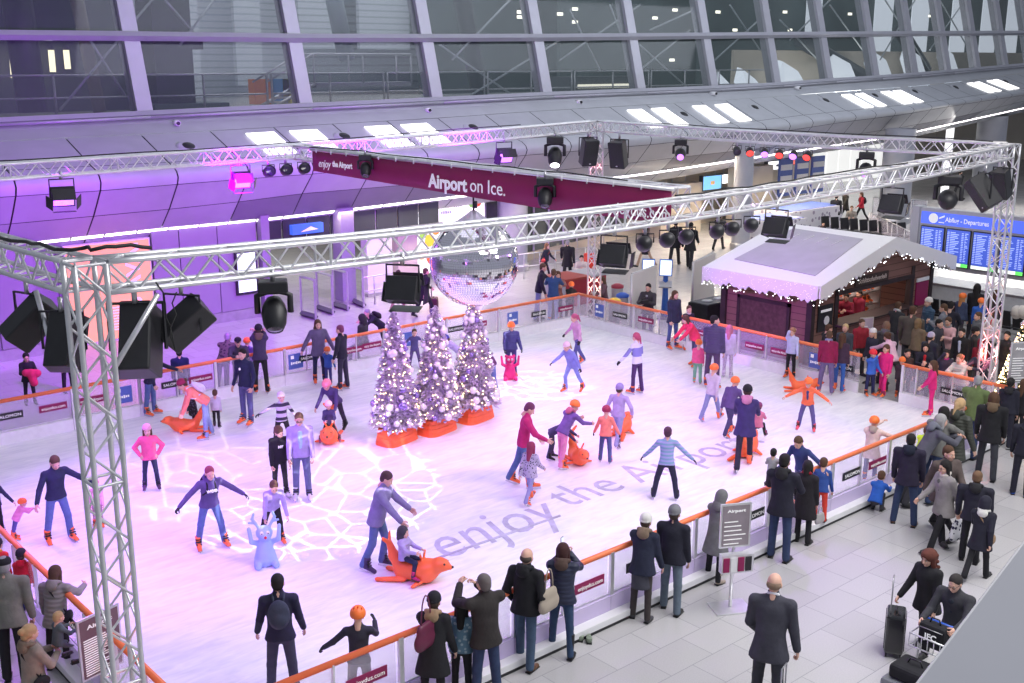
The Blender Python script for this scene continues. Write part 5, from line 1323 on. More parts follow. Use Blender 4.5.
    if coatlen >= .25:
        tgt = lerp(J['pel'], e, coatlen)
        for yy in (-.045, .045): f.cone(J['waist'], tgt + np.array([0, yy * b, 0]), .125 * b * fat, (.142 + .05 * coatlen) * b * fat, .04, fl=(ax, flx))
        dn = e - J['pel']; dn = dn / (np.linalg.norm(dn) + 1e-9); cn = (dn[0] * .3, 0, -1) if P[0] < 30 else tuple(dn)
        f.cut(tgt, cn)
    else:
        hem = J['pel'] - Rt @ np.array([0, 0, (.03 + coatlen * .4) * b]); [f.cone(J['waist'], hem + np.array([0, yy * b, 0]), .125 * b * fat, .145 * b * fat, .04, fl=(ax, flx)) for yy in (-.055, .055)]; f.cut(hem, tuple(Rt @ np.array([0, 0, -1.0])))
    for s_ in 'LR':
        f.cone(lerp(J['chest'], J['neck'], .7), J['sho' + s_], .062 * b, .058 * b * fat, .04)
        f.cone(J['sho' + s_], J['elb' + s_], .062 * b * fat, .052 * b * fat, .03); f.cone(J['elb' + s_], lerp(J['elb' + s_], J['wri' + s_], .97), .053 * b * fat, .042 * b * fat, .015)
    f.cone(lerp(J['chest'], J['neck'], .75), lerp(J['neck'], J['head'], .22), .07 * b, .066 * b, .02)   # collar
    V, Q = f.mesh()
    jac = mesh_obj('jacket' if kind != 'slim' else 'sweater', V, Q, fabric(top, 'puffer' if kind == 'puffer' else 'cloth'), root)
    if open_ is not None:   # open front: shirt panel
        f = Field(lo_, hi_, hh); c0, c1 = J['waist'] + Rt @ np.array([.095 * b, 0, -.04]), J['chest'] + Rt @ np.array([.105 * b, 0, .05])
        f.cone(c0, c1, .04 * b, .05 * b, .02, fl=(ax, 1.4)); V, Q = f.mesh(); mesh_obj('shirt', V, Q, fabric(open_), root)
    if hood or scarf:
        f = Field(J['neck'] - .26 * b, J['neck'] + .26 * b, hh * .8); N = lerp(J['neck'], J['head'], .12)
        for k in range(14):
            a0, a1 = 2 * PI * k / 14, 2 * PI * (k + 1) / 14; rr = (.082 if hood else (.05 if scarf_thin else .066)) * b
            pp = [N + Rt @ np.array([rr * math.cos(a) - .028 * b * (1 if hood else 0), rr * 1.12 * math.sin(a), -.03 * math.cos(a) * b]) for a in (a0, a1)]
            f.cone(pp[0], pp[1], (.03 if not scarf_thin else .017) * b, (.03 if not scarf_thin else .017) * b, .01)
        if hood: f.ell(N + Rt @ np.array([-.115 * b, 0, -.045 * b]), (.05 * b, .1 * b, .085 * b), R=Rt, k=.02)
        V, Q = f.mesh(); mesh_obj('hood_collar' if hood else 'scarf', V, Q, fabric(hood or scarf, 'fur' if hood else 'cloth'), root)
    # --- hair and headgear
    def headpart(name, build, m_, hsz=.008):
        f = Field((-.2, -.17, -.36), (.17, .17, .22), hsz if lv == 0 else .013); build(f); V, Q = f.mesh()
        if len(V): return mesh_obj(name, (V * hsc) @ HR.T + J['head'], Q, m_, root)
    hm = fabric(hairc, 'hair')
    if hair == 'short':
        def bd(f): f.ell((-.022, 0, .05), (.101, .085, .09), k=.01); f.ell((-.06, 0, -.01), (.055, .075, .07), k=.02); f.cut((.06, 0, .03), (.75, 0, -.66))
        headpart('hair', bd, hm)
    elif hair == 'balding':
        def bd(f): f.ell((-.045, 0, .0), (.075, .083, .06), k=.01); f.cut((0, 0, .035), (0, 0, 1)); f.cut((.03, 0, 0), (1, 0, -.2))
        headpart('hair', bd, hm)
    elif hair in ('long', 'curly', 'bun', 'pony', 'bob'):
        L_ = {'long': -.26, 'curly': -.26, 'bun': -.03, 'pony': -.03, 'bob': -.11}[hair]; wd = 1.25 if hair == 'curly' else 1.0
        def bd(f):
            f.ell((-.022, 0, .048), (.105 * wd, .09 * wd, .094), k=.01)
            f.cone((-.055, 0, .0), (-.075, 0, L_), .075 * wd, .055 * wd, .03)
            if hair in ('long', 'curly', 'bob'):
                for sg in (1, -1): f.cone((-.01, sg * .068, .03), (-.012, sg * .078, max(L_, -.2)), .034 * wd, .03 * wd, .02)
            if hair == 'bun': f.ell((-.135, 0, .05), (.045, .045, .045), k=.02)
            if hair == 'pony': f.cone((-.13, 0, .02), (-.16, 0, -.16), .035, .02, .02)
            f.ell((.09, 0, -.02), (.055, .056, .085), k=-1)
            if hair == 'curly':
                for k in range(26): f.ell((-.05 + rnd.uniform(-.06, .05), rnd.choice((-1, 1)) * rnd.uniform(.05, .1), rnd.uniform(-.2, .08)), (.03, .03, .03), k=.01)
        headpart('hair', bd, hm)
    elif hair == 'hoodup':
        def bd(f): f.ell((-.025, 0, .03), (.12, .105, .12), k=.01); f.cone((-.05, 0, -.04), (-.05, 0, -.12), .1, .1, .03); f.ell((.1, 0, -.01), (.07, .062, .085), k=-1)
        headpart('hood', bd, fabric(hatc if hat is None else top if isinstance(top, tuple) else hatc))
    if hat in ('beanie', 'pom'):
        def bd(f):
            f.ell((-.018, 0, .062), (.112, .096, .1), k=.01); f.cut((0, 0, .03), (.22, 0, -1))
            for k in range(12):
                a0, a1 = 2 * PI * k / 12, 2 * PI * (k + 1) / 12
                f.cone((-.02 + .098 * math.cos(a0), .084 * math.sin(a0), .042 + .02 * math.cos(a0)), (-.02 + .098 * math.cos(a1), .084 * math.sin(a1), .042 + .02 * math.cos(a1)), .017, .017, .006)
            if hat == 'pom': f.ell((-.03, 0, .18), (.04, .04, .04), k=.01)
        headpart('knit_hat', bd, fabric(hatc))
    elif hat == 'cap':
        def bd(f): f.ell((-.015, 0, .062), (.112, .093, .075), k=.01); f.cut((0, 0, .035), (0, 0, -1)); f.cone((.07, 0, .045), (.13, 0, .035), .05, .045, .01, fl=((0, 0, 1), 5))
        headpart('cap', bd, fabric(hatc))
    elif hat == 'helmet':
        def bd(f):
            f.ell((-.015, 0, .05), (.132, .112, .115), k=.01); f.cut((0, 0, .01), (.15, 0, -1))
            for yy in (-.055, 0, .055):
                for xx2 in (-.07, .0, .065): f.ell((xx2, yy, .16 - abs(yy) * .35 - abs(xx2) * .25), (.026, .011, .025), k=-1)
        headpart('helmet', bd, fabric(hatc, 'boot'))
        def bd2(f):
            for sg in (1, -1): f.cone((0, sg * .088, .02), (.045, sg * .03, -.1), .007, .007, .004)
        headpart('chin_strap', bd2, M['black'])
    # --- feet
    if shoe:
        me = shoe_mesh(shoe, shc, lv); s_ = max(.62, b) * (1.08 if shoe == 'skate' else 1.0)
        for sd in 'LR':
            o = bpy.data.objects.new({'skate': 'ice_skate', 'shoe': 'shoe', 'boot': 'boot', 'tall': 'tall_boot'}[shoe], me); COL.objects.link(o); o.parent = root
            dd = J['shin' + sd]; a = math.atan2(-dd[0], -dd[2]) * (.55 if shoe == 'shoe' else .92)
            if pose in ('crouch',): a = 0
            a = max(-.9, min(.75, a))
            ank = J['ank' + sd]; base = ank - np.array([0, 0, lift])
            o.location = Vector(base) + Vector((.03 * b, 0, 0)); o.scale = (s_, s_, s_); o.rotation_euler = (0, a, D2(8 if sd == 'L' else -8))
    # --- worn bags
    if bag in ('backpack', 'shoulder', 'cross'):
        if bag == 'backpack':
            f = Field(J['chest'] - .45 * b, J['chest'] + .45 * b, hh); c = lerp(J['waist'], J['chest'], .62) + Rt @ np.array([-.185 * b, 0, .02])
            f.ell(c, (.085 * b, .14 * b, .2 * b), R=Rt, k=.02); f.ell(c + Rt @ np.array([-.06 * b, 0, -.05 * b]), (.05 * b, .1 * b, .1 * b), R=Rt, k=.015); V, Q = f.mesh()
            bp_ = mesh_obj('backpack', V, Q, fabric(bagc), root); m_ = MB()
            for sg in (1, -1):
                m_.tube([J['chest'] + Rt @ np.array([x_ * b, sg * y_ * b, z_ * b]) for x_, y_, z_ in ((-.14, .06, .1), (-.03, .075, .165), (.1, .075, .09), (.135, .085, -.02), (.06, .14, -.13), (-.1, .13, -.16))], .016 * b, 5)
            mesh_obj('shoulder_straps', np.array(m_.v), m_.f, fabric(bagc), bp_)
        else:
            m_ = MB(); cc = J['waist'] + Rt @ np.array([-.02, -.19 * b, -.12 * b])
            m_.tube([J['shoL'] + Rt @ np.array([x_ * b, 0, z_ * b]) for x_, z_ in ((0, .07),)] + [J['chest'] + Rt @ np.array([-.15 * b, 0, .02]), cc], .014 * b, 5)
            m_.tube([J['shoL'] + Rt @ np.array([0, 0, .07 * b]), J['chest'] + Rt @ np.array([.15 * b, 0, .02]), cc], .014 * b, 5)
            f = Field(cc - .25 * b, cc + .25 * b, hh); f.ell(cc + np.array([0, -.02, -.06 * b]), (.13 * b, .055 * b, .1 * b), k=.02); V, Q = f.mesh()
            bp_ = mesh_obj('shoulder_bag', V, Q, fabric(bagc), root); mesh_obj('bag_strap', np.array(m_.v), m_.f, fabric(bagc), bp_)
    if logo:
        c = J['chest'] + Rt @ np.array([(.155) * b, 0, -.01])
        t_ = text(logo, .075 * b, M['wtext'], tuple(c), tuple(Rt @ np.array([0, 1.0, 0])), tuple(Rt @ np.array([0, 0, 1.0])), None, 'chest_print', .003, .012)
        t_.parent = root
    root['_J'] = 0; del root['_J']
    M_ = Matrix.Translation(Vector(gp)) @ Matrix.Rotation(root.rotation_euler[2], 4, 'Z')
    JW = {k: np.array(M_ @ Vector(J[k])) for k in J if k[0] != 'R' and not k.startswith('shin')}
    return root, JW, H
# ---------------------------------------------------------------- everybody in the photo
NAVY = (.018, .024, .065); BLK = (.012, .012, .016); DG = (.045, .045, .055); GRY = (.24, .24, .26); LG = (.5, .5, .53)
JN = (.10, .16, .34); DJ = (.03, .05, .12); OR = (1.0, .19, .05); HO = (1.0, .22, .04); WH = (.8, .8, .82); PUR = (.12, .08, .24); BRN = (.09, .045, .025); BLD = (.5, .33, .17)
TAN = (.33, .23, .15); OLV = (.12, .12, .10); TAUPE = (.26, .22, .19); HBR = (.10, .055, .03); HBK = (.012, .010, .010); HGR = (.3, .3, .31); HRED = (.11, .03, .02); MAG = (.55, .02, .16)
PK = (.85, .12, .28); CORAL = (.9, .25, .2); LIL = (.42, .36, .62)
S = {}
def ska(key, *a, **k):
    k.setdefault('shoe', 'skate'); k.setdefault('shc', OR); S[key] = person(*a, **k)
def out(key, *a, **k):
    k.setdefault('z', 0.0); S[key] = person(*a, **k)
# on the ice, left half
ska('dad', 60, 454, 541, 20, 'arms_out', NAVY, JN, 'man in navy jacket and jeans with arms held out, far left of the ice', arms=((8, 52, 20, 0), (14, 30, 15, 0)), headp=28, hairc=HBR)
ska('tot', 99, 480, 527, 0, 'stand', (.85, .45, .6), (.5, .3, .4), 'small child in pale pink seen behind the left truss tower', hat='beanie', hatc=PK, g='f')
ska('pink', 152, 425, 489, 0, 'hips', PK, NAVY, 'girl in bright pink jacket and pale pink knit hat, hands on hips', hat='beanie', hatc=(.85, .4, .55), shc=(.1, .05, .12), g='f', hair='long', hairc=HBR, length=.16)
ska('hoodman', 212, 464, 547, 15, 'arms_wide', (.10, .08, .2), JN, 'skater in dark purple hoodie with black backpack and gloves, arms spread', bag='backpack', bagc=BLK, glove=True, hood=(.1, .08, .2), hairc=(.25, .05, .08), hair='short', logo='WOO', lean=16)
ska('teen', 273, 475, 541, 10, 'bend', LIL, BLK, 'teenager in lilac top bending over the pale blue reindeer', hairc=HBR, lean=30, legs=((8, 8, 12), (-20, 12, 10)), arms=((20, 10, 10, 10), (14, 10, 10, 10)), headp=16)
ska('ny', 281, 425, 497, 12, 'stand', BLK, BLK, 'young woman in black hoodie with white chest print beside the lilac fleece man', g='f', hair='pony', hairc=HBR, logo='NY', lean=10, shc=(.6, .6, .65), headp=22, headyaw=20)
ska('fleece', 303, 413, 499, 0, 'stand', LIL, (.13, .15, .27), 'man with glasses in lilac fleece jacket and grey blue trousers, front on', glasses=True, hairc=HBR, shc=(.7, .7, .75), open_=(.4, .6, .7), headp=12)
ska('stripe', 283, 392, 447, 12, 'arms_wide', (.62, .6, .68, .04, .04, .07, .16), BLK, 'boy in black and white striped sweater and pale knit hat, arms spread', kind='slim', hat='beanie', hatc=(.7, .65, .7), glove=True, hairc=HBR, shc=BLK, arms=((0, 30, 12, 0), (5, 70, 10, 0)))
ska('pinkhelm', 338, 376, 430, -30, 'push', (.08, .06, .18), (.03, .03, .06), 'skater with pink helmet and dark purple jacket leaning over a seal rider', hat='helmet', hatc=(1, .3, .38), shc=BLK, hair='none', lean=40, arms=((20, 14, 20, 10), (20, 14, 20, 10)), legs=((-18, 4, 8), (14, 8, 24)))
ska('rider1', 330, 402, 441, 0, 'ride', (.06, .05, .14), BLK, 'small child with pale pink helmet riding the front facing orange seal', hat='helmet', hatc=(.95, .55, .6), seat=.36, hair='none', shc=(.3, .05, .12), legs=((60, 36, 60), (60, 36, 60)), H=1.02)
ska('pusher', 374, 472, 569, 75, 'step_back', (.22, .2, .36), JN, 'man in grey jacket with white seams pushing the seal that a hooded child rides', hairc=(.08, .04, .05), shc=(.05, .03, .10), arms=((40, 8, 8, 0), (36, 8, 8, 0)), lean=14, legs=((14, 4, 26), (-8, 4, 16)), length=.2)
ska('rider2', 405, 530, 580, 60, 'ride', LIL, NAVY, 'small child in lilac hooded puffer riding the orange seal before the grey jacket man', hair='hoodup', seat=.36, kind='puffer', shoe='boot', shc=(.5, .02, .15), H=1.05)
ska('coral', 209, 378, 438, -85, 'bend', (1, .28, .22), (.28, .36, .6), 'woman in coral top bending with a white backpack beside the lying seal', hat='beanie', hatc=(.3, .02, .08), hair='bun', hairc=BRN, bag='backpack', bagc=(.7, .68, .75), g='f', lean=50, arms=((20, 8, 6, 5), (14, 8, 6, 5)), legs=((4, 4, 4), (-6, 4, 6)))
ska('plaid', 195, 386, 428, -80, 'stand', voro('dark plaid', BLK, (.14, .12, .2), 30, .3), BLK, 'person in dark patterned clothes behind the lying orange seal', length=.9, hair='short', hairc=BRN, shc=BLK, lean=18)
ska('whitekid', 217, 391, 428, 170, 'stand', (.65, .6, .72), BLK, 'child in white top and black leggings behind the bending coral woman', shc=(.05, .03, .05), hairc=HBR, legs=((12, 4, 5), (-14, 4, 5)))
ska('navyboy', 248, 349, 424, -35, 'pockets', NAVY, (.10, .11, .24), 'young man in navy sweater with small white chest mark and purple grey jeans', hairc=HBK, kind='slim', arms=((-4, 10, 30, 30), (-6, 10, 25, 0)), logo='8')
ska('armsup', 262, 326, 394, 175, 'photo', (.05, .04, .09), BLK, 'person in dark jacket with brown hood seen from behind, hands at head', hood=(.16, .10, .08), hat='beanie', hatc=BLK, g='f', arms=((110, 40, 100, 20), (110, 40, 100, 20)), legs=((2, 5, 2), (-2, 5, 2)))
ska('helmpack', 249, 339, 384, 160, 'stand', PUR, BLK, 'child with orange helmet and dark patterned backpack behind the navy sweater man', hat='helmet', hatc=HO, bag='backpack', bagc=(.05, .04, .08), hair='none')
ska('coatwoman', 320, 320, 383, 10, 'stand', (.13, .11, .2), NAVY, 'woman in grey purple winter coat on orange skates holding a small child', g='f', hair='long', hairc=HBR, length=.4, hood=(.2, .14, .12), arms=((4, 24, 15, 0), (-4, 30, 15, 0)), width=1.05)
ska('bluekid', 329, 348, 385, -20, 'stand', (.04, .12, .4), (.05, .06, .2), 'toddler in blue jacket and orange helmet between two adults by the back barrier', hat='helmet', hatc=HO, hair='none', arms=((20, 30, 10, 0), (120, 30, 10, 0)))
ska('guide', 344, 326, 390, -120, 'stand', (.015, .015, .03), (.03, .03, .05), 'man in black jacket over neon shirt standing with the toddler', hairc=(.2, .05, .12), open_=(.6, .9, .15), logo='o')
ska('rail_man', 151, 352, 415, 60, 'rail1', (.02, .02, .05), JN, 'person in dark jacket on orange skates reaching along the back rail', hairc=HBR, lean=20, arms=((60, 30, 10, 0), (20, 30, 10, 0)))
ska('boy_tree', 415, 329, 368, 5, 'arms_wide', (.09, .08, .22), (.12, .09, .22), 'boy in navy and white sweater skating between the first two white trees', kind='slim', hairc=HBR, shc=BLK, legs=((20, 12, 30), (-10, 10, 10)))
ska('bluehat', 463, 336, 376, -90, 'push', LIL, (.4, .38, .6), 'small child in blue knit hat half hidden behind the third white tree', hat='beanie', hatc=(.05, .05, .35), arms=((60, 10, 8, 0), (40, 10, 8, 0)), shc=(.3, .3, .4))
ska('plum', 493, 334, 399, -70, 'push', (.13, .03, .12), (.14, .18, .45), 'woman in plum jacket and jeans leaning forward right of the third white tree', g='f', hair='long', hairc=BRN, lean=28, arms=((50, 8, 10, 0), (50, 8, 10, 0)), legs=((-6, 4, 6), (6, 4, 14)))
ska('bearkid', 511, 323, 376, 12, 'stand', (.05, .05, .2), (.05, .05, .18), 'child with orange helmet and navy jacket holding the magenta bear', hat='helmet', hatc=HO, hair='none', glove=True, arms=((22, 10, 25, 0), (22, 10, 25, 0)), kind='puffer')
# middle
ska('railblue', 553, 270, 325, 175, 'stand', (.03, .08, .22), (.28, .34, .58), 'person in dark blue top and light jeans facing away in the far corner', hairc=HBR, shc=(.75, .2, .05), arms=((50, 25, 60, 30), (50, 25, 60, 30)))
ska('pinkgirl', 580, 314, 366, -60, 'skate', (.62, .35, .55), (.10, .11, .3), 'girl in pale pink top gliding left, black gloves, upper middle of the ice', g='f', hair='pony', hairc=(.5, .1, .2), glove=True, lean=10, kind='slim')
ska('lilkid', 574, 341, 391, -40, 'skate2', (.22, .24, .6), (.22, .26, .6), 'child in blue lilac clothes and white hat leaning forward with arms out', g='f', hat='beanie', hatc=(.8, .6, .7), glove=True, lean=24, hairc=BLD, hair='pony')
ska('ombre', 637, 334, 394, -130, 'walk', (.75, .75, .85, .25, .25, .6, .5), (.07, .03, .12), 'girl in white and blue shaded sweater with pink ponytail', kind='slim', g='f', hair='pony', hairc=(.45, .08, .15), glove=True, legs=((4, 4, 5), (-4, 4, 4)), arms=((20, 30, 10, 0), (10, 20, 60, 0)))
ska('hunched', 550, 418, 459, 90, 'bend', (.06, .05, .13), (.05, .05, .11), 'dark clothed person bent double left of the orange helmet child', hairc=HBK, lean=62, shc=BLK)
ska('helm2', 561, 405, 468, 130, 'push', (.16, .09, .3), (.75, .25, .45), 'child with orange helmet, purple jacket and pink trousers bent over an orange seal', hat='helmet', hatc=HO, hair='none', lean=34, hood=(.5, .12, .2), legs=((6, 5, 4), (-10, 5, 6)), arms=((50, 10, 30, 0), (46, 10, 30, 0)))
ska('coralkid', 605, 408, 463, 175, 'walk', CORAL, (.08, .10, .26), 'child in coral jacket and dark red helmet skating away', hat='helmet', hatc=(.35, .02, .08), hair='none', glove=True, arms=((15, 22, 10, 0), (10, 24, 10, 0)), legs=((8, 6, 12), (-6, 6, 6)))
ska('lilhood', 617, 386, 446, 160, 'walk2', LIL, (.3, .3, .55), 'child in lilac hoodie and lilac knit hat with hands behind, pushing off', hat='beanie', hatc=(.3, .25, .5), arms=((-10, 20, 60, 30), (-20, 40, 70, 40)), shc=(.08, .04, .12), width=1.1)
ska('magman', 520, 404, 487, 90, 'walk', MAG, JN, 'man in magenta sweater and jeans looking down, middle of the ice', hairc=(.16, .04, .1), headp=30, arms=((24, 8, 10, 0), (34, 8, 30, 0)), legs=((-14, 3, 12), (10, 3, 3)), lean=8)
ska('leo', 529, 444, 503, 150, 'walk2', voro('leopard print', (.5, .45, .6), (.03, .03, .06), 26, .32), (.3, .3, .55), 'girl in leopard patterned jacket and long red hair next to the magenta sweater man', g='f', hair='long', hairc=(.3, .04, .1), length=.3)
ska('stripeboy', 665, 429, 500, 178, 'arms_wide', (.36, .38, .66, .2, .38, .5, .07), (.02, .02, .05), 'boy in blue striped sweater seen from behind, arms out and feet wide apart', hairc=(.08, .03, .06), shc=BLK, glove=True, kind='slim', arms=((5, 40, 18, 0), (0, 46, 10, 0)), legs=((2, 16, 6), (2, 14, 6)))
ska('greyhelm', 710, 366, 421, 150, 'walk', (.6, .55, .66), (.25, .28, .5), 'child with orange helmet, pale grey hoodie and jeans skating off right', hat='helmet', hatc=HO, hair='none')
ska('purphelm', 728, 380, 436, 150, 'walk2', PUR, (.06, .05, .14), 'child with orange helmet and purple jacket just left of the fur hooded woman', hat='helmet', hatc=HO, hair='none', lean=18)
ska('furwoman', 743, 389, 470, 178, 'walk', (.045, .03, .14), (.02, .015, .04), 'woman in dark purple parka with pink fur collar pushing a seal, seen from behind', g='f', hood=(.55, .22, .38), hat='beanie', hatc=BLK, length=.45, arms=((40, 10, 20, 0), (40, 10, 20, 0)), hair='short', lean=12)
ska('rider3', 757, 398, 443, 170, 'ride', (.6, .2, .3), BLK, 'small rider sitting on the orange seal before the fur hooded woman', hat='beanie', hatc=(.2, .05, .1), seat=.36, shc=(.2, .03, .08), H=1.05)
ska('puffman', 711, 317, 389, 165, 'stand', (.07, .05, .14), (.09, .05, .12), 'tall man in dark purple puffer jacket and wine trousers near the right barrier', kind='puffer', hairc=HBK, legs=((8, 6, 8), (-8, 6, 4)), headyaw=-60)
ska('pinkhair', 727, 326, 378, 170, 'stand', (.6, .5, .75), voro('spotted leggings', (.6, .5, .7), (.1, .06, .15), 40, .3), 'girl with long pink hair and spotted leggings right of the tall puffer man', g='f', hair='long', hairc=(.6, .2, .3), length=.3, shc=(.7, .6, .8))
ska('greenleg', 697, 341, 384, 175, 'stand', PK, (.2, .45, .3), 'small child in pink jacket, green trousers and orange helmet by the puffer man', hat='helmet', hatc=HO, hair='none')
ska('redcoat', 696, 315, 366, -60, 'bend', (.8, .04, .12), (.1, .1, .2), 'woman in bright red coat bending over the pink toddler', g='f', hair='long', hairc=BRN, length=.3, lean=36)
ska('furright', 672, 291, 349, 40, 'stand', (.03, .03, .08), (.06, .09, .26), 'woman in navy parka with brown fur collar leaning on the right barrier', g='f', hood=(.14, .08, .07), hair='long', hairc=BRN, length=.35)
ska('lilpants', 687, 306, 350, 20, 'stand', (.02, .02, .04), (.45, .38, .6), 'boy in black jacket and pale lilac trousers beside the navy parka woman', hairc=BRN, scarf=(.6, .5, .6))
ska('headhand', 790, 328, 378, -20, 'wave_head', (.55, .58, .85), BLK, 'girl in pale blue top holding her head by the timber hut', g='f', hair='pony', hairc=(.35, .18, .1))
ska('orangeboy', 806, 377, 430, -5, 'arms_wide', (1, .2, .08), (.12, .10, .3), 'child in orange jacket and orange helmet skating toward us with arms out', hat='helmet', hatc=HO, hair='none', arms=((10, 60, 10, 0), (10, 62, 10, 0)), open_=(.05, .06, .2), shc=(.9, .1, .12), lean=18)
ska('magback', 825, 332, 394, 178, 'stand', (.28, .01, .07), (.16, .12, .26), 'man in dark crimson sweater seen from behind at the gate rail', hairc=HBR, legs=((4, 7, 3), (-4, 7, 3)), hood=None, scarf=(.3, .3, .5))
ska('brownlong', 838, 334, 392, 165, 'stand', (.06, .03, .06), (.04, .12, .42), 'woman with long brown hair and bright blue jeans beside the crimson sweater man', g='f', hair='long', hairc=BRN, legs=((8, 4, 3), (-6, 4, 3)))
ska('redhelm', 869, 350, 396, 30, 'stand', (.05, .16, .6), (.02, .02, .09), 'child in blue jacket and red helmet at the rink gate, one arm raised', hat='helmet', hatc=(.9, .03, .05), hair='none', arms=((10, 14, 40, 0), (100, 30, 60, 0)))
ska('pinksuit', 882, 345, 397, -30, 'stand', (.8, .02, .22), (.75, .02, .2), 'girl in pink snowsuit stepping through the rink gate', g='f', hair='pony', hairc=BRN, legs=((28, 6, 25), (-4, 6, 2)), width=1.1, length=.2)
ska('darkhelm', 899, 358, 397, 0, 'stand', (.05, .03, .05), (.05, .03, .05), 'small child in dark clothes with orange helmet in the gate opening', hat='helmet', hatc=HO, hair='none')
ska('pinkdress', 930, 361, 416, -80, 'stand', (.7, .02, .2), (.75, .02, .2), 'girl in pink trousers and top with long dark hair at the right barrier', g='f', hair='long', hairc=BRN, arms=((30, 20, 20, 0), (10, 20, 20, 0)))
ska('navyrail', 801, 434, 508, -30, 'one_out', (.03, .05, .17), (.14, .14, .25), 'boy in navy sweater leaning at the near rail, one arm stretched out', hairc=HBR, kind='slim', arms=((10, 66, 8, 0), (30, 14, 20, 0)))
ska('palegirl', 869, 418, 482, 170, 'wave_head', (.8, .62, .58), (.1, .1, .3), 'girl in cream coat with fur collar and orange helmet holding the near rail', g='f', hat='helmet', hatc=HO, hair='none', hood=(.45, .36, .32), length=.6, arms=((120, 60, 20, 0), (50, 50, 10, 0)))
ska('helmrail', 361, 612, 712, 175, 'rail1', (.03, .03, .05), (.18, .18, .2), 'boy with orange helmet and dark sweater holding the near rail, lower middle', hat='helmet', hatc=HO, hair='none', glove=True, open_=None, kind='slim', arms=((8, 46, 20, 0), (50, 20, 60, 0)), legs=((0, 6, 2), (0, 6, 2)), lean=6)
ska('packman', 284, 577, 700, 178, 'stand', (.02, .02, .05), (.05, .05, .09), 'man in navy jacket with dark backpack seen from behind, bottom of the ice', bag='backpack', bagc=(.04, .05, .08), hairc=HBK, legs=((2, 6, 2), (-2, 6, 2)), arms=((8, 12, 20, 0), (8, 12, 20, 0)), shc=BLK)
ska('pinkleft', 14, 503, 540, 100, 'rest', (.85, .3, .5), (.1, .1, .3), 'child in pink padded jacket with orange helmet at the left edge rail', hat='helmet', hatc=HO, hair='none', kind='puffer')
ska('edgeman', -2, 476, 534, 20, 'stand', NAVY, BLK, 'skater in dark navy jacket cut off by the left edge of the picture', arms=((20, 30, 20, 0), (8, 30, 20, 0)))
# outside, lower left
out('capman', 17, 555, 682, 165, 'stand', (.20, .20, .17), BLK, 'man in black cap and olive grey jacket standing at the left rail', hat='cap', hatc=BLK, hair='short', hairc=HGR, length=.2, width=1.15)
out('quilt', 60, 568, 668, 150, 'rail2', (.27, .26, .23), BLK, 'woman in grey quilted coat with black shoulder strap leaning on the left rail', kind='puffer', hairc=BRN, hair='bob', g='f', bag='cross', bagc=BLK, hood=(.27, .26, .23), length=.38, width=1.2)
out('redboy', 27, 549, 612, 160, 'stand', (.5, .01, .02), DJ, 'child in red jacket and black knit hat between two grey coats', hat='beanie', hatc=BLK, hood=(.5, .01, .02), z=0.16)
out('redyell', 4, 538, 606, 160, 'stand', (.55, .03, .02), BLK, 'child in red and yellow jacket with black knit hat at the left edge', hat='beanie', hatc=BLK, scarf=(.8, .4, .03), z=0.16)
out('furmum', 40, 622, 735, 120, 'hold', (.30, .25, .21), BLK, 'blond woman in taupe coat with fur hood carrying a toddler', g='f', hair='bun', hairc=BLD, hood=(.20, .15, .11), length=.3, bag='cross', bagc=BLK)
# near side spectators
out('furblack', 433, 598, 712, 165, 'rail1', (.012, .012, .015), BLK, 'woman in black coat with tan fur hood and black knit hat, maroon bag on shoulder', g='f', hat='beanie', hatc=BLK, hood=(.36, .24, .14), length=.75)
out('scarfgirl', 462, 600, 698, 170, 'stand', voro('blue flower print', (.12, .22, .3), (.35, .45, .5), 18, .35), BLK, 'girl in blue patterned jacket between black coat woman and dark jacket person', g='f', hair='long', hairc=HBK, hat='beanie', hatc=BLK)
out('darkjack', 487, 575, 702, -150, 'photo', (.03, .025, .025), DJ, 'person with short grey hair and glasses in black jacket filming over the rail', hairc=(.14, .12, .12), glasses=True, length=.25, width=1.15, arms=((70, 20, 70, 20), (60, 20, 80, 20)))
out('balding', 525, 549, 667, 155, 'pockets', (.012, .012, .018), (.06, .10, .17), 'balding man in black jacket and jeans with brown shoes at the near rail', hair='balding', hairc=(.08, .06, .05), shc=(.14, .07, .03), hood=BLK, length=.18, legs=((8, 3, 4), (-6, 3, 3)))
out('phonewoman', 561, 544, 655, 170, 'photo', (.02, .025, .06), (.03, .06, .13), 'woman in navy jacket and tall black boots holding up a phone', g='f', hair='long', hairc=(.05, .015, .015), hood=(.10, .06, .05), shoe='tall', shc=BLK, kind='puffer', legs=((8, 6, 4), (-8, 6, 2)))
out('parkawoman', 640, 519, 620, 165, 'rail1', (.018, .022, .05), (.05, .04, .04), 'woman in navy parka with fur hood and white knit hat at the near rail', g='f', hat='beanie', hatc=(.72, .70, .68), hood=(.24, .17, .12), shoe='boot', shc=(.07, .07, .08), skirt=(.05, .05, .07), length=.28)
out('greyhat', 670, 506, 612, 165, 'stand', (.014, .016, .03), (.13, .17, .22), 'man in navy jacket, grey knit hat and grey jeans next to the white hat woman', hat='beanie', hatc=(.2, .2, .22), hair='short', length=.15, legs=((8, 4, 4), (-6, 4, 2)))
out('greycoat', 713, 492, 582, 150, 'rail1', (.17, .17, .18), BLK, 'woman in long grey hooded coat and beige boots beside the info stand', g='f', hair='hoodup', hatc=(.17, .17, .18), hat=None, length=.8, shoe='boot', shc=(.38, .31, .25), hood=(.17, .17, .18))
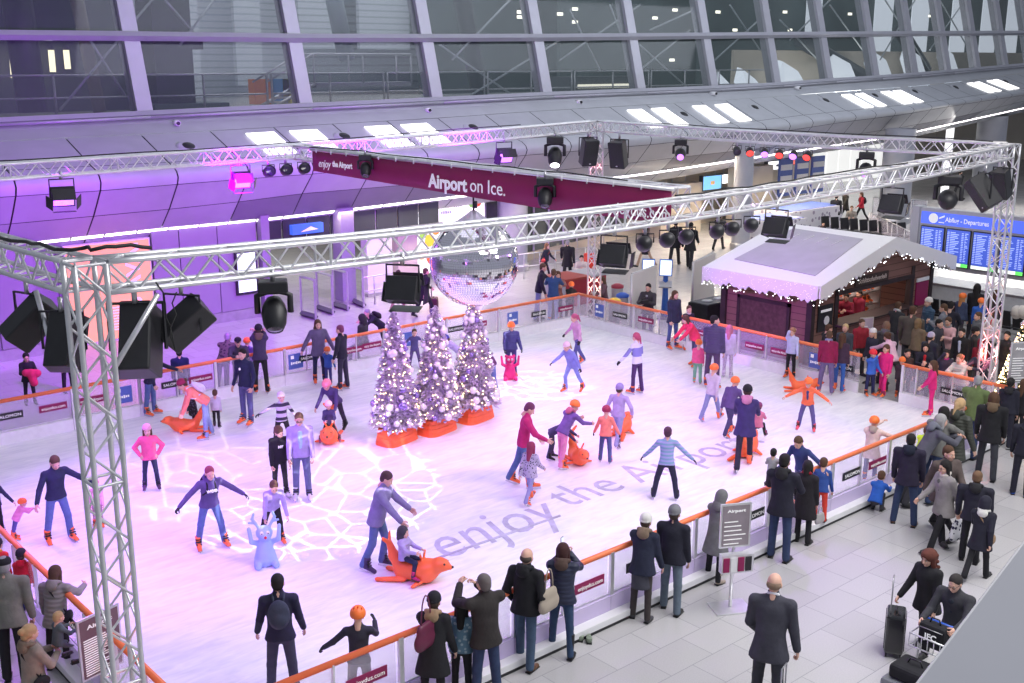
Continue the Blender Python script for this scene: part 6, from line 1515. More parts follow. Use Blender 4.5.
out('suit', 765, 570, 716, 172, 'pull', (.045, .05, .065), (.04, .043, .055), 'bald man in dark grey suit walking off with a trolley handle in hand', hair='balding', hairc=(.25, .17, .12), scarf=(.85, .85, .9), scarf_thin=True, length=.42, arms=((6, 9, 45, 30), (2, 10, 5, 0)), width=1.05)
out('dadblack', 778, 453, 560, 165, 'hold', (.018, .018, .022), DJ, 'man in black hooded jacket carrying a toddler on his left', hood=(.018, .018, .022), hairc=HBK, length=.35)
out('redscarf', 802, 460, 543, 165, 'stand', (.012, .01, .014), BLK, 'woman in long black coat with dark red scarf beside the toddler carrier', g='f', hair='bob', hairc=HBK, scarf=(.3, .01, .03), length=.85)
out('bluered', 819, 459, 521, 175, 'rail1', (.03, .08, .32), (.65, .05, .03), 'child in blue top and red trousers standing on the ledge at the near rail', z=.16, hairc=BRN)
out('crouchboy', 876, 472, 511, 165, 'crouch', (.02, .11, .5), (.04, .04, .05), 'boy in bright blue jacket crouching by the near barrier', hairc=BRN, z=.0, H=1.25)
out('navyman', 903, 433, 525, 176, 'stand', (.012, .016, .035), DJ, 'man in navy jacket and dark jeans with brown shoes behind the near rail, right part', hairc=HBK, hood=(.012, .016, .035), length=.3, shc=(.18, .08, .03), legs=((2, 8, 2), (-2, 8, 2)), width=1.12)
out('curlygrey', 906, 414, 505, 120, 'rest', (.10, .10, .13), DG, 'grey curly haired person in grey blue jacket leaning on the near rail', hair='bob', hairc=(.33, .32, .33), hood=(.17, .18, .22))
out('neonkid', 913, 428, 486, 150, 'rest', (.7, .95, .05), DG, 'child in neon yellow vest behind the near rail', hairc=(.2, .09, .04), z=.16)
out('greyjack', 924, 409, 502, 150, 'rest', (.19, .19, .18), DJ, 'person with black hair in grey hooded jacket leaning on the near rail', hairc=HBK, hair='bob', hood=(.19, .19, .18), width=1.1, lean=18)
out('greenpuff', 947, 398, 495, 150, 'rail1', (.05, .055, .045), BLK, 'blond woman in long dark green quilted coat with arm on the rail', g='f', kind='puffer', hair='pony', hairc=BLD, length=.55, hood=(.05, .055, .045), width=1.15, lean=6)
out('greenman', 967, 376, 458, 160, 'rail1', (.12, .17, .06), DJ, 'grey haired man in moss green jacket leaning on the near rail', hairc=HGR, length=.2, width=1.15)
out('furback', 985, 391, 478, 178, 'stand', (.014, .014, .018), (.04, .045, .055), 'person in black parka with brown fur hood, seen from behind near the right corner', hood=(.15, .10, .06), hairc=BRN, hair='bob', legs=((14, 5, 4), (-12, 5, 3)), length=.38, width=1.12)
out('whiteshoes', 1003, 377, 448, 170, 'stand', (.016, .018, .025), (.02, .02, .03), 'woman in black hooded jacket and white sneakers by the right corner', g='f', hair='bun', hairc=HBK, shc=(.75, .75, .75), hood=(.016, .018, .025))
out('behindtwo', 1016, 378, 446, 150, 'stand', BLK, BLK, 'dark haired person in black behind the white sneaker woman', hair='long', hairc=BRN, g='f')
out('edge', 1019, 410, 496, 180, 'stand', (.016, .018, .025), (.02, .02, .03), 'person in black with bright blue shoes at the right edge', shc=(.02, .12, .6), hairc=HBK, bag='shoulder', bagc=BLK)
out('brownman', 937, 442, 536, 30, 'walk', (.10, .075, .07), BLK, 'man in taupe brown coat walking right beside the grey coat woman', hairc=BRN, length=.45, headyaw=20)
out('bagwoman', 942, 458, 548, -50, 'walk2', (.28, .26, .26), BLK, 'dark haired woman with glasses in open grey coat carrying a patterned bag', g='f', hair='long', hairc=HBK, glasses=True, length=.5, open_=(.1, .1, .1), scarf=(.6, .55, .5))
out('shortbrown', 968, 470, 562, 175, 'stand', (.02, .02, .028), BLK, 'person with short brown hair in black jacket behind the beige bag woman', hairc=(.16, .09, .05), hair='short', hood=(.02, .02, .03), length=.2, width=1.25)
out('whitehood', 975, 497, 580, 165, 'walk', (.014, .016, .022), BLK, 'person in black coat with white lined hood and brown shoulder bag', g='f', hair='hoodup', hatc=(.014, .016, .022), hood=(.75, .74, .7), length=.6, bag='cross', bagc=(.30, .19, .11), legs=((-20, 4, 16), (10, 4, 2)))
out('redhair', 924, 546, 650, -35, 'pull', (.012, .012, .014), BLK, 'woman with curly red brown hair in black coat pulling a cabin case', g='f', hair='curly', hairc=HRED, length=.5, legs=((10, 4, 3), (-12, 4, 6)), arms=((8, 8, 10, 0), (18, 16, 14, 0)))
out('cartman', 951, 570, 680, -25, 'cart', (.035, .037, .045), BLK, 'man in dark blazer and glasses pushing a luggage trolley', hairc=(.03, .025, .025), glasses=True, length=.3, open_=(.02, .025, .04), width=1.12)
# crowd behind the right barrier and around the hut
crowd = [
 ('creamrail', 962, 351, 412, -30, 'rest', (.62, .55, .52), DG, 'woman in cream jacket leaning on the right rail beside the bearded man', dict(g='f', hair='bun', hairc=(.3, .15, .08), hood=(.7, .66, .62), kind='puffer', lean=18)),
 ('beard', 982, 345, 412, -30, 'rest', (.02, .03, .06), DG, 'bearded man in navy coat with coral scarf leaning on the right rail', dict(hairc=(.25, .10, .04), scarf=(.75, .3, .25), lean=12)),
 ('redtop', 921, 342, 398, 0, 'hold', (.02, .02, .03), DG, 'black haired woman in dark jacket over red top at the right rail', dict(g='f', hair='long', hairc=HBK, open_=(.6, .02, .03))),
 ('phonegirl', 941, 348, 404, 10, 'wave_head', (.03, .025, .06), DG, 'girl with magenta scarf touching her face at the right rail', dict(g='f', hair='bob', hairc=HBK, scarf=(.5, .03, .25))),
 ('openblue', 957, 327, 388, -20, 'stand', (.014, .014, .02), DG, 'man in black coat over pale blue shirt behind the right rail', dict(hairc=HBK, open_=(.5, .55, .75))),
 ('pinkgrey', 943, 317, 378, -20, 'hold', (.72, .42, .45), DG, 'woman in pale pink jacket with grey scarf behind the rail', dict(g='f', hair='pony', hairc=BRN, scarf=(.3, .3, .3))),
 ('whitebeanie', 925, 297, 360, -60, 'stand', (.04, .09, .16), DG, 'person in petrol blue jacket and white knit hat by the hut corner', dict(hat='beanie', hatc=(.7, .68, .66), kind='puffer')),
 ('greyback', 939, 303, 366, -100, 'hold', (.2, .21, .25), DG, 'man in grey jacket turned left behind the pink jacket woman', dict(hairc=HBR)),
 ('lilhat', 925, 332, 392, 150, 'stand', (.03, .03, .05), DG, 'person in dark jacket with pale lilac knit hat behind the right rail', dict(hat='beanie', hatc=(.55, .48, .65))),
 ('hoodbeard', 974, 311, 372, -60, 'stand', (.13, .14, .15), DG, 'bearded man in grey hooded jacket in the right crowd', dict(hairc=HBR, hood=(.13, .14, .15))),
 ('whitered', 985, 307, 370, -20, 'stand', (.66, .62, .62), DG, 'woman in white jacket with red backpack near the right tower', dict(g='f', hair='long', hairc=BRN, bag='backpack', bagc=(.6, .01, .02))),
 ('helmblue', 976, 298, 350, 170, 'stand', (.03, .12, .5), DG, 'child with orange helmet and blue jacket in the back of the right crowd', dict(hat='helmet', hatc=HO, hair='none')),
 ('helmblond', 957, 293, 344, 140, 'stand', (.05, .07, .14), DG, 'child with orange helmet and long blond hair in the right crowd', dict(hat='helmet', hatc=HO, hair='long', hairc=(.5, .22, .08), g='f')),
 ('blackback', 971, 283, 345, 170, 'stand', (.012, .012, .016), DG, 'person with dark hair in black before the departures board', dict(hair='long', hairc=HBK, g='f')),
 ('maroonhood', 976, 338, 392, 175, 'stand', (.24, .01, .03), DG, 'person in maroon hood between the grey hoodie man and the rail', dict(hair='hoodup', hatc=(.24, .01, .03), g='f')),
 ('darkcap', 968, 326, 385, 100, 'stand', (.03, .03, .035), DG, 'person with black cap in dark jacket left of the maroon hood', dict(hat='beanie', hatc=BLK)),
 ('bigbrown', 906, 303, 378, 160, 'stand', (.10, .085, .07), DG, 'large man in brown olive jacket at the hut counter', dict(hairc=BRN, width=1.25, length=.25)),
 ('blacklean', 890, 302, 364, 150, 'rail1', (.03, .03, .035), DG, 'person in black jacket leaning at the skate counter', dict(hairc=BRN, scarf=(.6, .6, .6))),
 ('staff', 850, 307, 362, -10, 'hold', (.25, .01, .04), DG, 'staff member in maroon shirt behind the hut counter, face in profile', dict(hairc=HBK)),
 ('staff2', 866, 305, 360, -40, 'stand', (.22, .01, .04), DG, 'staff member in maroon shirt further right behind the hut counter', dict(hairc=HBK)),
 ('greyhood', 881, 321, 384, 160, 'stand', (.08, .08, .09), DG, 'woman with brown hair and teal scarf before the hut counter', dict(g='f', hair='bob', hairc=(.2, .12, .08), scarf=(.1, .35, .45), hood=(.12, .12, .13))),
 ('bentpink', 893, 335, 392, -140, 'push', (.75, .5, .65), DG, 'woman in pale pink sweater bending over the dark child at the gate', dict(g='f', hair='bun', hairc=BRN, lean=30)),
 ('whitecap', 870, 328, 384, -40, 'stand', (.03, .03, .05), DG, 'blond girl in white hat behind the gate sign', dict(g='f', hat='beanie', hatc=(.8, .78, .78), hair='long', hairc=(.6, .38, .25))),
 ('blondkid', 842, 323, 378, -10, 'stand', (.06, .07, .09), DG, 'blond child in grey jacket left of the gate sign', dict(hair='short', hairc=(.6, .45, .22))),
 ('railblack', 820, 324, 380, 120, 'rail1', (.012, .012, .016), DG, 'person in black leaning over the rail by the hut corner', dict(hairc=BRN)),
 ('behindred', 857, 318, 375, 30, 'stand', (.35, .02, .04), DG, 'person in dark red top behind the blond child', dict(hairc=HBR)),
 ('extra1', 912, 318, 380, 150, 'stand', (.22, .16, .10), DG, 'person in tan jacket half hidden beside the big brown jacket man', dict(hairc=(.25, .16, .08), hair='bob')),
 ('extra2', 903, 348, 398, 20, 'stand', (.05, .03, .03), DG, 'person crouching low with orange skates in hand by the gate', dict(hairc=HBK)),
 ('extra3', 1002, 330, 388, -20, 'stand', (.03, .03, .035), DG, 'person in dark jacket half hidden by the right truss tower', dict(hairc=HBK)),
 ('extra4', 990, 290, 345, 150, 'stand', (.06, .05, .06), DG, 'person in dark brown coat behind the white jacket woman', dict(hairc=BRN, hair='long', g='f')),
 ('extra5', 948, 294, 350, 170, 'sit', (.02, .02, .03), DG, 'person in black by the seats under the departures board', dict(hairc=HBK)),
 ('extra6', 932, 318, 380, 60, 'stand', (.05, .05, .07), DG, 'person in charcoal jacket squeezed behind the pink jacket woman', dict(hairc=HBK)),
]
for k_, x_, a_, b_, fc, po, tp, bt_, lb, kw in crowd:
    if k_ in ('staff', 'staff2'): kw['at'] = (29.0 + (k_ == 'staff2') * .75, 18.0, 0); kw['H'] = 1.62
    out(k_, x_, a_, b_, fc, po, tp, bt_, lb, **kw)
# far concourse
far = [
 ('pinkcoat', 31, 352, 404, 10, 'hold', (.012, .012, .018), BLK, 'woman in black coat holding a pink jacket before the left wall', dict(g='f', hair='bun', hairc=HBK, scarf=(.12, .07, .07), glasses=True, length=.3)),
 ('wallman', 69, 338, 392, 20, 'stand', (.02, .02, .04), BLK, 'dark clothed person behind the front left tower legs', dict(hairc=HBK)),
 ('camo', 223, 338, 396, 160, 'rest', voro('camouflage', (.12, .11, .08), (.03, .03, .03), 12, .4), NAVY, 'person in camouflage jacket leaning over the back rail', dict(hairc=HGR, lean=46)),
 ('cap2', 241, 333, 392, 0, 'rest', (.06, .06, .08), BLK, 'person in dark grey with black cap leaning at the back rail', dict(hat='cap', hatc=BLK)),
 ('blueback', 183, 348, 405, 180, 'stand', (.01, .02, .08), BLK, 'person in dark blue coat standing just under the tilted loudspeaker', dict(hairc=HBK, length=.4)),
 ('hoodsit', 358, 314, 366, -120, 'stand', (.04, .035, .05), (.12, .12, .2), 'hooded person sitting on the back rail with red bag', dict(hair='hoodup', hatc=(.03, .03, .035), legs=((60, 10, 60), (50, 10, 60)))),
 ('packback', 386, 306, 350, -60, 'rest', (.02, .02, .03), BLK, 'grey haired man with big black backpack bending behind the trees', dict(hair='short', hairc=HGR, bag='backpack', bagc=BLK, lean=50)),
 ('suitcaseman', 424, 268, 317, 120, 'walk', (.015, .013, .02), BLK, 'person in long dark coat with a trolley case left of the mirror ball', dict(length=.7, hairc=BRN)),
 ('skirtwoman', 398, 270, 312, 150, 'walk', (.04, .02, .03), (.35, .22, .16), 'person in dark coat and brown skirt behind the big flood lamp', dict(g='f', length=.3, skirt=(.14, .06, .05))),
 ('sweaterman', 537, 263, 320, 90, 'rail1', (.012, .015, .04), (.24, .26, .5), 'man in navy sweater and pale jeans at the far corner counter', dict(hairc=HBR)),
 ('trolleywoman', 545, 243, 277, 60, 'walk', (.02, .025, .04), BLK, 'woman in dark coat with brown fur collar behind the far corner counter', dict(g='f', hood=(.25, .16, .1), hair='long', hairc=(.2, .1, .05), bag='cross', bagc=(.5, .05, .05))),
 ('longblack', 567, 240, 283, 175, 'walk', (.010, .010, .014), BLK, 'big man in long black coat walking away behind the counter', dict(length=.55, hairc=HGR, width=1.15)),
 ('creamrobe', 581, 255, 293, 0, 'hold', (.66, .6, .52), (.5, .45, .4), 'person in cream robe behind the red counter', dict(hairc=HBK, length=.9)),
 ('orangejack', 589, 246, 290, 170, 'walk', (.75, .06, .03), BLK, 'woman with white hair in orange red jacket behind the counter', dict(g='f', hair='bob', hairc=(.5, .5, .5), kind='puffer', length=.25)),
 ('cornerwoman', 557, 271, 321, 10, 'hug', (.3, .12, .1), BLK, 'long haired woman facing the blue top person across the far corner rail', dict(g='f', hair='long', hairc=BRN)),
 ('helmcorner', 569, 284, 322, 170, 'rest', (.014, .012, .018), BLK, 'child with orange helmet in black at the far corner rail', dict(hat='helmet', hatc=HO, hair='none')),
 ('seatwoman', 597, 277, 312, -60, 'sit', (.12, .07, .09), BLK, 'person in brown seated beside the far tower', dict(g='f', hair='long', hairc=BRN)),
 ('photographer', 647, 283, 339, -20, 'hold', (.045, .04, .05), (.12, .11, .15), 'photographer in dark cardigan holding a camera behind the right barrier', dict(hairc=HBK, open_=(.35, .33, .38), length=.3)),
 ('coatskirt', 646, 227, 267, -70, 'walk', (.014, .012, .018), (.4, .28, .2), 'woman in black coat and skirt striding left across the hall', dict(g='f', length=.45, skirt=BLK, hair='bun', hairc=HBK)),
 ('pairleft', 674, 220, 266, 170, 'walk', (.010, .010, .014), BLK, 'left one of two people in black walking away beside the kiosks', dict(length=.5, hairc=HBK)),
 ('pairright', 689, 222, 269, 170, 'walk2', (.010, .010, .014), BLK, 'right one of two people in black walking away beside the kiosks', dict(length=.5, hairc=HBK)),
 ('lonewalker', 718, 214, 250, 160, 'walk', (.012, .012, .016), BLK, 'person in black coat walking alone just left of the tall grey column', dict(length=.5, hairc=HBK)),
 ('blackfar', 834, 194, 232, 175, 'stand', (.010, .010, .012), BLK, 'person in black at the left of the far group before the bright hall', dict(length=.3, hairc=HBK)),
 ('yellowfar', 845, 184, 226, -60, 'walk', (.03, .025, .02), BLK, 'slim dark figure striding in front of the bright hall', dict(hairc=HBK)),
 ('redfar', 861, 192, 222, -60, 'walk', (.5, .02, .04), BLK, 'person in red jacket with black bag in front of the bright hall', dict(g='f', hairc=BRN, hair='bob', bag='backpack', bagc=BLK)),
 ('sitfar', 850, 206, 232, 0, 'sit', (.3, .26, .22), DG, 'person in beige sitting among the far seats', dict(hairc=BRN)),
 ('sitfar2', 823, 222, 240, 20, 'sit', (.05, .03, .03), BLK, 'person with brown face sitting at the left end of the black seats', dict(hairc=HBK)),
 ('farone', 957, 170, 200, 150, 'walk', BLK, BLK, 'person in black walking under the right part of the near truss', dict(hairc=HBK)),
]
for k_, x_, a_, b_, fc, po, tp, bt_, lb, kw in far: out(k_, x_, a_, b_, fc, po, tp, bt_, lb, **kw)
# carried toddlers
def carried(key, wk, dx, up, face, tp, bt, lb, H=.82, **kw):
    J_ = S[wk][1]; base = (J_['wriL'] + J_['wriR']) / 2; tgt = lerp(base, J_['chest'], .35)
    S[key] = person(500, 300, 400, face, 'carried', tp, bt, lb, z=float(tgt[2]) + up, at=tgt + dx, seat=0.0, H=H, **kw)
carried('toddler1', 'furmum', np.array([.15, .0, 0]), .02, 120, (.10, .13, .15), (.10, .12, .14), 'blond toddler in grey blue carried by the taupe coat woman', hairc=BLD, hair='short')
carried('toddler2', 'dadblack', np.array([-_r[0] * .27, -_r[1] * .27, 0]), .1, 170, (.4, .4, .43), BLK, 'dark haired toddler in grey top carried by the black jacket man', hairc=HBK)
# ================================================================== the timber hut
HX0, HX1, HY0, HY1 = 26.2, 32.6, 17.35, 20.35
hut = empty('timber_hut', ((HX0 + HX1) / 2, (HY0 + HY1) / 2, 0), 0, 'dark timber market hut with snowy white roof fleece behind the right barrier', 'hut')
m_wood = mat('hut boards', (.24, .12, .10), .75, noise=.55, nscale=1.6, stripe=((.10, .05, .04), .2, .1, 2))
m_post = mat('hut dark posts', (.035, .02, .022), .7, noise=.3, nscale=3)
def hb(nm, x0, x1, y0, y1, z0, z1, m_): return wpar(MB().bbox(x0, x1, y0, y1, z0, z1).build(nm, m_), hut)
hb('side_wall', HX0, HX0 + .1, HY0, HY1, 0, 2.15, m_wood); hb('back_wall', HX0, HX1, HY1 - .1, HY1, 0, 2.4, m_wood); hb('side_wall', HX1 - .1, HX1, HY0, HY1, 0, 2.15, m_wood)
for (x_, y_) in ((HX0, HY0), (HX0, HY1), (HX1, HY0), (27.35, HY0), (31.45, HY0)): hb('corner_post', x_ - .09, x_ + .09, y_ - .09, y_ + .09, 0, 2.2, m_post)
wpar(MB().prism([(HX0, HY0 - .06, 1.9), (HX1, HY0 - .06, 1.9), (HX1, HY0 - .06, 2.15), (29.45, HY0 - .06, 3.05), (HX0, HY0 - .06, 2.15)], (0, .1, 0)).build('gable_board', m_wood), hut)
hb('front_panel', HX0, 27.3, HY0 - .05, HY0 + .05, 0, 1.95, m_wood); hb('front_panel', 31.5, HX1, HY0 - .05, HY0 + .05, 0, 1.95, m_wood)
hb('counter_front', 27.35, 31.4, HY0 - .05, HY0 + .05, 0, .95, m_wood); hb('counter_top', 27.3, 31.5, HY0 - .3, HY0 + .35, .95, 1.0, m_post)
hb('lintel', 27.3, 31.5, HY0 - .12, HY0 - .04, 1.84, 1.96, m_post)
sh = wpar(MB().bbox(HX0 - .05, HX0, 18.1, 19.75, .35, 1.55).build('window_shutter', mat('brown shutter', (.10, .05, .05), .8, noise=.3)), hut)
fr = MB()
for (y0, y1, z0, z1) in ((18.0, 18.1, .25, 1.65), (19.75, 19.85, .25, 1.65), (18.0, 19.85, 1.55, 1.65), (18.0, 19.85, .25, .35)): fr.bbox(HX0 - .07, HX0, y0, y1, z0, z1)
wpar(fr.build('window_frame', m_post), hut)
nb = wpar(MB().bbox(28.2, 29.95, HY0 - .12, HY0 - .07, 1.98, 2.26).build('name_board', mat('carved name board', (.05, .03, .025), .7, noise=.3)), hut)
text('Schlittschuhverleih', .2, mat('pale chalk lettering', (.6, .5, .45), .7), (29.07, HY0 - .13, 2.12), (1, 0, 0), (0, 0, 1), hut, 'board_lettering', .003, fit=1.5, shear=.3)
ch = wpar(MB().bbox(26.45, 27.15, HY0 - .1, HY0 - .06, .9, 1.65).build('chalk_board', M['black']), hut)
wpar(MB().bbox(26.55, 27.05, HY0 - .112, HY0 - .1, 1.46, 1.53).build('chalk_line', M['wtext']), hut)
wpar(MB().tube([(26.85, HY0 - .105, 1.2), (26.85, HY0 - .112, 1.2)], .13, 14).build('drawn_bowl', M['white']), hut)
mp = wpar(MB().bbox(31.7, 32.4, HY0 - .1, HY0 - .06, .9, 1.65).build('price_poster', M['maroon']), hut)
wpar(MB().bbox(31.7, 32.4, HY0 - .11, HY0 - .07, 1.67, 1.78).build('price_header', M['white']), hut)
# roof: two slopes, fleece edge and paler sheet in the middle
EZ, RZ, RX = 2.3, 3.28, 29.45
x0r, x1r, y0r, y1r = HX0 - .45, HX1 + .55, HY0 - .5, HY1 + .5
rf = MB()
rf.prism([(x0r, y0r, EZ), (RX, y0r, RZ), (RX, y1r, RZ), (x0r, y1r, EZ)], (0, 0, .08)); wpar(rf.build('roof_slope', M['snow']), hut)
rf = MB(); rf.prism([(RX, y0r, RZ), (x1r, y0r, EZ), (x1r, y1r, EZ), (RX, y1r, RZ)], (0, 0, .08)); wpar(rf.build('roof_slope', M['snow']), hut)
zz = lambda x: EZ + (RZ - EZ) * (x - x0r) / (RX - x0r)
wpar(MB().prism([(26.3, 17.35, zz(26.3) + .085), (29.0, 17.6, zz(29.0) + .085), (29.1, 20.1, zz(29.1) + .085), (26.5, 20.3, zz(26.5) + .085)], (0, 0, .02)).build('roof_sheet', mat('grey roof sheet', (.46, .44, .52), .7, noise=.06, nscale=2)), hut)
for k in range(4): wpar(MB().tube([(28.3, 18.2 + k * .5, zz(28.3) + .112), (28.75, 18.1 + k * .5, zz(28.75) + .112)], .012, 4).build('tie_strap', M['white']), hut)
def fringe(P, Q, drop, n, nm):
    """scalloped fleece hanging from the roof edge P-Q"""
    P, Q = Vector(P), Vector(Q); vs, fs = [], []
    for i in range(n + 1):
        t = i / n; p = P.lerp(Q, t); d = drop * (.62 + .28 * abs(math.sin(t * n * .42)) + .12 * math.sin(i * 2.7))
        vs += [p + Vector((0, 0, .09)), p + Vector((0, 0, -d))]
    fs = [(2 * i, 2 * i + 1, 2 * i + 3, 2 * i + 2) for i in range(n)]
    o = MB().add(vs, fs).build(nm, M['snow']); m_ = o.modifiers.new('thickness', 'SOLIDIFY'); m_.thickness = .05; return wpar(o, hut)
fringe((x0r, y0r, EZ), (x0r, y1r, EZ), .42, 40, 'fleece_edge'); fringe((x0r, y0r - .02, EZ), (RX, y0r - .02, RZ), .42, 36, 'fleece_edge'); fringe((RX, y0r - .02, RZ), (x1r, y0r - .02, EZ), .42, 36, 'fleece_edge')
ic = MB(); rr = random.Random(3)
for (a, b) in (((x0r, y0r - .04, EZ), (RX, y0r - .04, RZ)), ((RX, y0r - .04, RZ), (x1r, y0r - .04, EZ)), ((x0r - .04, y0r, EZ), (x0r - .04, y1r, EZ))):
    for k in range(150):
        t = rr.random(); p = Vector(a).lerp(Vector(b), t); p.z -= rr.uniform(-.08, .48); ic.sph(tuple(p), .013, 5)
o = ic.build('icicle_lights', M['cool']); o['kind'] = 'stuff'; wpar(o, hut)
# skate shelves inside
def shelf_rack(x0, x1, y, lab):
    t = empty('skate_rack', ((x0 + x1) / 2, y, 0), 0, lab, 'rack')
    for xx_ in (x0, x1): wpar(MB().bbox(xx_ - .03, xx_ + .03, y - .2, y + .2, 0, 2.1).build('rack_post', M['steel']), t)
    for z_ in (.5, .9, 1.3, 1.7): wpar(MB().bbox(x0 + .03, x1 - .03, y - .2, y + .2, z_, z_ + .03).build('shelf_board', M['steel']), t)
    nb_ = 0
    for z_ in (.53, .93, 1.33, 1.73):
        for k in range(int((x1 - x0 - .1) / .24)):
            s = empty('rental_skate', (x0 + .14 + k * .24, y, z_ ), -PI / 2, 'orange rental skate, %s along the %s shelf of the %s rack in the hut' % (NW[k], ['lowest', 'second', 'third', 'top'][int((z_ - .5) / .4)], 'left' if x0 < 29 else 'right'), 'ice skate', 'rental skates on the hut shelves')
            o = bpy.data.objects.new('skate_boot', shoe_mesh('skate', OR, 1)); COL.objects.link(o); o.parent = s; o.scale = (.95, .95, .95)
shelf_rack(28.9, 30.1, 18.5, 'steel rack of orange skates in the hut, left bay'); shelf_rack(30.2, 31.4, 18.5, 'steel rack of orange skates in the hut, right bay')
light('AREA', 'hut_light', (29.5, 18.7, 2.1), (29.5, 18.7, 0), (1, .75, .6), 45, 2.0)
# ================================================================== departures board
BXX = 34.0
db = empty('departures_board', (BXX, 16.8, 0), 0, 'large blue airport departures board with lit flight screens, right edge', 'information board')
wpar(MB().bbox(BXX, BXX + .35, 13.2, 18.9, 1.75, 3.68).build('frame', mat('board frame', (.42, .42, .46), .4, .3)), db)
wpar(MB().bbox(BXX - .04, BXX + .4, 18.62, 18.9, 0, 3.7).build('post', mat('board frame', (.42, .42, .46))), db)
wpar(MB().bbox(BXX - .04, BXX + .4, 13.0, 13.2, 0, 3.7).build('post', mat('board frame', (.42, .42, .46))), db)
wpar(MB().bbox(BXX - .03, BXX, 13.3, 18.55, 3.18, 3.56).build('header_panel', mat('lit blue header', (.05, .1, .6), .4, emit=(.08, .13, .8), estr=.75)), db)
text('Abflug - Departures', .21, M['wtext'], (BXX - .045, 16.98, 3.36), (0, -1, 0), (0, 0, 1), db, 'header_lettering', .004, fit=1.45)
for yy in (18.12, 14.6): wpar(MB().tube([(BXX - .035, yy, 3.37), (BXX - .045, yy, 3.37)], .16, 16).build('header_symbol', M['wtext']), db)
wpar(MB().add([(BXX - .04, 17.93, 3.24), (BXX - .04, 17.93, 3.27), (BXX - .04, 17.74, 3.27), (BXX - .04, 17.74, 3.24), (BXX - .04, 17.93, 3.36), (BXX - .04, 17.91, 3.42), (BXX - .04, 17.74, 3.5), (BXX - .04, 17.74, 3.44)], [(0, 1, 2, 3), (4, 5, 6, 7)]).build('plane_symbol', M['wtext']), db)
m_scr = mat('blue flight screen', (.04, .08, .4), .3, emit=(.08, .14, .75), estr=.5); m_line = mat('flight text row', (.4, .5, .9), .3, emit=(.4, .5, 1), estr=.55)
m_grn = mat('green strip', (.1, .6, .1), .4, emit=(.15, .85, .15), estr=.7)
for k in range(6):
    y1 = 18.52 - k * .89; y0 = y1 - .83
    s = wpar(MB().bbox(BXX - .05, BXX - .0, y0, y1, 1.88, 3.1).build('flight_screen', M['black']), db)
    s2 = MB().bbox(BXX - .055, BXX - .05, y0 + .03, y1 - .03, 2.02, 3.07).build('screen_face', m_scr); s2.parent = s; 
    ln = MB(); r2 = random.Random(k)
    for j in range(17):
        z_ = 2.98 - j * .055
        for (a, b) in ((.05, .12), (.15, .15 + r2.uniform(.15, .33)), (.53, .6), (.64, .64 + r2.uniform(.03, .12))): ln.bbox(BXX - .058, BXX - .056, y1 - a, y1 - b, z_ - .013, z_ + .013)
    l2 = ln.build('flight_rows', m_line); l2.parent = s
    g2 = MB().bbox(BXX - .056, BXX - .05, y0 + .03, y1 - .03, 1.9, 2.01).build('notice_strip', mat('white notice', (.9, .95, .9), .4, emit=(.9, 1, .9), estr=.6)); g2.parent = s
    g3 = MB().bbox(BXX - .058, BXX - .052, y0 + .03, y0 + .25, 1.9, 2.01).build('green_arrow', m_grn); g3.parent = s
t = empty('info_counter', (34.6, 15.5, 0), 0, 'grey rounded counter standing under the departures board', 'counter')
wpar(MB().bbox(34.1, 35.2, 13.4, 18.4, 0, 1.2).build('cabinet', mat('counter grey', (.55, .56, .58), .25, noise=.05), bevel=.05), t)
wpar(MB().bbox(34.05, 35.25, 13.35, 18.45, 1.2, 1.25).build('worktop', M['steel']), t)
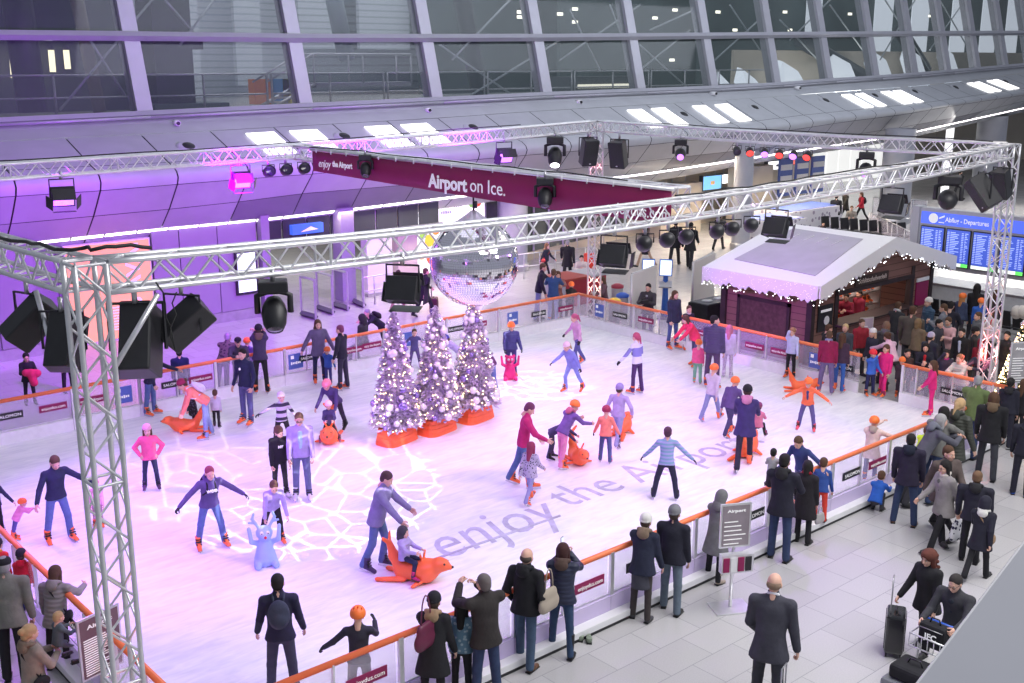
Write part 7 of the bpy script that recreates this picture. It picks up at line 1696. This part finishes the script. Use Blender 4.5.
# ================================================================== lit christmas tree at the right corner
def spruce(px, py, top, lab, name, leaf, nb, warm, pot, rbase, dens=1500, zg=ICE, at=None):
    g_ = gz(px, py, zg) if at is None else np.array(at); hd = math.hypot(g_[0], g_[1]); rt_ = ray(px, top); H = CZ + (rt_[2] * hd / math.hypot(rt_[0], rt_[1]) - zg) * 1.0 + .12
    t = empty(name, g_, .2, lab, 'christmas tree', 'white trees on the ice' if pot else None)
    rr = random.Random(int(px)); z0 = .40 if pot else .1
    fo = MB(); wi = MB()
    MBt = MB().tube([(0, 0, .02), (0, 0, H * .93)], [.05, .01], 8); MBt.build('trunk', M['wood'], t)
    for k in range(dens):
        u = (1 - math.sqrt(rr.random())) if rr.random() < .8 else rr.uniform(.6, 1); z = z0 + (H - z0) * u; R = rbase * (1 - u) ** .82 * (.86 + .14 * math.cos(u * 34)) + .02; a = rr.uniform(0, 2 * PI)
        c = Vector((math.cos(a) * R, math.sin(a) * R, z + rr.uniform(-.03, .03))); L_ = rr.uniform(.07, .15) * (1 - .45 * u); 
        out_ = Vector((math.cos(a), math.sin(a), rr.uniform(-.6, .25))).normalized(); sd_ = out_.cross(Vector((rr.uniform(-1, 1), rr.uniform(-1, 1), 1))).normalized() * L_ * .42
        p = c - out_ * L_ * .9
        fo.add([p, c + sd_, c + out_ * L_, c - sd_, c + out_ * L_ * .2 + out_.cross(sd_).normalized() * L_ * .3], [(0, 1, 4), (1, 2, 4), (2, 3, 4), (3, 0, 4)])
    fo.keep = True; o = fo.build('foliage', leaf, t)
    core = MB().lathe([(rbase * .8, z0), (rbase * .72, z0 + .2), (rbase * .38, H * .55), (.02, H * .95)], 14).build('inner_boughs', leaf, t)
    for k in range(nb):
        u = rr.random() ** 1.3 * .93; z = z0 + .06 + (H - z0) * u; R = rbase * (1 - u) ** .82 * 1.0 + .03; a = rr.uniform(0, 2 * PI)
        key = rr.choice([0, 0, 1, 2]); r_ = rr.choice([.045, .055, .07, .09])
        mk = (key, r_)
        if mk not in _bau:
            mm = MB().sph((0, 0, 0), r_, 12).build('bauble', [mat('pearl bauble', (.85, .82, .85), .22, .2), mat('violet bauble', (.35, .25, .6), .2, .6), mat('silver bauble', (.75, .75, .8), .15, .9)][key]); _bau[mk] = mm.data; bpy.data.objects.remove(mm)
        b_ = bpy.data.objects.new('bauble', _bau[mk]); COL.objects.link(b_); b_.parent = t; b_.location = (math.cos(a) * R, math.sin(a) * R, z)
    for k in range(warm):
        u = 1 - math.sqrt(rr.random()); z = z0 + (H - z0) * u; R = rbase * (1 - u) ** .82 * 1.03 + .03; a = rr.uniform(0, 2 * PI); wi.sph((math.cos(a) * R, math.sin(a) * R, z), .014 if pot else .024, 5)
    o = wi.build('fairy_lights', M['warm'], t); o['kind'] = 'stuff'
    if pot:
        pm = MB()
        for (w0, w1, za, zb) in ((.49, .475, 0, .085), (.47, .46, .09, .175), (.45, .44, .18, .265), (.43, .42, .27, .36)):
            for (wa, z_) in ((w0, za), (w1, zb)): pass
            vs = []
            for wa, z_ in ((w0, za), (w1, zb)):
                for q in range(20):
                    an = 2 * PI * q / 20; cx, cy = math.cos(an), math.sin(an); vs.append((wa * abs(cx) ** .5 * (1 if cx > 0 else -1), wa * .62 * abs(cy) ** .5 * (1 if cy > 0 else -1), z_))
            pm.add(vs, [(i, (i + 1) % 20, 20 + (i + 1) % 20, 20 + i) for i in range(20)] + [list(range(20, 40)), list(range(20))[::-1]])
        pm.build('tree_pot', M['orange'], t)
    return t
_bau = {}
m_leaf = mat('frosted fir', (.56, .50, .60), .7, noise=.4, nscale=12)
spruce(397, 441, 318, 'frosted white fir with baubles in an orange pot, leftmost of the three', 'christmas_tree', m_leaf, 96, 190, True, .52)
spruce(437, 431, 312, 'frosted white fir with baubles in an orange pot, middle of the three', 'christmas_tree', m_leaf, 96, 190, True, .52)
spruce(475, 419, 303, 'frosted white fir with baubles in an orange pot, rightmost under the mirror ball', 'christmas_tree', m_leaf, 96, 190, True, .52)
spruce(1024, 396, 280, 'christmas tree thick with warm fairy lights behind the right truss tower', 'christmas_tree', mat('dark fir', (.04, .06, .03), .8, noise=.4, nscale=9), 40, 480, False, .95, zg=0.0, at=(27.0, 11.3, 0))
# ================================================================== seals, bear and reindeer
def seal_field(h=.016):
    f = Field((-.65, -.35, -.02), (.72, .35, 1.0), h)
    f.cone((-.18, 0, .17), (.22, 0, .2), .15, .19, .06); f.cone((.2, 0, .2), (.45, 0, .33), .17, .115, .08); f.cone((.45, 0, .34), (.52, 0, .345), .115, .1, .05)
    f.cone((.52, 0, .33), (.63, 0, .315), .065, .042, .04)
    f.cone((-.2, 0, .17), (-.34, 0, .38), .12, .085, .07); f.cone((-.34, 0, .38), (-.42, 0, .6), .085, .05, .05)
    for sg in (1, -1):
        f.cone((-.42, 0, .6), (-.47, sg * .14, .72), .045, .03, .03, fl=((1, 0, 0), 1.6))
        f.cone((.2, sg * .13, .09), (.1, sg * .3, .035), .06, .035, .03, fl=((0, 0, 1), 1.6))
        f.cone((-.15, sg * .12, .05), (-.55, sg * .22, .04), .06, .045, .03, fl=((0, 0, 1), 1.4))
        f.cone((.16, sg * .03, .36), (.16, sg * .1, .5), .02, .022, .02)
    f.cut((0, 0, .0), (0, 0, -1)); return f.mesh()
SV, SQ = seal_field()
_sm = {}
def seal(p, face, lab, m_=None, s_=1.0):
    p = gz(*p, ICE); tc = -p[:2] / np.linalg.norm(p[:2]); sr = _r[:2]; a = D2(face); v = math.cos(a) * tc + math.sin(a) * sr
    t = empty('seal_skating_aid', p, math.atan2(v[1], v[0]), lab, 'skating aid', None)
    o = mesh_obj('seal_body', SV * s_, SQ, m_ or M['orange'], t)
    for sg in (1, -1):
        MB().sph((.56 * s_, sg * .072 * s_, .385 * s_), .02 * s_, 8).build('eye', M['black'], t)
    MB().sph((.672 * s_, 0, .325 * s_), .022 * s_, 8).build('nose', M['black'], t)
seal((187, 431), -80, 'orange seal shaped skating aid lying beside the bending coral woman', s_=.82)
seal((330, 441), -5, 'orange seal shaped skating aid facing us under the pink helmet child')
seal((414, 580), 72, 'orange seal shaped skating aid carrying the hooded lilac child')
seal((577, 462), 20, 'orange seal shaped skating aid beside the pink trousers child', s_=.9)
seal((621, 434), 160, 'orange seal shaped skating aid in front of the lilac hoodie child', s_=.9)
seal((746, 455), 165, 'orange seal shaped skating aid pushed by the fur hooded woman')
seal((802, 391), 80, 'orange seal shaped skating aid lying by the hut side barrier', s_=.78)
def figure_aid(p, face, m_, lab, antlers, s_=1.0, name='bear_skating_aid'):
    p = gz(*p, ICE); tc = -p[:2] / np.linalg.norm(p[:2]); a = D2(face); v = math.cos(a) * tc + math.sin(a) * _r[:2]
    t = empty(name, p, math.atan2(v[1], v[0]), lab, 'skating aid'); f = Field((-.3, -.35, -.02), (.35, .35, 1.15), .016)
    f.cone((0, 0, .14), (0, 0, .34), .2, .15, .06); f.cone((0, 0, .36), (0, 0, .5), .12, .1, .05); f.ell((.01, 0, .62), (.14, .15, .14), k=.04); f.ell((.13, 0, .58), (.07, .075, .06), k=.03)
    for sg in (1, -1):
        f.cone((.05, sg * .14, .07), (.22, sg * .16, .06), .075, .065, .03); f.cone((0, sg * .12, .42), (.08, sg * .24, .5), .05, .045, .03); f.cone((.08, sg * .24, .5), (.04, sg * .27, .74), .04, .035, .02)
        if antlers: f.cone((0, sg * .09, .72), (-.01, sg * .2, .9), .03, .028, .02); f.cone((-.01, sg * .15, .82), (0, sg * .26, .84), .025, .022, .01); f.cone((-.01, sg * .2, .9), (0, sg * .17, 1.0), .025, .022, .01)
        else: f.ell((0, sg * .12, .74), (.03, .05, .05), k=.02)
    f.cut((0, 0, 0), (0, 0, -1)); V, Q = f.mesh(); mesh_obj('figure_body', V * s_, Q, m_, t)
    for sg in (1, -1):
        e = MB().sph((.135 * s_, sg * .055 * s_, .665 * s_), .035 * s_, 10).build('eye', M['white'], t)
        MB().sph((.165 * s_, sg * .055 * s_, .662 * s_), .013 * s_, 8).build('pupil', M['black'], e)
    MB().sph((.2 * s_, 0, .6 * s_), .028 * s_, 10).build('nose', mat('red nose', (.7, .02, .04), .3) if antlers else M['black'], t)
figure_aid((266, 564), 5, mat('pale blue plastic', (.35, .5, .85), .45, noise=.04), 'pale blue reindeer skating aid with red nose on the ice', True, name='reindeer_skating_aid', s_=.92)
figure_aid((510, 379), 5, mat('magenta plastic', (.75, .02, .2), .45, noise=.04), 'magenta bear skating aid held by the navy jacket child', False, s_=.85)
# ================================================================== luggage and things held
def suitcase(p, yaw, w_, d_, h_, m_, lab, wheels4=True, handle=.45):
    t = empty('suitcase', p, yaw, lab, 'suitcase')
    MB().bbox(-w_ / 2, w_ / 2, -d_ / 2, d_ / 2, .06, .06 + h_).build('shell', m_, t, bevel=.045)
    rb = MB()
    for k in range(5): rb.bbox(-w_ * .36 + k * w_ * .18 - .01, -w_ * .36 + k * w_ * .18 + .01, -d_ / 2 - .008, d_ / 2 + .008, .12, h_ - .0)
    rb.build('ribs', m_, t)
    for sx in (-1, 1):
        for sy in (-1, 1): MB().tube([(sx * w_ * .4, sy * d_ * .36 - .012, .035), (sx * w_ * .4, sy * d_ * .36 + .012, .035)], .034, 10).build('wheel', M['black'], t)
    if handle:
        z1 = h_ + .06
        MB().tube([(-.09, d_ * .3, z1), (-.09, d_ * .3, z1 + handle), (.09, d_ * .3, z1 + handle), (.09, d_ * .3, z1)], .011, 6).build('pull_handle', M['steel'], t)
    MB().tube([(-.07, -.0, h_ + .055), (-.05, 0, h_ + .09), (.05, 0, h_ + .09), (.07, 0, h_ + .055)], .012, 6).build('carry_handle', M['black'], t)
    return t
m_case = mat('glossy black shell', (.012, .012, .015), .18, coat=.5, noise=.1); m_case2 = mat('grey shell', (.2, .21, .23), .3, noise=.08)
suitcase(gz(893, 652), .5, .42, .27, .6, m_case, 'glossy black cabin case pulled by the red haired woman', handle=.5)
suitcase(gz(785, 742), .3, .36, .24, .5, mat('dark navy case', (.02, .03, .06), .5), 'dark trolley case pulled by the bald man in the suit', handle=.48)
suitcase(gz(434, 312), .8, .38, .26, .45, mat('maroon case', (.08, .01, .03), .5), 'dark maroon trolley case beside the long coat person near the mirror ball')
# luggage trolley with three bags
rm_ = S['cartman'][0]; ca = rm_.rotation_euler[2]; fw_ = np.array([math.cos(ca), math.sin(ca), 0])
cp = np.array(rm_.location) + fw_ * .98; cyaw = ca + PI
cart = empty('luggage_trolley', cp, cyaw, 'airport luggage trolley with blue grips pushed by the man in blazer', 'trolley')
c_ = MB()
c_.tube([(-.5, -.28, .12), (.45, -.2, .12), (.45, .2, .12), (-.5, .28, .12), (-.5, -.28, .12)], .02, 6).build('frame_base', M['alu'], cart)
MB().tube([(.42, -.26, .12), (.55, -.28, 1.0), (.55, .28, 1.0), (.42, .26, .12)], .02, 6).build('push_frame', M['alu'], cart)
MB().tube([(.55, -.28, 1.0), (.55, .28, 1.0)], .03, 8).build('grip', mat('blue grip', (.02, .1, .55), .4), cart)
bk_ = MB()
for z_ in (.72, .9): bk_.tube([(.5, -.26, z_), (.2, -.26, z_), (.2, .26, z_), (.5, .26, z_)], .012, 6)
for k in range(7): bk_.tube([(.2, -.26 + k * .087, .72), (.2, -.26 + k * .087, .9)], .007, 5)
bk_.build('wire_basket', M['alu'], cart)
for (x_, y_) in ((-.42, 0), (.4, -.2), (.4, .2)): MB().tube([(x_, y_ - .02, .07), (x_, y_ + .02, .07)], .07, 12).build('wheel', M['black'], cart)
Mc = Matrix.Translation(Vector(cp)) @ Matrix.Rotation(cyaw, 4, 'Z')
def oncart(x, y, z): return np.array(Mc @ Vector((x, y, z)))
def softbag(p, yaw, d, m_, lab, txt=None, tagc=None):
    t = empty('travel_bag', p, yaw, lab, 'bag')
    MB().bbox(-d[0] / 2, d[0] / 2, -d[1] / 2, d[1] / 2, 0, d[2]).build('bag_body', m_, t, bevel=.05)
    MB().tube([(-d[0] * .2, 0, d[2] - .01), (-d[0] * .14, 0, d[2] + .07), (d[0] * .14, 0, d[2] + .07), (d[0] * .2, 0, d[2] - .01)], .012, 6).build('handle', M['black'], t)
    MB().tube([(-d[0] / 2 + .03, -d[1] / 2 - .002, d[2] * .82), (d[0] / 2 - .03, -d[1] / 2 - .002, d[2] * .82)], .006, 5).build('zip', M['steel'], t)
    if txt: text(txt, d[2] * .35, M['wtext'], (-0, -d[1] / 2 - .008, d[2] * .5), (1, 0, 0), (0, 0, 1), None, 'bag_print', .003, .002).parent = t
    if tagc: MB().box((d[0] * .2, -d[1] / 2 - .02, d[2] * .5), (.05, .01, .12)).build('luggage_tag', tagc, t)
    return t
softbag(oncart(-.12, 0, .14), cyaw + PI / 2, (.66, .5, .30), m_case2, 'hard grey suitcase lying lowest on the luggage trolley', tagc=mat('yellow tag', (.8, .6, .05), .5))
softbag(oncart(-.08, 0, .44), cyaw + PI / 2, (.52, .44, .2), M['dark'], 'flat black bag on top of the grey suitcase', tagc=M['white'])
softbag(oncart(.36, .0, .74), cyaw + PI / 2 + PI, (.38, .2, .34), M['dark'], 'black bag with white letters in the trolley basket', txt='JFC')
def handbag(p, yaw, lab, m_, w_=.32, h_=.24, d_=.12, strap=.3, name='handbag', txt=None):
    t = empty(name, p, yaw, lab, 'bag'); f = Field((-w_ * .7, -d_, -.02), (w_ * .7, d_, h_ + .05), .015)
    f.cone((-w_ * .3, 0, h_ * .3), (w_ * .3, 0, h_ * .3), h_ * .38, h_ * .38, .04, fl=((0, 1, 0), 2.0)); f.cone((-w_ * .26, 0, h_ * .7), (w_ * .26, 0, h_ * .7), h_ * .28, h_ * .28, .04, fl=((0, 1, 0), 2.0)); f.cut((0, 0, 0), (0, 0, -1))
    V, Q = f.mesh(); mesh_obj('bag_body', V, Q, m_, t)
    MB().tube([(-w_ * .3, 0, h_ * .9)] + [(w_ * .3 * math.cos(PI - PI * k / 8), 0, h_ * .9 + strap * math.sin(PI * k / 8)) for k in range(1, 8)] + [(w_ * .3, 0, h_ * .9)], .01, 5).build('strap', m_, t)
    return t
J_ = S['furblack'][1]; q = gy(424, 640, J_['shoL'][1] - .1); handbag((q[0] - .05, J_['shoL'][1] - .22, 1.0), .3, 'maroon shoulder bag on the left side of the fur hood woman', mat('maroon leather', (.13, .015, .05), .45), .34, .36, .14, .4)
J_ = S['balding'][1]; q = gy(549, 588, J_['shoR'][1] - .1); handbag((q[0], J_['shoR'][1] - .1, .92), .2, 'beige shoulder bag between the balding man and the phone woman', mat('beige bag', (.42, .36, .29), .8), .3, .34, .14, .32)
J_ = S['bagwoman'][1]; w_ = J_['wriL']; handbag((w_[0], w_[1], w_[2] - .55), 0, 'white and black patterned carrier bag in the grey coat woman\'s hand', voro('patterned bag', (.7, .7, .74), (.03, .03, .08), 14, .4), .34, .36, .1, .16, 'carrier_bag')
J_ = S['redscarf'][1]; w_ = J_['wriR']; handbag((w_[0] + .05, w_[1] - .05, w_[2] - .36), 0, 'small pale grey handbag beside the red scarf woman', mat('pale grey bag', (.4, .38, .38), .6), .22, .2, .1, .12)
J_ = S['railblack'][1]
def phone(p, yaw, lab): 
    t = empty('phone', p, yaw, lab, 'phone'); MB().bbox(-.037, .037, -.005, .005, 0, .15).build('case', M['black'], t, bevel=.004); MB().bbox(-.032, .032, -.007, -.005, .008, .142).build('display', mat('phone display', (.6, .65, .8), .2, emit=(.6, .65, .8), estr=.6), t)
J_ = S['phonewoman'][1]; w_ = (J_['wriL'] + J_['wriR']) / 2; phone((w_[0], w_[1] + .1, w_[2] + .05), .3, 'phone held up by the woman in tall black boots')
# pair of shoes on the floor
for k, (px, py) in enumerate([(581, 640), (589, 642)]):
    t = empty('sneaker', gz(px, py), .6 + .25 * k, ['left', 'right'][k] + ' sneaker of the green grey pair left on the floor by the near barrier', 'shoe', 'pair of sneakers on the floor')
    o = bpy.data.objects.new('shoe_upper', shoe_mesh('shoe', (.22, .27, .2), 0)); COL.objects.link(o); o.parent = t
    MB().tube([(.03, -.012, .085), (.1, .012, .065), (.05, .012, .078), (.09, -.012, .068)], .005, 5).build('laces', M['white'], t)
# camera of the photographer
J_ = S['photographer'][1]; w_ = (J_['wriL'] + J_['wriR']) / 2; t = empty('video_camera', w_ + np.array([-.1, -.1, .0]), PI * .9, 'small black video camera held by the photographer in the cardigan', 'camera')
MB().bbox(-.13, .12, -.05, .05, 0, .12).build('camera_body', M['black'], t, bevel=.01); MB().tube([(.12, 0, .06), (.24, 0, .06)], .045, 10).build('lens', M['black'], t); MB().tube([(-.08, 0, .12), (-.06, 0, .18), (.06, 0, .18), (.08, 0, .12)], .012, 5).build('top_handle', M['black'], t)
J_ = S['pinkcoat'][1]; w_ = (J_['wriL'] + J_['wriR']) / 2; f = Field(w_ - .35, w_ + .35, .02); f.cone(w_ + [-.1, -.05, .02], w_ + [.14, -.12, -.02], .09, .1, .03); f.cone(w_ + [0, -.1, 0], w_ + [.05, -.12, -.25], .1, .09, .04)
V, Q = f.mesh(); V = V - w_; o = mesh_obj('folded_jacket', V, Q, fabric((.75, .03, .12)), None); o.location = w_; tag(o, 'bright pink jacket carried over the arm of the woman at the left wall', 'jacket')
# ================================================================== info stands
def info_stand(px, py, w_, h_, z0, yaw, lab, panel, rows=8, holder=False, title=None):
    p = gz(px, py); t = empty('info_stand', p, yaw, lab, 'sign')
    MB().bbox(-.3, .3, -.22, .22, 0, .025).build('base_plate', M['alu'], t, bevel=.005); MB().tube([(0, 0, .02), (0, 0, z0 + h_ * .5)], .028, 8).build('pole', M['alu'], t)
    fm = MB().bbox(-w_ / 2, w_ / 2, -.05, -.02, z0, z0 + h_).build('frame', M['alu'], t)
    MB().bbox(-w_ / 2 + .03, w_ / 2 - .03, -.056, -.05, z0 + .03, z0 + h_ - .03).build('panel', panel, fm)
    ln = MB(); r2 = random.Random(px)
    for k in range(rows): ln.bbox(-w_ / 2 + .06, -w_ / 2 + .06 + (w_ - .14) * r2.uniform(.55, 1), -.06, -.056, z0 + .06 + k * (h_ * .6 / rows), z0 + .075 + k * (h_ * .6 / rows))
    ln.build('text_rows', M['wtext'], fm)
    if title: text(title, h_ * .09, M['wtext'], (0, -.062, z0 + h_ * .84), (1, 0, 0), (0, 0, 1), None, 'stand_lettering', .002, fit=w_ * .6).parent = fm
    if holder:
        hd_ = MB().bbox(-.26, .26, -.2, -.08, z0 - .36, z0 - .06).build('leaflet_holder', M['alu'], t)
        for k in range(4):
            MB().bbox(-.24 + k * .12, -.14 + k * .12, -.215, -.2, z0 - .33, z0 - .1).build('leaflet', [M['maroon'], M['white'], M['maroon'], M['black']][k], hd_)
    return t
info_stand(730, 608, .5, .72, 1.05, -.5, 'tall silver info stand with leaflet holder on the floor before the near barrier', mat('grey maroon print', (.28, .24, .27), .5, noise=.2, nscale=3), 6, True, 'Airport')
info_stand(106, 716, .62, .85, .65, .25, 'info stand with dark printed panel at the foot of the front left tower', mat('brown maroon print', (.16, .1, .12), .5, noise=.1), 16, False, 'Airport')
info_stand(862, 372, .42, .6, .95, -.4, 'small notice stand at the rink gate', mat('pale lilac print', (.5, .42, .55), .5, noise=.2, nscale=4), 5, False)
t = info_stand(1010, 440, .5, .95, 1.35, -.6, 'tall grey printed panel on a stand before the lit christmas tree', mat('grey print', (.33, .32, .34), .5, noise=.1), 10, False, 'Airport')
# ================================================================== furniture of the hall behind
m_red = mat('red counter', (.35, .02, .04), .45, noise=.06); 
t = empty('red_counter', (27.2, 27.8, 0), .1, 'red topped service counter behind the far corner of the rink', 'counter')
wpar(MB().bbox(26.2, 28.2, 27.2, 28.2, 0, .95).build('cabinet', m_red, bevel=.02), t); wpar(MB().bbox(26.1, 27.3, 27.1, 28.3, .95, 1.02).build('worktop', mat('orange red top', (.35, .05, .04), .4)), t); wpar(MB().bbox(27.3, 28.3, 27.1, 28.3, .95, 1.02).build('worktop_end', M['grey']), t); wpar(MB().bbox(26.15, 26.2, 27.2, 28.2, .05, .9).build('side_panel', M['grey']), t)
for k, (px, py, c_, lab) in enumerate([(616, 312, (.02, .1, .5), 'grey bin with blue lid between tower and white partition'), (608, 318, (.75, .55, .05), 'grey bin with yellow lid beside the far tower'), (611, 302, (.3, .02, .05), 'grey bin with dark red lid behind the far tower')]):
    p = gz(px + 6, py + 6); t = empty('waste_bin', p, 0, lab, 'bin'); MB().lathe([(0, 0), (.17, 0), (.2, .72), (.2, .74), (0, .74)], 14).build('bin_body', M['grey'], t); MB().lathe([(.215, .72), (.215, .8), (.1, .86), (0, .86)], 14).build('lid', mat('lid%d' % k, c_, .5), t)
for a, b, top, lab in [((630, 352), (655, 340), 270, 'white partition wall left of the kiosks'), ((676, 336), (699, 322), 262, 'white partition wall right of the kiosks')]:
    p, q = gz(*a), gz(*b); sh_ = np.array([.7, .9, 0]) * 1.35 + np.array([.35, 0, 0]) + (0 if a[0] < 650 else np.array([.5, -.3, 0])); p = p + sh_; q = q + sh_
    H_ = 2.0
    t = empty('partition', (p + q) / 2, 0, lab, 'partition'); n_ = Vector(q - p).cross(Vector((0, 0, 1))).normalized() * .05
    wpar(MB().prism([p + [0, 0, .05], q + [0, 0, .05], q + [0, 0, H_], p + [0, 0, H_]], n_).build('panel', m_whitewall), t)
    wpar(MB().tube([p + [0, 0, H_], q + [0, 0, H_]], .03, 6).build('top_rail', M['steel']), t)
    for s_ in (p, q): wpar(MB().tube([s_, s_ + [0, 0, H_]], .035, 6).build('upright', M['steel']), t)
m_kb = mat('kiosk blue', (.03, .13, .5), .4)
for px, lab in ((660, 'left one of two blue check-in kiosks'), (676, 'right one of two blue check-in kiosks')):
    p = gz(px, 336) + np.array([1.5 + (px > 665) * .0, 1.9 - (px > 665) * .1, 0]); t = empty('check_in_kiosk', p, faceang(p, 0, 2), lab + ' between the white partitions', 'kiosk')
    MB().tube([(0, .25, .05), (0, .1, .7), (0, -.05, 1.35), (0, .05, 2.0)], [.13, .1, .08, .07], 4, smooth=False).build('stand', m_kb, t)
    MB().box((0, -.08, 1.75), (.42, .06, .55), rot=Matrix.Rotation(-.25, 3, 'X')).build('screen_housing', m_kb, t); MB().box((0, -.12, 1.75), (.36, .02, .48), rot=Matrix.Rotation(-.25, 3, 'X')).build('display', mat('kiosk display', (.7, .8, .95), .3, emit=(.7, .8, .95), estr=.9), t)
    MB().box((0, -.15, 1.2), (.42, .3, .06), rot=Matrix.Rotation(.5, 3, 'X')).build('reader_desk', M['grey'], t); MB().bbox(-.25, .25, -.1, .35, 0, .05).build('foot_plate', M['dgrey'], t)
p = np.array([27.6, 21.9, 0]); t = empty('draped_table', p, .0, 'small table under a black cloth between partition and hut', 'table')
MB().bbox(-.75, .75, -.4, .4, .0, .92).build('black_cloth', M['dark'], t, bevel=.03); MB().bbox(-.7, .7, -.36, .36, .922, .94).build('table_top', M['dgrey'], t)
for k, (dx, lab) in enumerate([(-.3, 'silver turntable on the black draped table'), (.3, 'white paper pile on the black draped table')]):
    o = MB().lathe([(0, 0), (.17, 0), (.17, .03), (0, .035)], 16).build('turntable' if k == 0 else 'paper_pile', M['steel'] if k == 0 else M['white']) if k == 0 else MB().bbox(-.15, .15, -.1, .1, 0, .03).build('paper_pile', M['white'])
    o.location = (p[0] + dx, p[1], .943); tag(o, lab, 'turntable' if k == 0 else 'paper')
# patterned exhibition boxes and far seats
m_dot = voro('white box with flecks', (.72, .70, .74), (.3, .26, .34), 3.2, .3)
for k, (x0, x1, y0, y1, z1, lab) in enumerate([(41.5, 43.9, 29.6, 31.8, 1.3, 'white flecked exhibition box left behind the hut roof'), (44.6, 49.0, 31.0, 33.4, 1.35, 'long white flecked exhibition box right behind the hut roof'), (40.6, 43.0, 27.4, 28.4, .9, 'low white flecked box in front of the other two')]):
    t = empty('exhibition_box', ((x0 + x1) / 2, (y0 + y1) / 2, 0), 0, lab, 'exhibition box')
    wpar(MB().bbox(x0, x1, y0, y1, 0, z1).build('box_body', m_dot), t); wpar(MB().bbox(x0 + .1, x1 - .1, y0 + .1, y1 - .1, z1, z1 + .03).build('blue_top', M['blue']), t)
for k in range(9):
    a = gz(828 + k * 9.6, 238 + k * .9); t = empty('waiting_seat', a, -.35, 'black waiting seat behind the hut roof, %s from the left' % NW[k], 'seat', 'black seats in the row behind the hut roof')
    MB().bbox(-.22, .22, -.3, .25, .38, .46).build('seat', M['black'], t, bevel=.02); MB().box((0, .3, .75), (.44, .07, .55), rot=Matrix.Rotation(-.2, 3, 'X')).build('backrest', M['black'], t, bevel=.02); MB().bbox(-.03, .03, -.05, .05, 0, .4).build('leg', M['steel'], t)
a, b = gz(868, 236), gz(916, 262)
fence_rail('glass_balustrade', a[:2], b[:2], 'glass balustrade beside the departures board', 1.15, 4, True, 'balustrade')
a, b = gz(872, 218), gz(925, 222); fence_rail('glass_balustrade', a[:2], b[:2], 'glass balustrade further back beside the round column', 1.15, 4, True, 'balustrade')
for k in range(8):
    a = np.array([33.3, 18.0 - k * .58, 0]); t = empty('waiting_seat', a, PI / 2, 'dark seat under the departures board, %s from the left' % NW[k], 'seat', 'dark seats under the departures board')
    MB().bbox(-.26, .26, -.25, .22, .38, .45).build('seat', M['black'], t, bevel=.02); MB().box((0, .27, .72), (.52, .06, .5), rot=Matrix.Rotation(-.2, 3, 'X')).build('backrest', M['black'], t, bevel=.02); MB().bbox(-.03, .03, -.05, .05, 0, .4).build('leg', M['steel'], t)
o = MB(); 
for k in range(9): o.sph((random.uniform(-.35, .35), random.uniform(-.2, .2), random.uniform(.02, .25)), .16, 10)
o = o.build('white_fur_coat', mat('white fleece coat', (.6, .57, .52), .95, bump=.8, bscale=30)); o.location = (32.6, 14.4, .95); tag(o, 'fluffy white coat thrown over the seats under the departures board', 'coat')
# ================================================================== the ledge the photograph was taken over
Pa, Pb = np.array([0, 0, CZ]) + ray(850, 768) * (1.3 / F), np.array([0, 0, CZ]) + ray(1086, 458) * (2.1 / F)
v1 = np.array([_r[0] * .9, _r[1] * .9, -.55]); 
wl = MB().prism([Pa, Pb, Pb + v1, Pa + v1], tuple(np.array([_f[0] * .05, _f[1] * .05, -.12]))).build('trim_3', mat('balustrade coping', (.62, .62, .66), .5, noise=.03, nscale=3), bevel=.004); struct(wl)
# gobo lamps with the cracked ice pattern
a = gz(535, 385, ICE); gobo((17, 22.0, 6.0), (a[0], a[1], 0), 2400, 15, 26)
a = gz(300, 490, ICE); gobo((8.6, 11.4, 6.0), (a[0], a[1], 0), 2400, 15, 36)
a = gz(836, 590); light('SPOT', 'spill_beam', (17, 12, 6.1), (a[0], a[1], 0), (.5, .2, 1), 420, .1, 34, .6)
